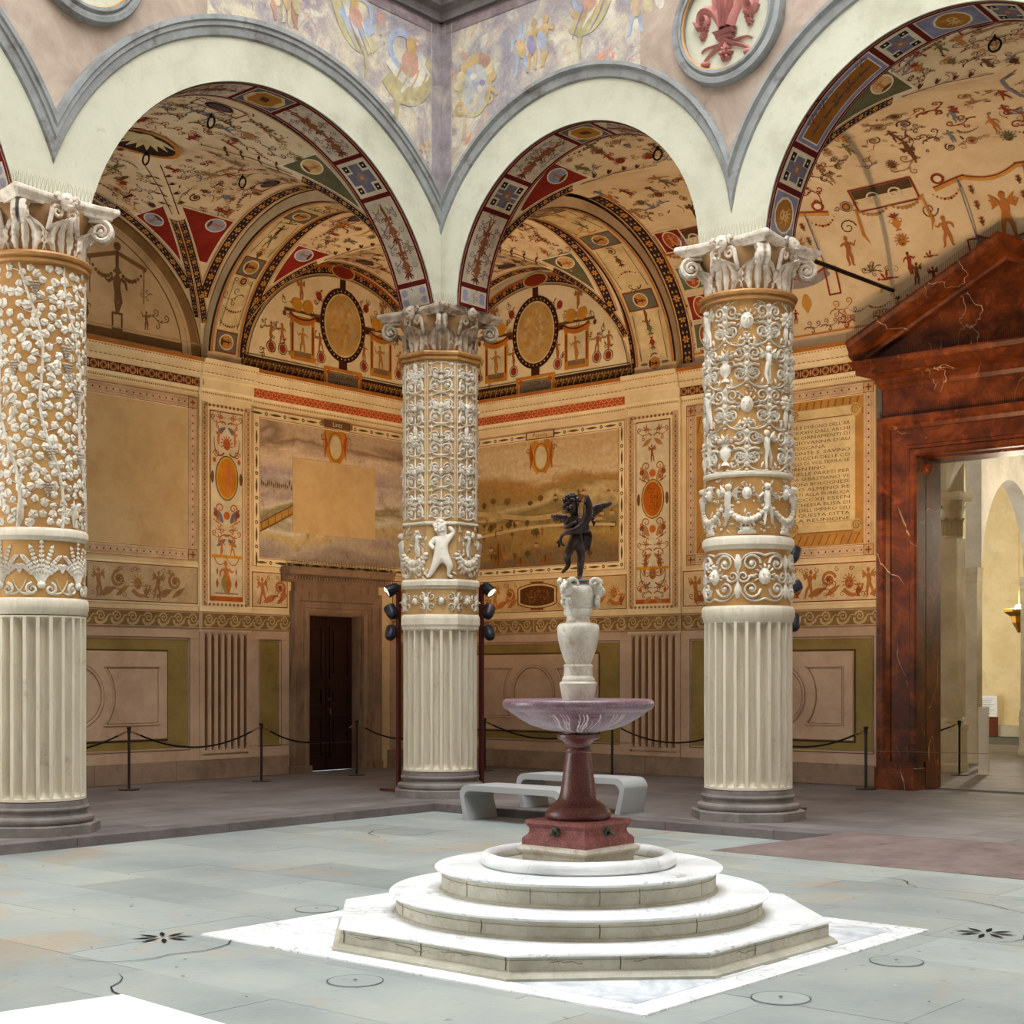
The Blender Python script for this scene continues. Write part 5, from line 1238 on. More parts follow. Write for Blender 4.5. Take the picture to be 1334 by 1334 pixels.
lunette(wall_right, mr, MR, BAYS[2].cx, BAYS[2].A, BAYS[2].H, 32, 'col', ('COELORUM', 'SALUS DESIGN'))
lunette(wall_left, ml, ML, BAYS[0].cy, BAYS[0].B, BAYS[0].H, 33, 'grey')
# ------------------------------------------------------------------ faded frescoes between and above the courtyard arches
def fresco_figs(wall, MM, spots, seed):
    rng = random.Random(seed); o = Orn(); CO = [(216, 200, 160), (206, 176, 128), (190, 150, 130), (176, 186, 204), (222, 214, 198), (160, 150, 176), (196, 184, 140)]
    for x, z, s, k in spots:
        if k == 'fig':       # robed reclining figure in sweeping drapery
            d = rng.choice((-1, 1)); o.push(x, z, s, 0, d < 0)
            o.curve((-.5, .45), (-.3, -.3), (.2, -.5), (.55, -.1), .42, rng.choice(CO), 1, 0, 10, False); o.curve((-.4, .3), (-.1, -.1), (.2, -.1), (.5, .2), .3, rng.choice(CO), 2, 0, 10, False)
            o.curve((-.3, .5), (-.2, .1), (.0, 0), (.25, -.3), .2, rng.choice(CO), 3, 0, 8); o.blob(.02, .24, .2, .26, (206, 160, 140), 3, 0, .5, 12); o.blob(-.02, .56, .13, .15, (206, 172, 120), 4, 0, 0, 12); o.ring(.2, .42, .3, .3, .12, CO[3], 2, 16)
            for i in range(4): o.curve((-.4 + .2 * i, .2), (-.3 + .2 * i, -.1), (-.1 + .2 * i, -.3), (.1 + .15 * i, -.5), .05, rng.choice(CO), 4, 0, 6)
            o.strip([(.3, -.4), (.36, -.75), (.3, -1.0)], [.14, .1, .06], CO[6], 2); o.pop()
        elif k == 'shield':
            o.push(x, z, s); o.blob(0, 0, .5, .68, (208, 190, 140), 1, 0, 0, 20); o.blob(0, -.04, .4, .56, (196, 192, 184), 2, 0, 0, 18)
            for i in range(9): t = PI * (.05 + .11 * i); o.blob(.5 * math.cos(t), .62 * math.sin(t), .14, .12, rng.choice(CO[:3]), 2, 0, t, 9)
            for q in (-1, 1): o.spiral(q * .45, -.35, .2, 0, q * 1.3, .08, CO[1], 2); o.strip([(q * .3, -.6), (q * .34, -1.1)], .12, (206, 178, 150), 1)
            for _ in range(10): o.blob(rng.uniform(-.25, .25), rng.uniform(-.4, .35), .1, .07, rng.choice(CO), 3, 0, rng.uniform(0, 3), 8)
            o.pop()
        else:
            o.push(x, z, s)
            for q in (-.3, .0, .3): o.figure(q, -.55, 1.1, rng.choice(CO[:4]), rng, 1); o.blob(q, .0, .12, .24, rng.choice(CO), 3, 0, .3, 9)
            o.pop()
    o.build('fresco_figures', MM, M_['fpaint'], wall, .004)
fresco_figs(wc_l, AL, [(-.95, 10.0, .8, 'fig'), (-2.0, 10.35, .6, 'fig'), (-3.2, 10.3, .55, 'grp'), (-4.4, 10.4, .55, 'fig'), (-5.4, 10.3, .55, 'grp'), (-.6, 9.0, .3, 'shield')], 51)
fresco_figs(wc_r, AR, [(.98, 9.9, .62, 'shield'), (2.0, 10.2, .62, 'grp'), (3.0, 10.35, .55, 'fig'), (3.9, 10.2, .6, 'grp'), (6.6, 10.4, .5, 'fig')], 52)
for wall, MM, q in ((wc_l, AL, -1), (wc_r, AR, 1)):   # painted border in the corner and rose spandrels
    o = Orn(); e = q * T
    o.strip([(e + q * .10, 8.6), (e + q * .10, 10.9)], .2, (170, 158, 160), 3); o.strip([(e + q * .21, 8.9), (e + q * .21, 10.9)], .02, (206, 190, 176), 4)
    o.strip([(e + q * .1, 10.86), (e + q * 6, 10.86)], .16, (150, 132, 134), 3)
    o.build('border_painting', MM, M_['fpaint'], wall, .004)
def spandrel(wall, m, c, a, w):
    """plain rose plaster above a column between two mouldings"""
    P = [(c - w + 2 * w * i / 20, None) for i in range(21)]; V = []
    z0 = lambda s: a['zo'] + math.sqrt(max(0, a['ro'] ** 2 - (c - abs(s - c) - (c - a_half)) ** 2))
    a_half = abs(c - a['c'])
    rows = [[m(s, a['zo'] + math.sqrt(max(.01, a['ro'] ** 2 - min(a_half - abs(s - c), a['ro']) ** 2)) - .03, .006) for s, _ in P], [m(s, 10.75, .006) for s, _ in P]]
    return obj('spandrel_plaster', MB().loops(rows, False), M_['spandrel'], wall)
spandrel(wc_l, al, -6.535, ARC_L[0], 2.1); spandrel(wc_r, ar, 5.14, ARC_R[0], 1.35)
def roundel(wall, m, s, z, R_, lily, lab):
    def P(a, r, h): return m(s + r * math.cos(a), z + r * math.sin(a), h)
    prof = [(R_, 0), (R_, .06), (R_ * .97, .11), (R_ * .90, .12), (R_ * .86, .10), (R_ * .83, .14), (R_ * .79, .14), (R_ * .77, .05)]
    rings = [[P(2 * PI * i / 64, r, h) for r, h in prof] for i in range(65)]
    f = obj('roundel', MB().loops(rings, False), M_['grey_stone'], wall, True, angle=35)
    obj('roundel_field', MB().loops([[P(2 * PI * i / 48, R_ * .8, 0) for i in range(48)], [P(2 * PI * i / 48, R_ * .79, .05) for i in range(48)]]), M_['plaster'], f)
    obj('gilt_fillet', MB().tube([P(2 * PI * i / 64, R_ * .785, .10) for i in range(64)], .02, 6, True), M_['gold'], f)
    if lily:                                  # heraldic lily with curling side petals and a flowering stalk
        o = Orn(); k = R_ * .62; C = (200, 136, 128); o.push(s, z, k)
        o.strip([(0, -.28), (0, .2), (0, .6), (0, 1.0)], [.2, .34, .5, .1], C, 1, .09)
        for q in (-.12, 0, .12): o.strip([(q * .7, -.22), (q * 1.6, .7)], .06, (176, 108, 102), 2, .12)
        o.strip([(-.3, -.32), (.3, -.32)], .14, C, 2, .12); o.strip([(-.24, -.45), (.24, -.45)], .10, C, 2, .10)
        for q in (-1, 1):
            o.curve((q * .1, -.2), (q * .3, .5), (q * .95, .6), (q * .85, .1), .3, C, 1, .1, 10); o.spiral(q * .68, .12, .22, 0 if q > 0 else PI, -q * 1.4, .13, C, 2, .1, 12); o.curve((q * .3, .2), (q * .5, .9), (q * .3, 1.1), (q * .2, 1.2), .1, C, 1, .07)
            for t in (.15, .3, .45): o.flower(q * (.55 + t * .3), -.1 - t * .9 + .25, .11, C, C, 1, .06)
            o.curve((0, -.5), (q * .2, -.7), (q * .5, -.7), (q * .7, -.95), .16, C, 1, .08); o.blob(q * .62, -.98, .14, .09, C, 2, .08, 0, 8); o.curve((q * .1, -.6), (q * .3, -.62), (q * .62, -.5), (q * .74, -.66), .09, C, 1, .07)
        o.leaf(0, -.5, .55, .26, -PI / 2, C, 2, .09); o.flower(0, -.86, .2, C, C, 3, .09)
        MMx = (lambda u, v, h: AR(u, v, h)) if m is ar else (lambda u, v, h: AL(u, v, h))
        o.build('lily', MMx, M_['lily'], f, .05, True)
    return f
roundel(wc_r, ar, 5.10, 9.63, .78, True, ''); roundel(wc_l, al, -6.15, 9.80, .78, False, '')
# ------------------------------------------------------------------ columns
STU, STU2 = (240, 234, 222), (226, 214, 196)
def fluted(r, z0, z1, n=24, dep=.10):
    per = [0, .13, .14, .21, .34, .5, .66, .79, .86, .87]; e = .085
    Z = [z0 - .03] + [z0 + e * t for t in (0, .06, .2, .45, .75, 1)] + [z1 - e * t for t in (1, .75, .45, .2, .06, 0)] + [z1 + .02]
    rings = []
    for z in Z:
        t = max(0, min(1, (z - z0) / e, (z1 - z) / e)); k = math.sqrt(max(0, 1 - (1 - t) ** 2)); ring = []
        for i in range(n):
            for q in per:
                x = (q - .5) / .365; d = dep * k * math.sqrt(max(0, 1 - x * x)) if abs(x) < 1 else 0
                a = 2 * PI * (i + q) / n; ring.append(((r - d) * math.cos(a), (r - d) * math.sin(a), z))
        rings.append(ring)
    return MB().loops(rings)
def acanthus(w, h, out):
    """one curled leaf: ribs, toothed rim, tip rolling outwards"""
    V = []; F = []; nx, nz = 22, 20
    for j in range(nz + 1):
        t = j / nz
        wd = w * (.74 + .36 * math.sin(PI * min(1, t * 1.1))) * (1 - .45 * max(0, t - .7) / .3) * (1 + .13 * abs(math.sin(t * 14)))
        z = h * (t if t < .8 else .8 + .2 * math.sin((t - .8) / .2 * 1.9) * .55); y = out * (.10 + .25 * t) + (out * 1.0 * max(0, (t - .6) / .4) ** 1.5)
        for i in range(nx + 1):
            x = -1 + 2 * i / nx
            V.append((x * wd / 2, y + .034 * math.cos(x * PI * 4.0) * (1 - .45 * t) - .05 * x * x * (1 if t < .8 else .4), z - .10 * h * abs(x) * t + .02 * h * math.cos(x * PI * 4) * t))
    for j in range(nz):
        for i in range(nx): a = j * (nx + 1) + i; F.append((a, a + 1, a + nx + 2, a + nx + 1))
    return MB().add(V, F)
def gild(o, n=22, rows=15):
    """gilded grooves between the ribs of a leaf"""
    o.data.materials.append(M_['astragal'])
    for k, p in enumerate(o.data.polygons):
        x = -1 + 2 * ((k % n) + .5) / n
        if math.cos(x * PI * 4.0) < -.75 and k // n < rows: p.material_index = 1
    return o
def capital(col, z0, r, hc, ab, gold=True):
    """acanthus leaves, corner volutes, hollow-sided abacus with a mask on each side"""
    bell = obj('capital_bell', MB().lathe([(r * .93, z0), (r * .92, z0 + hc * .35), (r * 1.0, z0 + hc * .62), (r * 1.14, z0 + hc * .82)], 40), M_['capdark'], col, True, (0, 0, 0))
    lf = None
    for row, (hh, sc, off) in enumerate(((hc * .66, 1.0, 0), )):
        for i in range(8):
            a = 2 * PI * (i + off) / 8
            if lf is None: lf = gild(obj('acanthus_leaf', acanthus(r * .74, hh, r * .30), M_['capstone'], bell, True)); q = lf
            else: q = inst('acanthus_leaf', lf.data, bell, (0, 0, 0))
            q.location = ((r * .90) * math.cos(a), (r * .90) * math.sin(a), z0); q.rotation_euler = (0, 0, a - PI / 2)
    # corner volutes: two spiral ribbons to each corner, risen from between the leaves
    vol = None
    for i in range(8):
        c = PI / 4 + (i // 2) * PI / 2; sd = 1 if i % 2 else -1
        if vol is None:
            mb = MB()
            def ribbon(P, w0, w1):
                n = len(P); V = []; F = []
                for k, (x, z) in enumerate(P):
                    x0, z0_ = P[max(0, k - 1)]; x1, z1 = P[min(n - 1, k + 1)]; dx, dz = x1 - x0, z1 - z0_; l = math.hypot(dx, dz) or 1; t = .030 - .012 * k / n
                    nx_, nz_ = -dz / l * t, dx / l * t
                    V += [(x + nx_, w0, z + nz_), (x, w0 + .022, z), (x - nx_, w0, z - nz_), (x - nx_, w1, z - nz_), (x + nx_, w1, z + nz_)]
                for k in range(n - 1):
                    for q in range(5): F.append((k * 5 + q, k * 5 + (q + 1) % 5, k * 5 + 5 + (q + 1) % 5, k * 5 + 5 + q))
                mb.add(V, F)
            cx, cz, R_ = ab * 1.08, hc * .58, hc * .20
            P = [(r * .45, hc * .28), (r * .62, hc * .50), (r * .92, hc * .70), (cx - .14, hc * .79)] + [(cx + R_ * (1 - .8 * k / 26) * math.cos(PI / 2 + .2 - k / 26 * 2 * PI * 1.75), cz + R_ * (1 - .8 * k / 26) * math.sin(PI / 2 + .2 - k / 26 * 2 * PI * 1.75)) for k in range(27)]
            ribbon(P, .055, -.02); mb.sphere((cx, .06, cz), (.03, .03, .03), 8, 5)
            vol = obj('volute', mb, M_['capstone'], bell, False); q = vol; vm = Matrix.Identity(4)
        else: q = inst('volute', vol.data, bell, (0, 0, 0))
        q.location = (0, 0, z0); q.rotation_euler = (0, 0, c); q.scale = (1, sd, 1)
    # inner scrolls on each face
    sc_ = None
    for i in range(8):
        a = (i // 2) * PI / 2; sd = 1 if i % 2 else -1
        if sc_ is None:
            mb = MB(); R_ = hc * .115
            P = [(r * .98, .34 * r * 1.0, hc * .40), (r * 1.02, .30 * r, hc * .62)] + [(r * 1.06, .17 * r + R_ * (1 - .75 * k / 18) * math.cos(.5 + k / 18 * 2 * PI * 1.4), hc * .72 + R_ * (1 - .75 * k / 18) * math.sin(.5 + k / 18 * 2 * PI * 1.4)) for k in range(19)]
            mb.tube(P, [.030 - .0008 * k for k in range(21)], 6); sc_ = obj('inner_scroll', mb, M_['capstone'], bell, True); q = sc_
        else: q = inst('inner_scroll', sc_.data, bell, (0, 0, 0))
        q.location = (0, 0, z0); q.rotation_euler = (0, 0, a); q.scale = (1, sd, 1)
    # abacus: concave sides, cut corners
    zt = z0 + hc
    def ring(k, z):
        P = []
        for s in range(4):
            for t in (-1, -.9, -.6, -.3, 0, .3, .6, .9, 1):
                e = ab * k; x = e * (1 - .10 * (1 - t * t)); y = e * .96 * t
                ca, sa = math.cos(s * PI / 2), math.sin(s * PI / 2); P.append((x * ca - y * sa, x * sa + y * ca, z))
        return P
    aba = obj('abacus', MB().loops([ring(.90, zt - hc * .20), ring(.92, zt - hc * .15), ring(.99, zt - hc * .09), ring(1.0, zt - hc * .07), ring(1.0, zt - .012), ring(.985, zt)]), M_['capstone'], col, False, (0, 0, 0))
    mk = None
    for i in range(4):
        a = i * PI / 2
        if mk is None:
            mb = MB(); e = ab * .92
            mb.sphere((e, 0, zt - hc * .10), (.075, .085, .10), 12, 8); mb.sphere((e + .07, 0, zt - hc * .11), (.028, .022, .035), 8, 5); mb.sphere((e + .055, 0, zt - hc * .19), (.035, .04, .022), 8, 5)
            for q in (-1, 1): mb.sphere((e + .06, q * .035, zt - hc * .065), (.02, .024, .016), 7, 4); mb.tube([(e, q * (.07 + .055 * (1 - k / 14) * abs(math.cos(k * .45)) + .02), zt - .03 + .05 * math.sin(k * .55) * (1 - k / 16)) for k in range(12)], [.026 - .0013 * k for k in range(12)], 6)
            mb.sphere((e - .01, 0, zt + .0), (.06, .07, .04), 10, 5)
            mk = obj('mask', mb, M_['capstone'], aba, True); q = mk
        else: q = inst('mask', mk.data, aba, (0, 0, 0), a)
    mb = MB()
    for s in range(4):                                    # bird spikes, thin wires in a row
        ca, sa = math.cos(s * PI / 2), math.sin(s * PI / 2)
        for k in range(26):
            y = ab * (-.92 + 1.84 * k / 25); x = ab * .90
            for dx in (.045, -.01):
                p0 = (x * ca - y * sa, x * sa + y * ca, zt - .002); p1 = ((x + dx) * ca - (y + .01) * sa, (x + dx) * sa + (y + .01) * ca, zt + .13)
                mb.tube([p0, p1], .0016, 3)
    sp = obj('bird_spikes', mb, M_['wire'], aba, False, None, 'stuff')
def ring_prof(r, z0, z1, out):
    d = z1 - z0
    return [(r, z0), (r + out * .35, z0 + d * .05), (r + out * .5, z0 + d * .2), (r + out, z0 + d * .35), (r + out, z0 + d * .75), (r + out * .7, z0 + d * .9), (r + out * .2, z1)]
def vine(o, r, z0, z1, rng):
    C = 2 * PI * r; P_ = []
    for k in range(7):
        u = C * k / 7; pts = []
        for i in range(26):
            t = i / 25; pts.append((u - .75 * t * C / 6 + .06 * math.sin(t * 11 + k), z0 + (z1 - z0) * t))
        o.strip(pts, [.044 - .02 * i / 25 for i in range(26)], STU, 1, .030); P_.append(pts)
        for i in range(2, 25):
            x, y = pts[i]; d = 1 if i % 2 else -1
            o.curve((x, y), (x + d * .08, y + .06), (x + d * .12, y + .02), (x + d * .17, y + .08), .014, STU2, 1, .014, 5)
    pts = []; tries = 0
    while len(pts) < 900 and tries < 14000:
        tries += 1; x, y = rng.uniform(0, C), rng.uniform(z0 + .05, z1 - .04)
        if all((min(abs(x - a), C - abs(x - a))) ** 2 + (y - b) ** 2 > .084 ** 2 for a, b in pts): pts.append((x, y))
    for i, (x, y) in enumerate(pts):
        if i % 24 == 7:                        # bunch of grapes
            for a in range(5):
                for b in range(5 - a): o.blob(x + (b - (4 - a) / 2) * .027, y + .05 - a * .03, .017, .017, (206, 190, 172), 2, .034, 0, 6)
            continue
        a = rng.uniform(0, 6.28); s = rng.uniform(.038, .056)
        o.blob(x, y, s, s * .9, STU, 2, .015, a, 12)
        for q in (-1.1, 0, 1.1): o.blob(x + s * .6 * math.cos(a + q), y + s * .6 * math.sin(a + q), s * .52, s * .40, STU, 2, .016, a + q, 10)
        o.strip([(x - s * .7 * math.cos(a), y - s * .7 * math.sin(a)), (x + s * math.cos(a), y + s * math.sin(a))], .006, (214, 196, 168), 9, .014)
    for x, y in ((C * .05, z0 + .16), (C * .86, z0 + .16)): o.leaf(x, y - .14, .3, .1, PI / 2, STU2, 3, .04)
def palmettes(o, r, z0, z1, n=7):
    C = 2 * PI * r; h = z1 - z0
    for i in range(n):
        o.push(C * (i + .5) / n, z0, h)
        for a in (0, .42, -.42, .85, -.85, 1.25, -1.25):
            L_ = .80 - .14 * abs(a); P = o.curve((.02 * a, .18), (.05 * a, .4), (.3 * a, .25 + L_ * .55), (.60 * math.sin(a) * L_, .14 + L_ * math.cos(a * .75)), .05, STU, 2, .022, 9, True)
            for k in (3, 4, 5, 6, 7, 8, 9):
                t = math.atan2(P[k][1] - P[k - 1][1], P[k][0] - P[k - 1][0]); z_ = .125 - .008 * k
                for q in (-1, 1): o.leaf(P[k][0], P[k][1], z_, .055, t + q * .75, STU, 3, .02, -q * .7)
            o.leaf(P[9][0], P[9][1] - .02, .1, .06, t, STU, 3, .02)
        for q in (-1, 1): o.spiral(q * .16, .12, .11, PI / 2, -q * 1.4, .06, STU, 2, .03, 12); o.curve((q * .2, .04), (q * .34, .0), (q * .44, .1), (q * .5, .3), .05, STU2, 1, .02)
        o.blob(0, .2, .08, .08, STU, 4, .036, 0, 8); o.pop()
def candelabra(o, x, w, z0, z1, rng, rep=4):
    """symmetrical stack of scrolls, vases, masks and wings on one face"""
    h = (z1 - z0) / rep; kinds = ['vase', 'mask', 'scroll', 'wing']
    for i in range(rep):
        y = z0 + h * i; k = kinds[(i + rng.randrange(2) * 2) % 4] if rng.random() < .5 else kinds[i % 4]
        o.strip([(x, y + .02), (x, y + h - .02)], .022, STU, 1, .02)
        for q in (-1, 1):
            o.push(x, y, 1, 0, q < 0); s = w / 2
            o.spiral(s * .46, h * .24, s * .40, PI * .9, -1.6, .026, STU, 2, .03, 18); o.spiral(s * .44, h * .66, s * .42, -PI * .8, 1.6, .026, STU, 2, .03, 18)
            o.curve((0, h * .02), (s * .9, h * .0), (s * .98, h * .3), (s * .5, h * .44), .03, STU, 2, .026, 8); o.curve((0, h * .98), (s * .9, h * .98), (s * .95, h * .7), (s * .2, h * .5), .026, STU2, 2, .024, 8)
            o.leaf(s * .1, h * .46, s * .8, .06, .5, STU, 2, .03, .8); o.leaf(s * .5, h * .44, s * .5, .05, -.9, STU2, 2, .024); o.blob(s * .46, h * .24, .028, .028, STU, 3, .036, 0, 7); o.blob(s * .44, h * .66, .028, .028, STU, 3, .036, 0, 7)
            for t in (.08, .5, .9): o.blob(s * .82, h * t, .024, .024, STU2, 2, .028, 0, 6)
            for t in (.12, .3, .55, .78): o.leaf(s * (.28 + .3 * (t > .4)), h * t, .085, .034, 1.2 - 2.4 * t, STU, 2, .026); o.leaf(s * .7, h * (t + .06), .07, .03, 2.4 - t, STU2, 2, .022)
            o.pop()
        if k == 'vase': o.vase(x, y + h * .34, h * .34, STU, STU, 3, .045)
        elif k == 'mask': o.mask_face(x, y + h * .5, h * .26, STU, STU2, 3, .05)
        elif k == 'wing':
            for q in (-1, 1): o.leaf(x, y + h * .5, w * .48, .1, PI / 2 - q * 1.0, STU, 3, .04, q * .6)
            o.blob(x, y + h * .58, .045, .055, STU, 4, .06, 0, 9); o.leaf(x, y + h * .3, .2, .1, PI / 2, STU, 3, .05)
        else: o.flower(x, y + h * .5, .085, STU, STU2, 3, .04, 8); o.leaf(x, y + h * .62, .2, .1, PI / 2, STU, 3, .04)
    for q in (-1, 1): o.strip([(x + q * w * .5, z0), (x + q * w * .5, z1)], .014, STU2, 1, .012)
def arabesque(o, r, z0, z1, rng):
    C = 2 * PI * r; n = 6; s = C / n
    rows = max(1, round((z1 - z0) / .56)); h = (z1 - z0) / rows
    for j in range(rows):
        for i in range(n):
            o.push(s * (i + .5 + .5 * (j % 2)), z0 + h * (j + .5)); S_ = min(s, h)
            k = (i + 2 * j) % 4
            if k == 0: o.vase(0, -.2, .36, STU, STU, 3, .05); o.garland(-.24, .2, .24, .2, .12, .026, STU, STU2, 3, .034)
            elif k == 1: o.figure(0, -.24, .46, STU, rng, 3, .05, True)
            elif k == 2: o.mask_face(0, .02, .22, STU, STU2, 3, .05); o.flower(0, -.2, .07, STU, STU2, 3, .03)
            else: o.flower(0, .05, .1, STU, STU2, 3, .04, 8); o.leaf(0, -.24, .26, .1, PI / 2, STU, 3, .04); o.bird(0, .2, .2, STU, rng, 3)
            for q in (-1, 1):
                o.push(0, 0, 1, 0, q < 0)
                o.spiral(.185, -.10, .105, PI * .7, -1.7, .03, STU, 2, .034, 20); o.spiral(.18, .13, .085, -PI * .7, 1.6, .026, STU, 2, .03, 18); o.flower(.185, -.10, .036, STU, STU2, 3, .034, 5)
                o.curve((.02, -.26), (.1, -.3), (.28, -.26), (.29, -.1), .03, STU, 2, .03, 8); o.curve((.29, -.06), (.3, .1), (.26, .24), (.1, .26), .022, STU2, 2, .024, 8)
                for t in range(4): o.leaf(.1 + .055 * t, -.24 + .05 * t, .085, .036, 1.9 - .5 * t, STU, 2, .026)
                for t in range(3): o.leaf(.26, .0 + .07 * t, .075, .03, .2 + .9 * t, STU2, 2, .022)
                o.blob(.27, -.26, .022, .022, STU2, 2, .03, 0, 6); o.pop()
            o.pop()
        for i in range(n): 
            for t in range(5): o.blob(s * (i + .5 * (j % 2)), z0 + h * (j + .12 + .19 * t), .026 if t % 2 else .038, .04, STU if t % 2 else STU2, 2, .03, 0, 7)
def fill(o, C, z0, z1, n, rng):
    for _ in range(n):
        x, y, a = rng.uniform(0, C), rng.uniform(z0 + .03, z1 - .03), rng.uniform(0, 6.28)
        if rng.random() < .6: o.leaf(x, y, .075, .032, a, STU2, 1, .018, .6)
        elif rng.random() < .6: o.spiral(x, y, .032, a, 1.2, .014, STU2, 1, .018, 9)
        else: o.blob(x, y, .016, .016, STU2, 1, .02, 0, 6)
def putti_band(o, r, z0, z1, rng, n=7):
    C = 2 * PI * r; h = z1 - z0
    for i in range(n):
        x = C * (i + .5) / n
        o.figure(x, z0 + h * .18, h * .72, STU, rng, 3, .06, i % 2 == 0)
        o.garland(x + .05, z0 + h * .45, x + C / n - .05, z0 + h * .45, .14, .04, STU, STU2, 3, .05, 11)
        o.mask_face(x + C / n / 2, z0 + h * .72, h * .24, STU, STU2, 3, .05)
        o.leaf(x + C / n * .3, z0 + .03, h * .3, .1, .3, STU, 2, .034); o.leaf(x + C / n * .7, z0 + .03, h * .3, .1, PI - .3, STU, 2, .034); o.spiral(x + C / n / 2, z0 + h * .16, h * .13, 0, 1.6, .03, STU, 2, .034, 14)
        for _ in range(5): o.blob(x + rng.uniform(-.2, .2), z0 + rng.uniform(.05, h - .05), .022, .022, STU2, 2, .026, 0, 6)
def scroll_band(o, r, z0, z1, n=5):
    C = 2 * PI * r; h = z1 - z0
    for i in range(n):
        x = C * (i + .5) / n
        o.mask_face(x, z0 + h * .5, h * .34, STU, STU2, 3, .06); w = C / n / 2
        for q in (-1, 1):
            o.push(x, z0, 1, 0, q < 0)
            o.spiral(w * .5, h * .74, h * .17, PI, -1.5, .028, STU, 2, .036, 16); o.spiral(w * .5, h * .27, h * .17, PI, 1.5, .028, STU, 2, .036, 16); o.spiral(w * .8, h * .5, h * .12, PI, 1.5, .024, STU, 2, .03, 14)
            o.curve((0, h * .88), (w * .5, h * 1.0), (w * .98, h * .9), (w * .98, h * .55), .026, STU, 2, .03); o.curve((0, h * .1), (w * .5, -.02), (w * .98, h * .1), (w * .98, h * .45), .026, STU, 2, .03)
            o.leaf(w * .98, h * .1, h * .3, .09, PI / 2, STU, 2, .036); o.leaf(w * .98, h * .9, h * .3, .09, -PI / 2, STU, 2, .036); o.blob(w * .5, h * .74, .03, .03, STU, 3, .04, 0, 7); o.blob(w * .5, h * .27, .03, .03, STU, 3, .04, 0, 7); o.leaf(w * .3, h * .5, .12, .05, q * .0, STU2, 2, .03)
            o.pop()
def cyl(r):
    return lambda u, v, h: np.c_[(r + h) * np.cos(u / r), (r + h) * np.sin(u / r), v]
def octm(r):
    """flat faces of an octagon, apothem r, face width w"""
    w = 2 * r * math.tan(PI / 8)
    def M(u, v, h):
        k = np.floor(u / w); a = k * PI / 4; t = u - (k + .5) * w
        return np.c_[(r + h) * np.cos(a) - t * np.sin(a), (r + h) * np.sin(a) + t * np.cos(a), v]
    return M, w
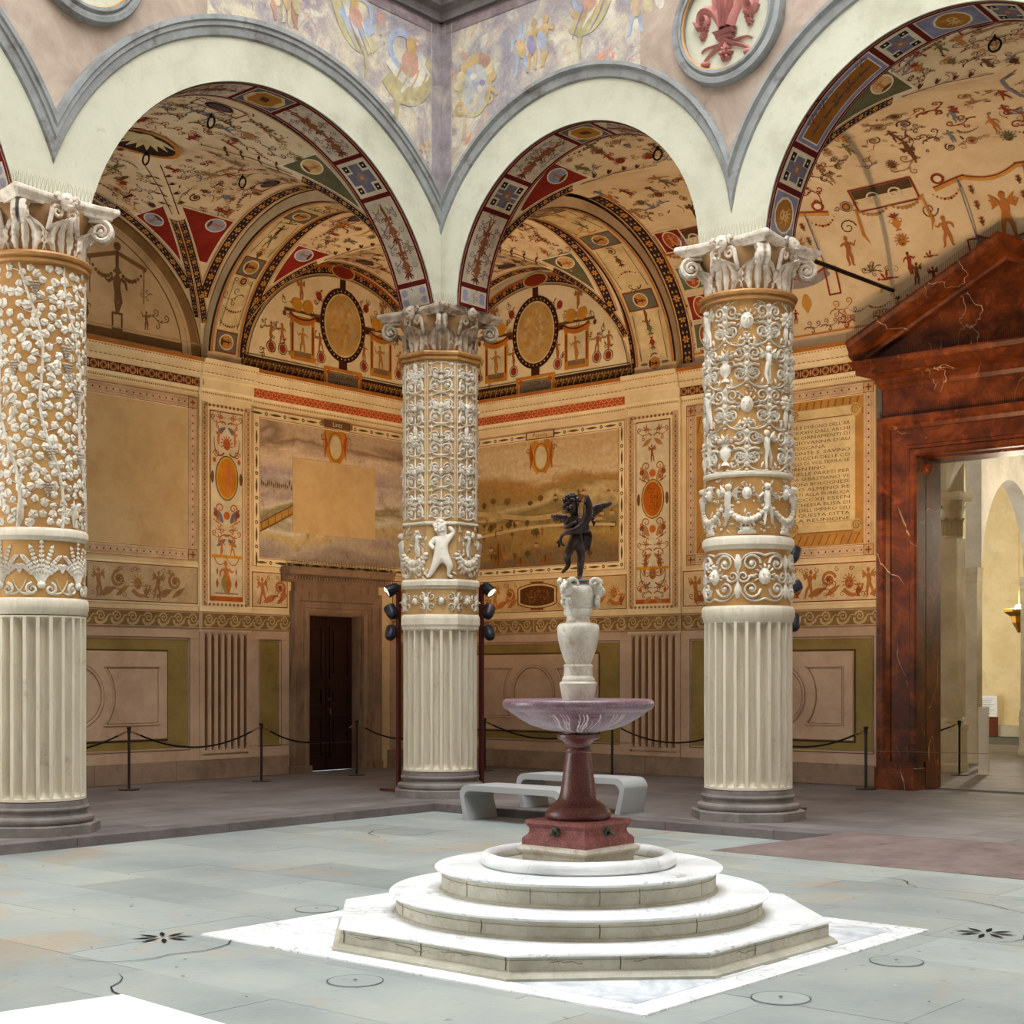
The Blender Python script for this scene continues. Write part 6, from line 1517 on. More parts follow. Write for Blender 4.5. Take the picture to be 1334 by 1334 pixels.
def column(x, y, kind, label):
    t = thing('column', label, 'column', (x, y, 0), 0, 'stucco columns of the courtyard')
    LOCAL[0] = True
    r = .533; rng = random.Random({'vine': 1, 'oct': 2, 'arab': 3}[kind])
    def Q(nm, mb, m, sm=True, ang=40): return obj(nm, mb, M_[m], t, sm, None, None, ang)
    Q('plinth', MB().lathe([(.70, 0), (.70, .10), (.685, .115)], 8, a0=PI / 8), 'basegrey', False)
    Q('base', MB().lathe([(.60, .112), (.615, .13), (.622, .155), (.615, .18), (.585, .20), (.552, .205), (.54, .23), (.548, .255), (.565, .262), (.572, .28), (.565, .30), (.55, .305), (.55, .36)], 64), 'basegrey')
    Q('fluted_drum', fluted(r, .40, 2.37), 'shaft', True, 30)
    if kind == 'vine': Z = dict(ring=(2.40, 2.58), low=(2.58, 3.20), ring2=(3.20, 3.34), mid=None, top=(3.34, 6.20))
    elif kind == 'arab': Z = dict(ring=(2.38, 2.57), low=(2.57, 3.24), ring2=(3.24, 3.40), mid=(3.40, 4.10), ring3=(4.10, 4.17), top=(4.17, 6.20))
    else: Z = dict(ring=(2.38, 2.60), low=(2.60, 2.96), ring2=(2.96, 3.10), mid=(3.10, 3.86), ring3=(3.86, 3.91), top=(3.91, 6.20))
    seg = 8 if kind == 'oct' else 64; k8 = 1 / math.cos(PI / 8) if kind == 'oct' else 1; a0 = PI / 8 if kind == 'oct' else 0; sm = kind != 'oct'
    L = lambda pr, nm, m: Q(nm, MB().lathe([(q * k8, z) for q, z in pr], seg, a0=a0), m, sm, 40)
    L(ring_prof(r, *Z['ring'], .03), 'drum_ring', 'shaft')
    rb = r - .022; grd = {'vine': 'gold', 'arab': 'gold', 'oct': 'gold_pale'}[kind]
    body = L([(rb, Z['ring'][1] - .02), (rb, 6.22)], 'ornament_drum', grd)
    L(ring_prof(r - .02, *Z['ring2'], .045), 'drum_ring', 'shaft')
    if 'ring3' in Z: L(ring_prof(r - .02, *Z['ring3'], .03), 'drum_ring', 'shaft')
    if kind == 'oct': Mp, w = octm(rb)
    else: Mp = cyl(rb)
    o = Orn()
    if kind == 'arab': fill(o, 2 * PI * rb, *Z['top'], 420, rng)
    if kind == 'vine': vine(o, rb, *Z['top'], rng)
    elif kind == 'arab': arabesque(o, rb, Z['top'][0] + .02, Z['top'][1] - .02, rng)
    else:
        for f in range(8): candelabra(o, w * (f + .5), w * .92, Z['top'][0] + .03, Z['top'][1] - .02, rng, 5)
    o.build('top_relief', Mp, M_['stucco'], body, .0, True)
    o = Orn()
    if kind == 'vine': palmettes(o, rb, Z['low'][0] + .02, Z['low'][1])
    elif kind == 'arab': fill(o, 2 * PI * rb, *Z['mid'], 170, rng); scroll_band(o, rb, Z['low'][0] + .02, Z['low'][1]); putti_band(o, rb, *Z['mid'], rng, 6)
    else:
        for f in range(8):
            x_, z0, z1 = w * (f + .5), *Z['low']; h = z1 - z0
            o.mask_face(x_, z0 + h * .52, h * .36, STU, STU2, 3, .05)
            for q in (-1, 1): o.spiral(x_ + q * .14, z0 + h * .7, .06, PI / 2, -q * 1.5, .022, STU, 2, .03, 12); o.spiral(x_ + q * .14, z0 + h * .3, .06, -PI / 2, q * 1.5, .022, STU, 2, .03, 12); o.rect(x_ + q * .2 - .022, x_ + q * .2 + .022, z0 + h * .3, z0 + h * .7, STU, 2); o.blob(x_ + q * .2, z0 + h * .5, .03, .07, STU, 2, .03, 0, 8)
            z0, z1 = Z['mid']; h = z1 - z0
            if f == 7: continue
            o.garland(x_ - w * .5, z0 + h * .45, x_ + w * .5, z0 + h * .45, .13, .055, STU, STU2, 3, .06, 9)
            o.garland(x_ - w * .5, z0 + h * .38, x_ + w * .5, z0 + h * .38, .16, .04, STU2, STU, 3, .05, 11)
            if f % 2: o.figure(x_, z0 + .06, h * .85, STU, rng, 4, .07)
            else: o.bird(x_, z0 + h * .75, w * .4, STU, rng, 3); o.figure(x_ + .05, z0 + h * .42, h * .5, STU, rng, 3, .05); o.leaf(x_ - .15, z0 + .08, .3, .1, .4, STU2, 2, .03)
            for _ in range(16): o.blob(x_ + rng.uniform(-.2, .2), z0 + rng.uniform(.04, .25), .02, .03, STU2, 2, .03, 0, 6)
            for _ in range(34): o.leaf(x_ + rng.uniform(-.2, .2), z0 + rng.uniform(.03, h - .06), .09, .04, rng.uniform(0, 6.28), STU2, 2, .02)
    o.build('low_relief', Mp, M_['stucco'], body, .0, True)
    if kind == 'oct':          # the big putto striding between the garlands on the courtyard face
        sk = skinned('putto_relief', M_['stucco_plain'], t, [((0, 0, .37), .088), ((.0, .012, .46), .10), ((.01, .006, .555), .088), ((.02, 0, .615), .05), ((-.005, .015, .70), .098), ((-.03, .02, .75), .105), ((-.035, .02, .80), .07),
            ((-.06, .01, .27), .078), ((-.10, .02, .16), .052), ((-.17, 0, .04), .03), ((-.21, .02, .02), .022), ((.06, .01, .28), .078), ((.13, .03, .18), .054), ((.10, .0, .05), .03), ((.16, .02, .02), .022),
            ((-.09, .01, .555), .05), ((-.16, .03, .48), .036), ((-.10, .07, .42), .028), ((.11, .01, .575), .05), ((.18, .02, .66), .036), ((.10, .04, .74), .028)],
            [(0, 1), (1, 2), (2, 3), (3, 4), (4, 5), (5, 6), (0, 7), (7, 8), (8, 9), (9, 10), (0, 11), (11, 12), (12, 13), (13, 14), (2, 15), (15, 16), (16, 17), (2, 18), (18, 19), (19, 20)])
        # face 7 of the octagon looks along -45 degrees
        sk.rotation_euler = (0, 0, -PI / 4 + PI / 2); d = rb + .02
        sk.location = (d * math.cos(-PI / 4), d * math.sin(-PI / 4), Z['mid'][0] - .0)
        sk.scale = (1, -.8, 1)
        mb = MB(); hr = random.Random(6)
        for k in range(30):
            a_, e_ = hr.uniform(0, 2 * PI), hr.uniform(.1, 1.5); mb.sphere((-.02 + .088 * math.cos(a_) * math.cos(e_), .02 + .088 * math.sin(a_) * math.cos(e_), .735 + .088 * math.sin(e_)), .024, 7, 5)
        mb.sphere((-.035, .105, .70), (.014, .016, .018), 7, 5); mb.sphere((-.03, .098, .665), (.022, .012, .01), 7, 5)
        for q in (-1, 1): mb.sphere((-.035 + q * .036, .094, .722), (.015, .010, .010), 7, 5); mb.sphere((-.03 + q * .045, .085, .68), (.026, .022, .024), 7, 5)
        mb.sphere((0, .10, .43), (.012, .01, .012), 6, 4)
        obj('hair_and_face', mb, M_['stucco_plain'], sk, True)
    Q('astragal', MB().lathe([(r * k8 - .02, 6.185), (r * k8 + .03, 6.20), (r * k8 + .035, 6.225), (r * k8 + .02, 6.25), (r * k8 + .055, 6.262), (r * k8 + .065, 6.29), (r * k8 + .05, 6.315), (r * .95, 6.32)], seg, a0=a0), 'astragal', sm, 40)
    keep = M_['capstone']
    if kind == 'oct': M_['capstone'] = M_['capstone_brown_shaded']
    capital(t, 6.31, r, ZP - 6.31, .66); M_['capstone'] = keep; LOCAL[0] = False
    return t
def skinned(name, m, parent, verts, edges, sub=2):
    me = bpy.data.meshes.new(name); me.from_pydata([v for v, _ in verts], edges, []); me.materials.append(m)
    o = bpy.data.objects.new(name, me); COL.objects.link(o); o.parent = parent
    md = o.modifiers.new('skin', 'SKIN'); md.use_smooth_shade = True; md.branch_smoothing = .3
    sv = me.skin_vertices[0].data
    for i, (_, r) in enumerate(verts): sv[i].radius = (r, r) if not isinstance(r, tuple) else r; sv[i].use_root = (i == 0)
    o.modifiers.new('sub', 'SUBSURF').levels = sub; o.modifiers['sub'].render_levels = sub
    return o
M_['stucco_plain'] = mat('stucco figure', (220, 212, 196), .6, 0, .3, ground_fn((204, 194, 176), (228, 220, 206), (180, 162, 140)))
column(0, -6.53, 'vine', 'stucco column wound with vine leaves and grapes, at the left edge of the view')
column(0, 0, 'oct', 'eight-sided stucco column in the courtyard corner with a striding putto')
column(5.16, 0, 'arab', 'stucco column of scrolls and masks between the fountain and the red marble doorway')
# ------------------------------------------------------------------ doors
# stone doorway with a dark panelled wooden door in the left wall
D0, D1, DZ = 2.04, 3.37, 2.82
door_1 = struct('door_1', MB().box(XL - .34, XL - .26, D0, D1, 0, DZ), M_['wood'])
leaf_ = door_1
for a, b, nm in ((D0 + .02, (D0 + D1) / 2 - .008, 'door_leaf'), ((D0 + D1) / 2 + .008, D1 - .02, 'door_leaf')):
    lf = obj('door_leaf', MB().box(XL - .27, XL - .22, a, b, .03, DZ - .02), M_['wood'], door_1)
    for z0, z1 in ((.22, 1.02), (1.16, 1.52), (1.66, 2.66)):
        mb = MB()
        for p in ((a + .07, b - .07, z0, z0 + .05), (a + .07, b - .07, z1 - .05, z1), (a + .07, a + .12, z0 + .05, z1 - .05), (b - .12, b - .07, z0 + .05, z1 - .05)): mb.box(XL - .22, XL - .195, *p)
        obj('panel_moulding', mb, M_['wood'], lf); obj('door_panel', MB().bbox(XL - .225, XL - .20, a + .17, b - .17, z0 + .10, z1 - .10, .004), M_['wood'], lf)
    if b > 2.8:
        obj('door_handle', MB().tube([(XL - .22, a + .05, 1.12), (XL - .16, a + .05, 1.12), (XL - .16, a + .05, 1.02)], .012, 8).sphere((XL - .2, a + .05, 1.3), .02, 8, 6), M_['brass'], lf)
fr = obj('door_surround', MB(), M_['door_stone'], door_1)
P = [(0, 0.0), (0, .09), (.05, .12), (.10, .12), (.12, .09), (.22, .09), (.24, .12), (.36, .15), (.40, .15), (.40, 0)]
obj('jamb', MB().loops([[(XL + h, D0 - s, z if z < 1 else DZ + s) for s, h in P] for z in (0, DZ)]).box(XL - .26, XL, D0 - .01, D0 + .02, 0, DZ), M_['door_stone'], fr)
obj('jamb', MB().loops([[(XL + h, D1 + s, z if z < 1 else DZ + s) for s, h in P] for z in (DZ, 0)]).box(XL - .26, XL, D1 - .02, D1 + .01, 0, DZ), M_['door_stone'], fr)
obj('lintel', MB().loops([[(XL + h, D0 - s, DZ + s) for s, h in P], [(XL + h, D1 + s, DZ + s) for s, h in P]]).box(XL - .26, XL, D0, D1, DZ - .02, DZ + .01), M_['door_stone'], fr)
for q, e in ((-1, D0), (1, D1)): obj('jamb_foot', MB().bbox(XL, XL + .165, min(e + q * .002, e + q * .42), max(e + q * .002, e + q * .42), 0, .14, .01), M_['door_stone'], fr)
obj('lintel_frieze', wbox(MB(), ml, D0 - .36, D1 + .36, DZ + .40, DZ + .56, 0, .10), M_['door_stone'], fr)
CPd = [(0, DZ + .56), (.12, DZ + .56), (.14, DZ + .60), (.16, DZ + .60), (.16, DZ + .66), (.22, DZ + .69), (.27, DZ + .69), (.27, DZ + .76), (.30, DZ + .80), (.32, DZ + .82), (0, DZ + .82)]
obj('door_cornice', MB().extr(CPd[::-1], D0 - .62, D1 + .62, ml), M_['door_stone'], fr)
mb = MB()
for i in range(34): y = D0 - .42 + i * .066; mb.box(XL + .16, XL + .205, y, y + .036, DZ + .605, DZ + .655)
obj('dentils', mb, M_['door_stone'], fr, False, None, 'stuff')
mb = MB()
for i in range(64): y = D0 - .6 + i * .04; mb.tube([(XL + .29, y, DZ + .815), (XL + .30, y + .01, DZ + .93)], .003, 3).tube([(XL + .15, y, DZ + .815), (XL + .15, y - .01, DZ + .93)], .003, 3)
obj('bird_spikes', mb, M_['iron'], fr, False, None, 'stuff')
# red marble portal with a gable in the right wall
PC, YF = 6.25, 5.33            # axis and front plane of the jambs
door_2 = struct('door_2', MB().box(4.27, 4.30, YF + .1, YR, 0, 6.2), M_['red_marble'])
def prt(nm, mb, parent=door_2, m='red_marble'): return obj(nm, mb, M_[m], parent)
HW, JW = 1.40, .62
for q in (-1, 1):
    e = PC + q * HW
    prt('reveal', MB().box(min(e, e + q * .05), max(e, e + q * .05), YF + .28, YR + .55, 0, 5.04))
    b = prt('jamb_base', MB().bbox(min(e + q * .002, e + q * (JW + .03)), max(e + q * .002, e + q * (JW + .03)), YF - .12, YR, 0, .34, .012))
    prt('base_moulding', MB().box(min(e + q * .004, e + q * JW), max(e + q * .004, e + q * JW), YF - .10, YR - .05, .335, .425), b)
    prt('side_block', MB().box(min(e + q * (JW + .0), e + q * (JW + .10)), max(e + q * JW, e + q * (JW + .10)), YF + .08, YR, 0, 6.2), door_2, 'cornice_stone')
P = [(0, .30), (0, -.02), (.03, -.05), (.10, -.05), (.12, -.02), (.17, -.02), (.18, 0), (.42, 0), (.43, -.03), (.49, -.05), (.53, -.09), (JW, -.09), (JW, .30)]
XA, XB = PC - HW, PC + HW
def seg3(nm, rings): prt(nm, MB().loops(rings))
seg3('jamb', [[(XA - s, YF + d, z if z < 1 else 5.04 + s) for s, d in P] for z in (.42, 5.04)])
seg3('lintel', [[(XA - s, YF + d, 5.04 + s) for s, d in P], [(XB + s, YF + d, 5.04 + s) for s, d in P]])
seg3('jamb', [[(XB + s, YF + d, z if z < 1 else 5.04 + s) for s, d in P] for z in (5.04, .42)])
prt('lintel_soffit', MB().box(PC - HW, PC + HW, YF + .28, YR + .55, 5.02, 5.06))
FZ = 5.04 + JW
prt('frieze', MB().box(PC - 1.98, PC + 1.98, YF + .02, YR, FZ, 6.12))
CPp = [(0, 6.10), (.02, 6.10), (.05, 6.16), (.09, 6.20), (.09, 6.26), (.20, 6.30), (.30, 6.33), (.30, 6.41), (.34, 6.44), (.38, 6.50), (.38, 6.53), (0, 6.53)]
def mp(s, z, h): return (s, YF + .02 - h, z)
cp_ = prt('cornice', MB().loops([[mp(PC + q * (1.98 + h), z, h) for h, z in CPp] for q in (-1, 1)]).box(PC - 1.98, PC + 1.98, YF, YR, 6.12, 6.53))
AX, AZ0, AZ1 = 2.40, 6.53, 7.76
sl = (AZ1 - AZ0) / AX
RK = [(.0, 0), (.08, 0), (.10, .05), (.20, .08), (.30, .12), (.30, .20), (.35, .24), (.40, .30), (.40, .34), (0, .34)]
for q in (-1, 1):
    prt('raking_cornice', MB().loops([[mp(PC + q * (AX - t), AZ0 - .02 + sl * t + z, h) for h, z in RK][::-q] for t in (0, AX)]).loops([[mp(PC + q * (AX - t), AZ0 - .02 + sl * t + z, h) for h, z in ((-.3, 0), (.02, 0), (.02, .34), (-.3, .34))][::-q] for t in (0, AX)]))
prt('tympanum', MB().loops([[(PC - AX, y, AZ0), (PC + AX, y, AZ0), (PC, y, AZ1)] for y in (YF + .10, YR)]))
mb = MB()
for i in range(150): x = PC - 2.3 + i * .031; mb.tube([mp(x, 6.528, .33), mp(x + .01, 6.66, .34)], .003, 3)
for i in range(120): t = AX * i / 119; mb.tube([mp(PC - AX + t, AZ0 + .31 + sl * t, .36), mp(PC - AX + t + .01, AZ0 + .46 + sl * t, .37)], .003, 3)
for i in range(120): x = PC - 2.0 + i * .033; mb.tube([mp(x, FZ, .10), mp(x, FZ + .10, .10)], .003, 3)
obj('bird_spikes', mb, M_['iron'], door_2, False, None, 'stuff')
for x in (PC - HW + .1,): prt('corner_boss', MB().lathe([(.09, 0), (.09, .02), (.06, .05), (.02, .07)], 16).xf(Matrix.Translation((x, YF + .12, 4.86)) @ Matrix.Rotation(PI / 2, 4, 'X')))
# iron tie rod from the column to the wall, rings hanging from the vaults
t = thing('tie_rod', 'black iron tie rod slanting from the scroll column back over the red marble gable', 'tie rod', (5.3, .55, 7.07))
obj('bar', MB().tube([(5.28, .45, 7.05), (4.36, YR - .02, 7.66)], .032, 8), M_['iron'], t)
obj('wall_anchor', MB().box(4.28, 4.44, YR - .03, YR - .005, 7.58, 7.74), M_['iron'], t)
def hang_ring(x, y, z, label, r=.075):
    t = thing('vault_ring', label, 'ring', (x, y, z), 0, 'iron rings hanging from the painted vaults')
    obj('ring', MB().tube([(x + r * math.cos(a), y, z - r - .05 + r * math.sin(a)) for a in [2 * PI * i / 20 for i in range(20)]], .014, 6, True), M_['iron'], t, True)
    obj('eye_bolt', MB().tube([(x, y, z + .04), (x, y, z - .05)], .014, 6).sphere((x, y, z - .045), .028, 8, 6), M_['iron'], t, True)
for p, l in (((-1.194, -3.188, 9.252), 'iron ring hanging near the crown of the left vault'), ((-3.014, -2.929, 9.239), 'iron ring hanging below the painted shell of the left vault, seen edge-on'), ((-2.784, -1.364, 9.251), 'iron ring hanging by the orange strapwork at the far side of the left vault'), ((2.585, 1.773, 9.28), 'iron ring hanging inside the middle arch, near its right side'), ((7.704, 1.338, 9.281), 'iron ring hanging high inside the right-hand arch')): hang_ring(*p, l)
# ------------------------------------------------------------------ fountain
fx, fy = FC
t = thing('fountain', 'marble and porphyry fountain with a wide bowl on stepped marble platform', 'fountain', (fx, fy, ZC))
def FP(nm, mb, m, sm=True, ang=35, parent=None): return obj(nm, mb, M_[m], parent or t, sm, None, None, ang)
OCX, OCY = 8.125, -7.17
def octo(k): # irregular octagon, half size 1.65, chamfer .9
    a, b = 1.615 * k, .745 * k
    return [(OCX + sx, OCY + sy) for sx, sy in ((-b, -a), (b, -a), (a, -b), (a, b), (b, a), (-b, a), (-a, b), (-a, -b))]
def octl(rows): return MB().loops([[(x, y, z) for x, y in octo(k)] for k, z in rows])
base = FP('octagonal_step', octl([(1.035, ZC), (1.035, ZC + .028), (1.03, ZC + .032), (1.022, ZC + .045), (1.012, ZC + .055), (1.0, ZC + .06), (1.0, .036), (.996, .040)]), 'riser', False)
FP('step_tread', octl([(1.004, .036), (1.008, .046), (1.004, .056), (.99, .058)]), 'marble', False, None, base)
q = Orn(); cr = random.Random(3); E8 = octo(1.0)
def face8(i): a, b = E8[i], E8[(i + 1) % 8]; return a, b
def octline(u, v, h):
    i = np.clip(np.floor(u), 0, 7).astype(int); t = u - i; A_ = np.array(E8)[i]; B_ = np.array(E8)[(i + 1) % 8]; n = np.c_[(B_ - A_)[:, 1], -(B_ - A_)[:, 0]]; n /= np.linalg.norm(n, axis=1)[:, None]
    xy = A_ + (B_ - A_) * t[:, None] + n * h[:, None]; return np.c_[xy, v]
for u in (.02, .98, 1.55, 2.35, 7.4, .5): q.strip([(u, -.045), (u + .003, 0), (u, .034)], .006, (112, 98, 76), 1)
for u0 in (.35, .62, 1.2, 1.62, 2.2, .1):
    P = [(u0, .005)]
    for _ in range(9): P.append((P[-1][0] + .018, max(-.04, min(.03, P[-1][1] + cr.uniform(-.012, .010)))))
    q.strip(P, .004, (120, 104, 84), 1)
for k in range(8): q.strip([(k + .002, .018), (k + .998, .018)], .004, (150, 140, 116), 1)
q.build('riser_joints', octline, M_['paint'], base, .0015)
def rstep(nm, r, z0, z1, joints):
    o = FP(nm, MB().lathe([(r + .015, z0), (r + .015, z0 + .02), (r, z0 + .03), (r, z1 - .045), (r + .012, z1 - .04), (r + .02, z1 - .025)], 96, (fx, fy, 0), 0), 'riser', True, 25)
    FP('step_tread', MB().lathe([(r + .02, z1 - .03), (r + .045, z1 - .02), (r + .05, z1 - .008), (r + .04, z1), (.3, z1 + .001)], 96, (fx, fy, 0)), 'marble', True, 25, o)
    q = Orn()
    for a in joints: q.strip([(a, z0 + .03), (a + .004, (z0 + z1) / 2), (a, z1 - .045)], .006, (120, 108, 88), 1)
    for a in [2 * PI * i / 60 for i in range(61)]: pass
    q.strip([(2 * PI * i / 90, z1 - .062) for i in range(91)], .005, (150, 140, 116), 1)
    q.build('riser_joints', lambda u, v, h: np.c_[fx + (r + h) * np.cos(u), fy + (r + h) * np.sin(u), v], M_['paint'], o, .001)
    return o
rstep('lower_round_step', 1.31, .05, .212, [-PI / 4 + d for d in (-1.3, -.62, -.02, .5, 1.1, 1.7)])
rstep('upper_round_step', .985, .205, .384, [-PI / 4 + d for d in (-1.0, -.45, .02, .3, .9, 1.5)])
FP('basin_rim', MB().loops([[(fx + (.655 + .052 * math.cos(b)) * math.cos(a), fy + (.655 + .052 * math.cos(b)) * math.sin(a), .428 + .052 * math.sin(b)) for b in [2 * PI * k / 12 for k in range(12)]] for a in [2 * PI * i / 80 for i in range(81)]], True, False, False), 'marble')
FP('basin_floor', MB().lathe([(.62, .38), (.62, .395), (.3, .40)], 48, (fx, fy, 0)), 'riser')
FP('marble_plinth', MB().square([(.285, .39), (.285, .455), (.292, .47), (.312, .482), (.318, .50), (.312, .52), (.29, .53)], (fx, fy, 0)), 'stem', False)
pb = FP('porphyry_block', MB().square([(.288, .528), (.288, .575), (.275, .59), (.258, .606), (.250, .625), (.250, .648), (.262, .665), (.274, .680), (.274, .70), (.262, .71)], (fx, fy, 0)), 'porph_base', False)
for dx, dy in ((0, -1), (1, 0), (0, 1), (-1, 0)):
    mb = MB()
    M3 = Matrix.Translation((fx + dx * .25, fy + dy * .25, .632)) @ Matrix.Rotation(math.atan2(dy, dx), 4, 'Z')
    mb.sphere((.0, 0, 0), (.025, .034, .038), 12, 8); mb.tube([(.01, 0, -.005), (.05, 0, -.004), (.075, 0, -.016)], [.018, .014, .012], 8); mb.sphere((.012, 0, .028), (.02, .028, .014), 8, 5)
    for q in (-1, 1): mb.sphere((.02, q * .018, .012), (.012, .01, .012), 6, 4)
    FP('water_spout', mb.xf(M3), 'spout', True, None, pb)
FP('stem_foot', MB().lathe([(.20, .705), (.228, .715), (.238, .738), (.235, .765), (.215, .785), (.205, .80), (.20, .805), (.17, .825), (.142, .86), (.128, .91), (.118, .98), (.108, 1.06), (.097, 1.14), (.088, 1.185), (.094, 1.19), (.098, 1.205), (.092, 1.218), (.086, 1.225), (.092, 1.25), (.115, 1.275), (.150, 1.288), (.156, 1.295), (.156, 1.318), (.148, 1.322), (.118, 1.325), (.116, 1.345)], 48, (fx, fy, 0)), 'porphyry', True, 40)
bowl = FP('bowl', MB().lathe([(.118, 1.335), (.15, 1.338), (.25, 1.355), (.345, 1.388), (.43, 1.435), (.488, 1.475), (.505, 1.492), (.512, 1.494), (.520, 1.497), (.538, 1.51), (.547, 1.535), (.542, 1.558), (.525, 1.572), (.50, 1.572), (.46, 1.555), (.30, 1.51), (.05, 1.50)], 72, (fx, fy, 0)), 'bowl', True, 50)
# lime streaks under the bowl, thickest towards the courtyard front
q = Orn(); rr = random.Random(8)
prof = [(.140, 1.337), (.25, 1.355), (.345, 1.388), (.43, 1.435), (.488, 1.475)]
def under(u, v, h):
    rs = np.interp(v, [0, .3, .55, .8, 1], [p[0] for p in prof]); zs = np.interp(v, [0, .3, .55, .8, 1], [p[1] for p in prof])
    return np.c_[fx + (rs + .4 * h) * np.cos(u), fy + (rs + .4 * h) * np.sin(u), zs - h]
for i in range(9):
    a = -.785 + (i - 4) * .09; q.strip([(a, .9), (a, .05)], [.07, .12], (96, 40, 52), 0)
for i in range(26):
    a = -.785 + rr.uniform(-.62, .62); e = rr.uniform(.75, 1); w = rr.uniform(.012, .03)
    q.strip([(a + .03 * math.sin(k), 1 - (1 - .02) * (k / 8) if e > .8 else e * (1 - k / 8)) for k in range(9)], [w * (.6 + .1 * k) for k in range(9)], (224, 206, 210), 1)
for i in range(40):
    a = rr.uniform(0, 6.28); q.strip([(a, .95), (a, rr.uniform(.2, .6))], [.05, .03], (176, 142, 160), 0)
q.build('lime_streaks', under, M_['paint'], bowl, .001)
um = FP('upper_drum', MB().lathe([(.112, 1.50), (.115, 1.57), (.132, 1.66), (.136, 1.685), (.128, 1.695), (.118, 1.70), (.120, 1.712), (.112, 1.73), (.104, 1.738), (.104, 1.80), (.108, 1.81), (.10, 1.822), (.088, 1.828)], 40, (fx, fy, 0)), 'stem', True, 35)
FP('urn', MB().lathe([(.086, 1.826), (.092, 1.83), (.108, 1.87), (.128, 1.93), (.145, 2.0), (.152, 2.05), (.152, 2.085), (.145, 2.105), (.128, 2.116), (.10, 2.12), (.088, 2.13), (.084, 2.15), (.084, 2.17), (.098, 2.178), (.105, 2.19), (.105, 2.222), (.098, 2.228)], 48, (fx, fy, 0)), 'stem', True, 40)
cp = FP('upper_capital', MB().lathe([(.10, 2.225), (.112, 2.24), (.122, 2.29), (.122, 2.335), (.115, 2.36), (.095, 2.385), (.08, 2.40), (.06, 2.412), (.04, 2.416)], 40, (fx, fy, 0)), 'stem', True, 40)
YAW = .7082
for i in range(3):                    # grotesque heads with curling beards and horns
    a = YAW - PI / 2 + (-.73, 1.36, 3.46)[i]; M3 = Matrix.Translation((fx, fy, 2.345)) @ Matrix.Rotation(a, 4, 'Z'); mb = MB(); rr = random.Random(i)
    mb.sphere((.135, 0, .015), (.045, .05, .06), 12, 8); mb.sphere((.178, 0, .005), (.018, .014, .024), 8, 5)
    for s in (-1, 1):
        mb.sphere((.168, s * .02, .026), (.012, .014, .012), 7, 5); mb.tube([(.13 + .03 * math.cos(k * .5), s * (.04 + .006 * k), .06 + .026 * math.sin(k * .5)) for k in range(9)], [.02 - .0014 * k for k in range(9)], 6)
    for k in range(9): mb.sphere((.12 + .03 * rr.random(), rr.uniform(-.04, .04), -.05 - .06 * rr.random()), (.02, .02, .026), 7, 5)
    mb.sphere((.16, 0, -.03), (.02, .03, .014), 8, 5)
    FP('grotesque_head', mb.xf(M3), 'stem', True, None, cp)
# ------------------------------------------------------------------ bronze winged child with a dolphin
st = thing('statue', 'dark bronze winged child holding a dolphin on top of the fountain', 'statue', (fx, fy, 2.417), YAW)
LOCAL[0] = True
FP2 = lambda nm, mb, m='bronze', sm=True: obj(nm, mb, M_[m], st, sm)
FP2('mound', MB().lathe([(.098, 0), (.096, .006), (.085, .012), (.06, .018), (.03, .020)], 24), 'lead')
# x to the viewer's right, y away, z up; photo scale .165 px per unit -> metres
SC_ = .165 / 180
def s3(px, py, y=0.0): return ((px - 630) * SC_ + .012, y, (800 - py) * SC_ + .012)
VB = [(s3(600, 500), (.050, .046)), (s3(600, 452, -.008), (.054, .054)), (s3(604, 395), (.050, .045)), (s3(606, 345), (.052, .040)), (s3(596, 292), (.026, .026)), (s3(572, 238, -.006), (.050, .050)), (s3(563, 190, -.006), (.062, .062)), (s3(564, 148, -.004), (.042, .042)),
      (s3(556, 545, -.012), (.038, .038)), (s3(528, 612, -.045), (.029, .029)), (s3(540, 672, .01), (.022, .022)), (s3(533, 694, .012), (.018, .018)), (s3(508, 722, -.006), (.014, .014)), (s3(488, 744, -.020), (.010, .010)),
      (s3(640, 548), (.040, .040)), (s3(642, 630, -.006), (.030, .030)), (s3(633, 700, .004), (.026, .026)), (s3(630, 765, .006), (.019, .019)), (s3(627, 785, -.012), (.017, .015)), (s3(620, 790, -.055), (.015, .010)), (s3(617, 792, -.075), (.011, .008)),
      (s3(545, 322, .004), (.028, .028)), (s3(512, 395, -.02), (.022, .022)), (s3(575, 362, -.062), (.017, .017)), (s3(606, 350, -.068), (.015, .013)),
      (s3(668, 330, .004), (.028, .028)), (s3(690, 405, -.03), (.022, .022)), (s3(615, 425, -.066), (.017, .017)), (s3(575, 432, -.070), (.015, .013))]
EB = [(0, 1), (1, 2), (2, 3), (3, 4), (4, 5), (5, 6), (6, 7), (0, 8), (8, 9), (9, 10), (10, 11), (11, 12), (12, 13), (0, 14), (14, 15), (15, 16), (16, 17), (17, 18), (18, 19), (19, 20), (3, 21), (21, 22), (22, 23), (23, 24), (3, 25), (25, 26), (26, 27), (27, 28)]
body = skinned('body', M_['bronze'], st, VB, EB, 2)
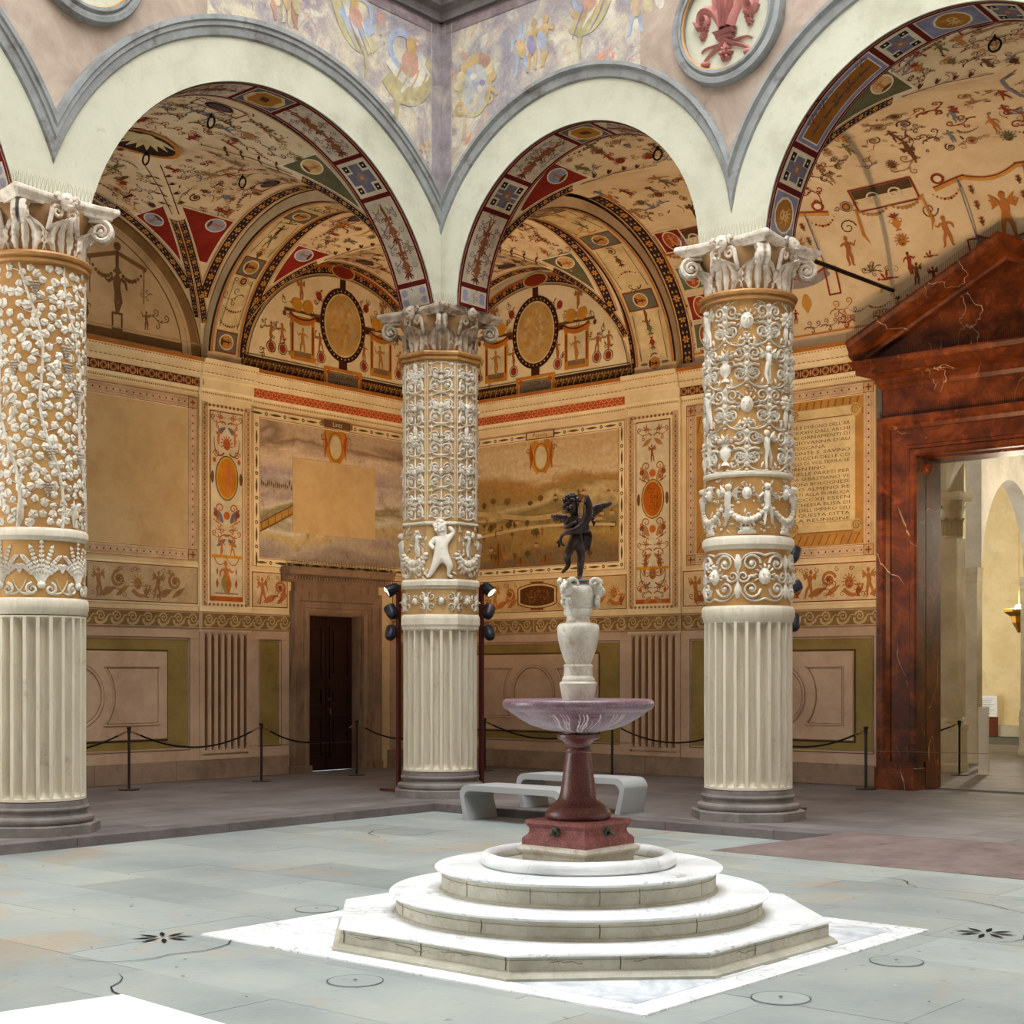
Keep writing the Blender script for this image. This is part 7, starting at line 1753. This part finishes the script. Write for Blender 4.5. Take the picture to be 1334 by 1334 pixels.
for hand, d, sg in (((20, s3(606, 350, -.068)), (1, 0), 1), ((24, s3(575, 432, -.070)), (-1, 0), -1)):
    c = hand[1]
    for k in range(4):
        mb = MB(); y0 = c[2] + .012 - .008 * k; L_ = (.030, .035, .033, .026)[k]
        mb.tube([(c[0] + sg * .006, c[1] - .006, y0), (c[0] + sg * (.006 + L_ * .5), c[1] - .012, y0 - .001), (c[0] + sg * (.006 + L_ * .85), c[1] - .006, y0 - .003), (c[0] + sg * (.006 + L_), c[1] + .004, y0 - .004)], [.0052, .005, .0046, .0038], 6); FP2('finger', mb)
    mb = MB(); mb.tube([(c[0] - sg * .004, c[1] - .004, c[2] + .012), (c[0] + sg * .006, c[1] - .010, c[2] + .022), (c[0] + sg * .016, c[1] - .006, c[2] + .028)], [.006, .0055, .004], 6); FP2('thumb', mb)
hd = s3(565, 206, -.006)       # the face turns to the viewer's left
mb = MB(); L3 = Matrix.Translation(hd) @ Matrix.Rotation(-.75, 4, 'Z')
mb.sphere((0, -.062, -.004), (.010, .012, .014), 8, 6); mb.sphere((0, -.056, -.034), (.018, .010, .006), 8, 5); mb.sphere((0, -.052, -.052), (.018, .014, .014), 8, 5)
for q in (-1, 1):
    mb.sphere((q * .023, -.053, .010), (.011, .006, .007), 8, 5); mb.tube([(q * .036, -.046, .020), (q * .022, -.058, .026), (q * .008, -.058, .022)], .005, 6); mb.sphere((q * .030, -.044, -.022), (.020, .016, .018), 8, 6)
    mb.sphere((q * .060, -.002, -.002), (.008, .014, .018), 8, 5)
FP2('face', mb.xf(L3))
mb = MB(); rr = random.Random(4)
for k in range(46):
    a = rr.uniform(-2.6, 2.6) + PI / 2; el = rr.uniform(.15, 1.45); r = .060
    mb.sphere((hd[0] + r * math.cos(a) * math.cos(el), hd[1] + r * math.sin(a) * math.cos(el) * .98, hd[2] + .012 + r * math.sin(el)), rr.uniform(.012, .018), 7, 5)
for k in range(5): mb.sphere((hd[0] - .012 * k + .01, hd[1] - .05, hd[2] + .052 + .004 * (k % 2)), .013, 7, 5)
FP2('hair', mb)
def wing(root, tip, low, n, depth):
    """overlapping feathers fanned along a curved arm"""
    mb = MB(); root, tip, low = Vector(s3(*root, .045)), Vector(s3(*tip, .11)), Vector(s3(*low, .06))
    mb.tube([root, root.lerp(tip, .3) + Vector((0, 0, .018)), root.lerp(tip, .7) + Vector((0, 0, .012)), tip], [.018, .016, .010, .004], 7)
    for row, (k0, th) in enumerate(((.98, .005), (.55, .009))):
        for i in range(n):
            f = i / (n - 1); a = root.lerp(tip, .08 + .80 * f) + Vector((0, -.003 * row, .006)); b = low.lerp(tip, f ** 1.2); b = a.lerp(b, k0)
            d = (b - a); L_ = max(d.length, .03); d.normalize(); s = Vector((d.z, 0, -d.x)).normalized(); w = .015
            R_ = []
            for q, ww in ((0, .5), (.4, 1), (.8, .8), (1, .2)):
                c = a + d * L_ * q; R_.append([c + s * w * ww, c + Vector((0, -th, 0)), c - s * w * ww, c + Vector((0, th, 0))])
            mb.loops(R_)
    return mb
FP2('wing', wing((545, 318), (416, 284), (512, 345), 8, 0)); FP2('wing', wing((700, 250), (882, 182), (752, 300), 10, 0))
dl = skinned('dolphin', M_['bronze'], st, [(s3(676, 128, -.062), .011), (s3(682, 160, -.066), .022), (s3(690, 215, -.06), .036), (s3(694, 275, -.055), .040), (s3(676, 335, -.068), .037), (s3(640, 385, -.082), .030), (s3(585, 418, -.086), .024), (s3(530, 432, -.070), .018), (s3(492, 445, -.045), .014), (s3(474, 482, -.035), .012), (s3(482, 520, -.04), .010), (s3(510, 535, -.045), .008)], [(i, i + 1) for i in range(11)], 2)
mb = MB()
for p0, p1, p2 in (((712, 330, -.06), (752, 350, -.06), (735, 388, -.06)), ((700, 300, -.04), (745, 318, -.045), (722, 345, -.05)), ((478, 470, -.035), (440, 510, -.03), (462, 520, -.035)), ((478, 490, -.035), (452, 535, -.03), (472, 552, -.035)), ((670, 190, -.09), (655, 205, -.1), (672, 235, -.09))):
    mb = MB(); a, b, c = (Vector(s3(*p)) for p in (p0, p1, p2)); mb.loops([[a + Vector((0, y, 0)), b + Vector((0, y, 0)), c + Vector((0, y, 0))] for y in (-.006, .006)]); FP2('dolphin_fin', mb, sm=False)
mb = MB()
for k in range(5):
    mb = MB(); x0 = 660 + 12 * k; mb.tube([s3(x0, 410, .02), s3(x0 + 8, 460, .03), s3(x0 + 2 - 5 * k * .2, 520, .025), s3(x0 - 6, 575 - 14 * (k % 2), .02)], [.012, .016, .014, .005], 7); FP2('drapery_fold', mb)
LOCAL[0] = False
# ------------------------------------------------------------------ benches, barriers, lamp posts
def bench(x0, x1, y0, y1, z, h, label):
    """folded slab: flat seat, rounded corners, legs leaning inwards"""
    t = thing('bench', label, 'bench', ((x0 + x1) / 2, (y0 + y1) / 2, z), 0)
    L = x1 - x0; th = .075; r = .13; lean = .07
    out = []; inn = []
    def side(q):
        e = 0 if q < 0 else L; s = -q
        O = [(e + s * lean, 0)] + [(e + s * (r - r * math.sin(a)) , h - r + r * math.cos(a)) for a in [PI / 2 * (1 - k / 6) for k in range(7)]]
        rI = r - th * .5
        I = [(e + s * (lean + th * 1.1), 0)] + [(e + s * (th + rI - rI * math.sin(a)), h - th - rI + rI * math.cos(a)) for a in [PI / 2 * (1 - k / 6) for k in range(7)]]
        return O, I
    O0, I0 = side(-1); O1, I1 = side(1)
    prof = O0 + O1[::-1]; inner = I0 + I1[::-1]; n = len(prof)
    for nm, i0, i1 in (('leg', 0, 7), ('seat', 7, 8), ('leg', 8, n - 1)):
        rings = [[(x0 + prof[i][0], y0, z + prof[i][1]), (x0 + prof[i][0], y1, z + prof[i][1]), (x0 + inner[i][0], y1, z + inner[i][1]), (x0 + inner[i][0], y0, z + inner[i][1])] for i in range(i0, i1 + 1)]
        obj(nm, MB().loops(rings), M_['bench'], t, True, None, None, 30)
bench(1.87, 3.55, -1.62, -1.12 + .07, ZC, .45, 'pale grey folded bench in front, half hidden by the fountain stem')
bench(2.06, 3.82, -.72, -.22, 0, .45, 'pale grey folded bench behind, on the raised pavement')
def stanchion(x, y, label, dirs, mm='brown_metal', h=.95):
    t = thing('barrier_post', label, 'post', (x, y, 0), 0, 'rope barrier posts along the walls')
    obj('foot_plate', MB().lathe([(.155, 0), (.155, .008), (.15, .014), (.03, .018)], 28, (x, y, 0)), M_[mm], t)
    obj('pole', MB().lathe([(.021, .012), (.021, h - .02)], 14, (x, y, 0)), M_[mm], t, True, None, None, 40)
    obj('cap', MB().lathe([(.021, h - .10), (.030, h - .09), (.030, h - .03), (.036, h - .02), (.036, h), (.03, h + .004)], 16, (x, y, 0)), M_[mm], t, True, None, None, 40)
    for dx, dy in dirs: obj('rope_hook', MB().tube([(x + dx * .025, y + dy * .025, h - .055), (x + dx * .08, y + dy * .08, h - .075)], .010, 6), M_['brass'], t)
def rope(p, q, sag, label, h=.875):
    p, q = Vector((*p, h)), Vector((*q, h)); d = (q - p).normalized() * .075; a, b = p + d, q - d; P = []
    for i in range(21):
        s = i / 20; v = a.lerp(b, s); v.z -= sag * 4 * s * (1 - s); P.append(v)
    t = thing('barrier_rope', label, 'rope', P[10], 0, 'black barrier ropes')
    obj('rope', MB().tube(P, .014, 8), M_['rope'], t, True)
    obj('rope_end', MB().tube(P[:2], .018, 8), M_['brass'], t, True); obj('rope_end', MB().tube(P[-2:], .018, 8), M_['brass'], t, True)
SL = [(-4.36, -4.9), (-4.28, -2.33), (-4.13, .12), (-4.02, 2.15), (-3.86, 4.3)]
LL = ['brown metal barrier post hidden behind the vine column', 'brown metal barrier post by the left wall, nearest the vine column', 'brown metal barrier post in front of the narrow olive dado panel', 'brown metal barrier post in front of the dark wooden door', 'brown metal barrier post behind the corner column']
for i, (x, y) in enumerate(SL): stanchion(x, y, LL[i], [(0, 1), (0, -1)])
RL = ['black barrier rope emerging from behind the vine column at left', 'black barrier rope across the fluted pilaster of the left wall', 'black barrier rope across the stone jamb of the wooden door', 'black barrier rope running from the door towards the corner column']
for i in range(4): rope(SL[i], SL[i + 1], .27, RL[i])
SR = [(-3.15, 4.51), (-.42, 4.72), (1.95, 4.9), (4.16, 5.02)]
LR = ['black barrier post just right of the corner column', 'black barrier post seen behind the fountain stem', 'black barrier post hidden behind the scroll column', 'black barrier post beside the red marble doorway']
for i, (x, y) in enumerate(SR): stanchion(x, y, LR[i], [(1, 0), (-1, 0)], 'black')
for i, l in enumerate(['black barrier rope sagging left of the fountain stem', 'black barrier rope between the fountain and the scroll column', 'black barrier rope rising to the post by the red doorway']): rope(SR[i], SR[i + 1], .26, l)
stanchion(3.92, 8.95, 'black barrier post inside the red doorway', [(-1, 0)], 'black')
rope((3.92, 8.95), (2.1, 8.7), .2, 'black barrier rope inside the red doorway')
for nm, P, lab in (('barrier_wire', SL[1:4], 'thin grey wire strung low between the posts on the left'), ('barrier_wire', SR[:], 'thin grey wire strung low between the posts on the right')):
    w = thing(nm, lab, 'wire', (*P[0], .58), 0)
    pts = [(x, y, .585) for x, y in ([(P[0][0] - .06, P[0][1] - 2.6)] if P is not SR and P[0][0] < -4.2 else []) + list(P)] + ([(6.0, 5.23, .60)] if P[-1][0] > 4 else [])
    obj('wire', MB().tube(pts, .0035, 5), M_['wire'], w)
# floodlights on maroon poles
def aim(d): return Vector(d).to_track_quat('Z', 'Y').to_matrix().to_4x4()
def lamp_post(x, y, label, heads, power=LAMP_W):
    t = thing('lamp_post', label, 'lamp post', (x, y, 0), 0)
    obj('base_plate', MB().bbox(x - .2, x + .2, y - .2, y + .2, 0, .035, .004), M_['maroon'], t)
    obj('pole', MB().box(x - .028, x + .028, y - .028, y + .028, .03, 3.10), M_['maroon'], t)
    for z, d, side, pw in heads:
        s = Vector(side).normalized(); c = Vector((x, y, z)) + s * .11
        m4 = Matrix.Translation(c) @ aim(d)
        h = obj('floodlight', MB().lathe([(.03, -.13), (.065, -.115), (.085, -.06), (.092, .02), (.094, .075), (.084, .078), (.078, .055)], 18).xf(m4), M_['lamp_body'], t, True, None, None, 50)
        obj('bracket', MB().tube([Vector((x, y, z)), c - s * .03], .014, 6), M_['lamp_body'], h)
        obj('lens', MB().lathe([(.001, .057), (.078, .058)], 18, cap0=False).xf(m4), M_['lens'], h)
        ld = bpy.data.lights.new('bulb', 'SPOT'); ld.energy = power * pw; ld.color = WARM; ld.spot_size = math.radians(128); ld.spot_blend = .9; ld.shadow_soft_size = .06
        lo = bpy.data.objects.new('bulb', ld); COL.objects.link(lo); lo.parent = h
        po = Vector((x, y, 0)); w = c + Vector(d).normalized() * .10
        lo.location = w - po; lo.rotation_euler = (-Vector(d)).to_track_quat('Z', 'Y').to_euler()
em = bpy.data.materials.new('lamp glow'); em.use_nodes = True; b_ = em.node_tree.nodes['Principled BSDF']
b_.inputs['Emission Color'].default_value = (1, .72, .42, 1); b_.inputs['Emission Strength'].default_value = 1.3; M_['lens'] = em
dl_, dr_ = (-.76, -.65, 0), (.76, .65, 0)        # across the view, outwards
lamp_post(-1.07, .22, 'maroon lamp post with three floodlights, left of the corner column', [(3.02, (-.45, -.75, -.45), (-.76, -.65, 0), .12), (2.70, (-.75, .2, .85), (-.76, -.65, 0), 1.25), (2.38, (-.45, .8, .9), (-.76, -.65, 0), 1.0)])
lamp_post(-.12, 1.03, 'maroon lamp post with three floodlights, right of the corner column', [(3.02, (.75, .1, -.6), (.76, .65, 0), .12), (2.70, (-.4, .75, .85), (.76, .65, 0), 1.1), (2.38, (-.8, .45, .9), (.76, .65, 0), 1.0)])
lamp_post(5.0, 1.16, 'maroon lamp post half hidden behind the scroll column', [(3.30, (-.15, .8, .9), (.7, .72, 0), 1.5), (2.88, (.4, .85, .5), (.7, .72, 0), 1.2), (2.42, (-.4, .7, .8), (.7, .72, 0), 1.2)])
# ramp matting over the step, white sheet on the paving
o_ = obj('ramp_mat', MB().loops([[(6.14, -2.36, ZC + .004), (6.9, KR + .02, .004), (6.9, KR + .30, .010), (6.9, KR + .30, .002), (6.9, KR - .002, -.02), (6.9, KR - .004, ZC), (6.14, -2.36, ZC + .001)], [(13.5, -2.42, ZC + .004), (13.5, KR + .02, .004), (13.5, KR + .30, .010), (13.5, KR + .30, .002), (13.5, KR - .002, -.02), (13.5, KR - .004, ZC), (13.5, -2.42, ZC + .001)]]), M_['carpet'])
tag(o_, 'reddish brown matted ramp over the step in front of the red doorway', 'ramp')
e1, e2 = Vector((.998, -.07, 0)), Vector((-.17, -.98, 0)); c_ = Vector((7.44, -10.55, ZC + .002))
o_ = obj('floor_sheet', MB().loops([[c_ + Vector((0, 0, z)), c_ + e2 * 1.9 + Vector((0, 0, z)), c_ + e1 * 1.9 + e2 * 1.9 + Vector((0, 0, z)), c_ + e1 * 1.9 + Vector((0, 0, z))] for z in (0, .012)]), M_['panel_white'])
tag(o_, 'flat blank white square sheet lying on the grey paving', 'sheet')
# ------------------------------------------------------------------ the hall beyond the red doorway
hfloor = struct('floor', MB().box(-6, 18, YR + .4, 27, -.5, -.012), M_['gap'])
y = YR + .4; k = 0
while y < 20:
    x = -8.5 - (k % 2) * .6
    while x < 8:
        if x > 3.4 - (y - 6) * .85: inst('paving_slab', unit2, hfloor, (x + .6, y + .4, 0), 0, (1.194, .794, .05))
        x += 1.2
    y += .8; k += 1
wall_hall_back = struct('wall_back', MB().box(-8, 18, 25.2, 25.6, 0, 12), M_['hall_wall'])
wall_hall_left = struct('wall_side', MB().box(-8, -7.6, YR + .4, 25.4, 0, 12).box(15, 15.4, YR + .4, 25.4, 0, 12), M_['hall_wall'])
hall_ceiling = struct('ceiling', MB().box(-8, 16, YR + .4, 26, 9.8, 10.1), M_['hall_vault'])
plb = obj('wall_base', MB().box(-7, 18, 25.0, 25.2, 0, .32), M_['hall_stone'], wall_hall_back)
def pier(x, y, sx, sy, label, zc=4.0, capital_h=.9, round_=False):
    t = thing('pier', label, 'pier', (x, y, 0))
    obj('pedestal', MB().square([(1.25, 0), (1.25, .12), (1.15, .16), (1.15, .72), (1.22, .76), (1.22, .84), (1.1, .86)], (x, y, 0), sx, sy), M_['hall_stone'], t)
    obj('base', MB().square([(1.12, .86), (1.16, .90), (1.12, .96), (1.03, 1.0)], (x, y, 0), sx, sy) if not round_ else MB().lathe([(sx * 1.12, .86), (sx * 1.16, .92), (sx * 1.02, .98)], 24, (x, y, 0)), M_['hall_stone'], t)
    obj('shaft', MB().square([(1.0, .98), (1.0, zc + .02)], (x, y, 0), sx, sy), M_['hall_stone'], t)
    c = obj('capital', MB().lathe([(sx * 1.0, zc), (sx * 1.1, zc + .04), (sx * .98, zc + .08), (sx * 1.0, zc + .3), (sx * 1.25, zc + .62), (sx * 1.4, zc + .72)], 24, (x, y, 0)) if round_ else MB().square([(1.0, zc), (1.08, zc + .04), (1.08, zc + .12), (1.18, zc + .2), (1.18, zc + .3)], (x, y, 0), sx, sy), M_['hall_stone'], t)
    if round_:
        lf = None
        for rw, (hh, off) in enumerate(((.36, 0), (.6, .5))):
            for i in range(8):
                a = 2 * PI * (i + off) / 8; mt = Matrix.Translation((x + sx * .9 * math.cos(a), y + sx * .9 * math.sin(a), zc + .06)) @ Matrix.Rotation(a - PI / 2, 4, 'Z')
                obj('acanthus_leaf', acanthus(sx * .75, hh, sx * .3).xf(mt), M_['hall_stone'], c, True)
        obj('abacus', MB().square([(1.4, zc + .70), (1.5, zc + .74), (1.5, zc + .84)], (x, y, 0), sx, sx), M_['hall_stone'], c)
    return t
hp1 = pier(3.35, 9.9, .185, .185, 'grey square pier with an acanthus capital just inside the red doorway', 4.18, .8, True)
hp2 = pier(2.65, 12.5, .125, .125, 'plain square pier inside the red doorway, behind the acanthus pier', 3.55)
# pointed cross vaults and arches of the hall
def hall_arch(nm, P0, P1, z0, rise, w, m, par):
    """pointed arch band between two piers"""
    P0, P1 = Vector((*P0, 0)), Vector((*P1, 0)); d = (P1 - P0); L = d.length; d.normalize(); n = Vector((-d.y, d.x, 0)); rings = []
    for i in range(25):
        t = i / 24; s = abs(2 * t - 1); z = z0 + rise * (1 - s ** 2.0) ** .62
        c = P0 + d * L * t
        rings.append([c + n * w + Vector((0, 0, z)), c - n * w + Vector((0, 0, z)), c - n * w + Vector((0, 0, 9.8)), c + n * w + Vector((0, 0, 9.8))])
    return obj(nm, MB().loops(rings), m, par)
hp3 = pier(2.45, 16.0, .17, .17, 'far square pier at the right edge of the view through the doorway', 3.55)
hall_arch('arch', (3.35, 9.9), (1.2, 13.6), 5.0, 1.6, .22, M_['hall_vault'], hp1)
hall_arch('arch', (2.65, 12.5), (2.45, 16.0), 3.85, 1.9, .16, M_['hall_vault'], hp2)
hall_arch('arch', (3.35, 9.9), (10.5, 9.9), 5.0, 2.9, .22, M_['hall_vault'], hp1)
hall_arch('arch', (2.45, 16.0), (8, 16.0), 3.85, 2.6, .2, M_['hall_vault'], hp3)
t = thing('white_post_panel', 'tall white panel standing beside the piers inside the red doorway', 'panel', (3.98, 9.4, 0))
obj('panel', MB().bbox(4.05, 4.22, 9.44, 9.50, 0, 1.18, .004), M_['panel_white'], t); obj('foot', MB().box(4.03, 4.24, 9.37, 9.57, 0, .012), M_['panel_white'], t)
t = thing('banner_stand', 'narrow black banner stand behind the white panel', 'stand', (3.38, 11.27, 0))
obj('pole', MB().tube([(3.38, 11.27, 0), (3.38, 11.27, .95)], .012, 8), M_['iron'], t); obj('sleeve', MB().lathe([(.05, .10), (.06, .12), (.06, .74), (.03, .78)], 12, (3.38, 11.27, 0)), M_['black'], t); obj('foot', MB().lathe([(.09, 0), (.09, .02), (.02, .03)], 16, (3.38, 11.27, 0)), M_['iron'], t); obj('top_bar', MB().box(3.30, 3.46, 11.26, 11.28, .94, .955), M_['iron'], t)
t = thing('notice_board', 'white notice on a brown board against the far yellow wall', 'notice', (-2.25, 24.9, 0))
obj('board', MB().box(-2.53, -1.97, 24.88, 24.94, .02, .55), M_['panel_brown'], t); nb = obj('notice', MB().box(-2.53, -1.97, 24.86, 24.93, .56, 1.15), M_['panel_white'], t)
o = Orn(); 
for i in range(9): o.strip([(-2.47, 1.06 - .052 * i), (-2.05 - .05 * (i % 3), 1.06 - .052 * i)], .012, (150, 154, 158), 1)
o.build('printed_lines', lambda u, v, h: np.c_[u, 24.86 - h, v], M_['paint'], nb)
def lantern(lx, ly, lz, e, label):
    """gilt cup on a thin chain with a bulb standing in it"""
    t = thing('hanging_lantern', label, 'lamp', (lx, ly, lz), 0, 'gilt hanging lamps of the hall')
    obj('cup', MB().lathe([(.03, lz - .48), (.08, lz - .38), (.16, lz - .25), (.2, lz - .1), (.36, lz), (.38, lz + .06), (.30, lz + .08), (.18, lz - .05)], 8, (lx, ly, 0)), M_['gilt'], t)
    obj('chain', MB().tube([(lx, ly, lz + .1), (lx, ly, 9.8)], .006, 5), M_['gilt'], t)
    obj('globe', MB().sphere((lx, ly, lz + .08), .10, 12, 8), M_['lens'], t, True)
    ld = bpy.data.lights.new('bulb', 'POINT'); ld.energy = HALL_W * e; ld.color = (1, .89, .70); ld.shadow_soft_size = .12
    lo = bpy.data.objects.new('bulb', ld); COL.objects.link(lo); lo.parent = t; lo.location = (0, 0, .30)
lantern(1.3, 18.2, 3.2, 1.0, 'gilt hanging lamp seen through the red doorway against the yellow wall')
lantern(5.6, 14.0, 4.6, 1.0, 'added gilt hanging lamp that brightens the hall near the front piers, hidden behind the door jamb')  # lamp put in only to light the hall
lantern(9.0, 20.0, 4.0, .8, 'added gilt hanging lamp that brightens the deep end of the hall, beyond the right side of the doorway')  # another added lamp, out of sight, lighting the far hall
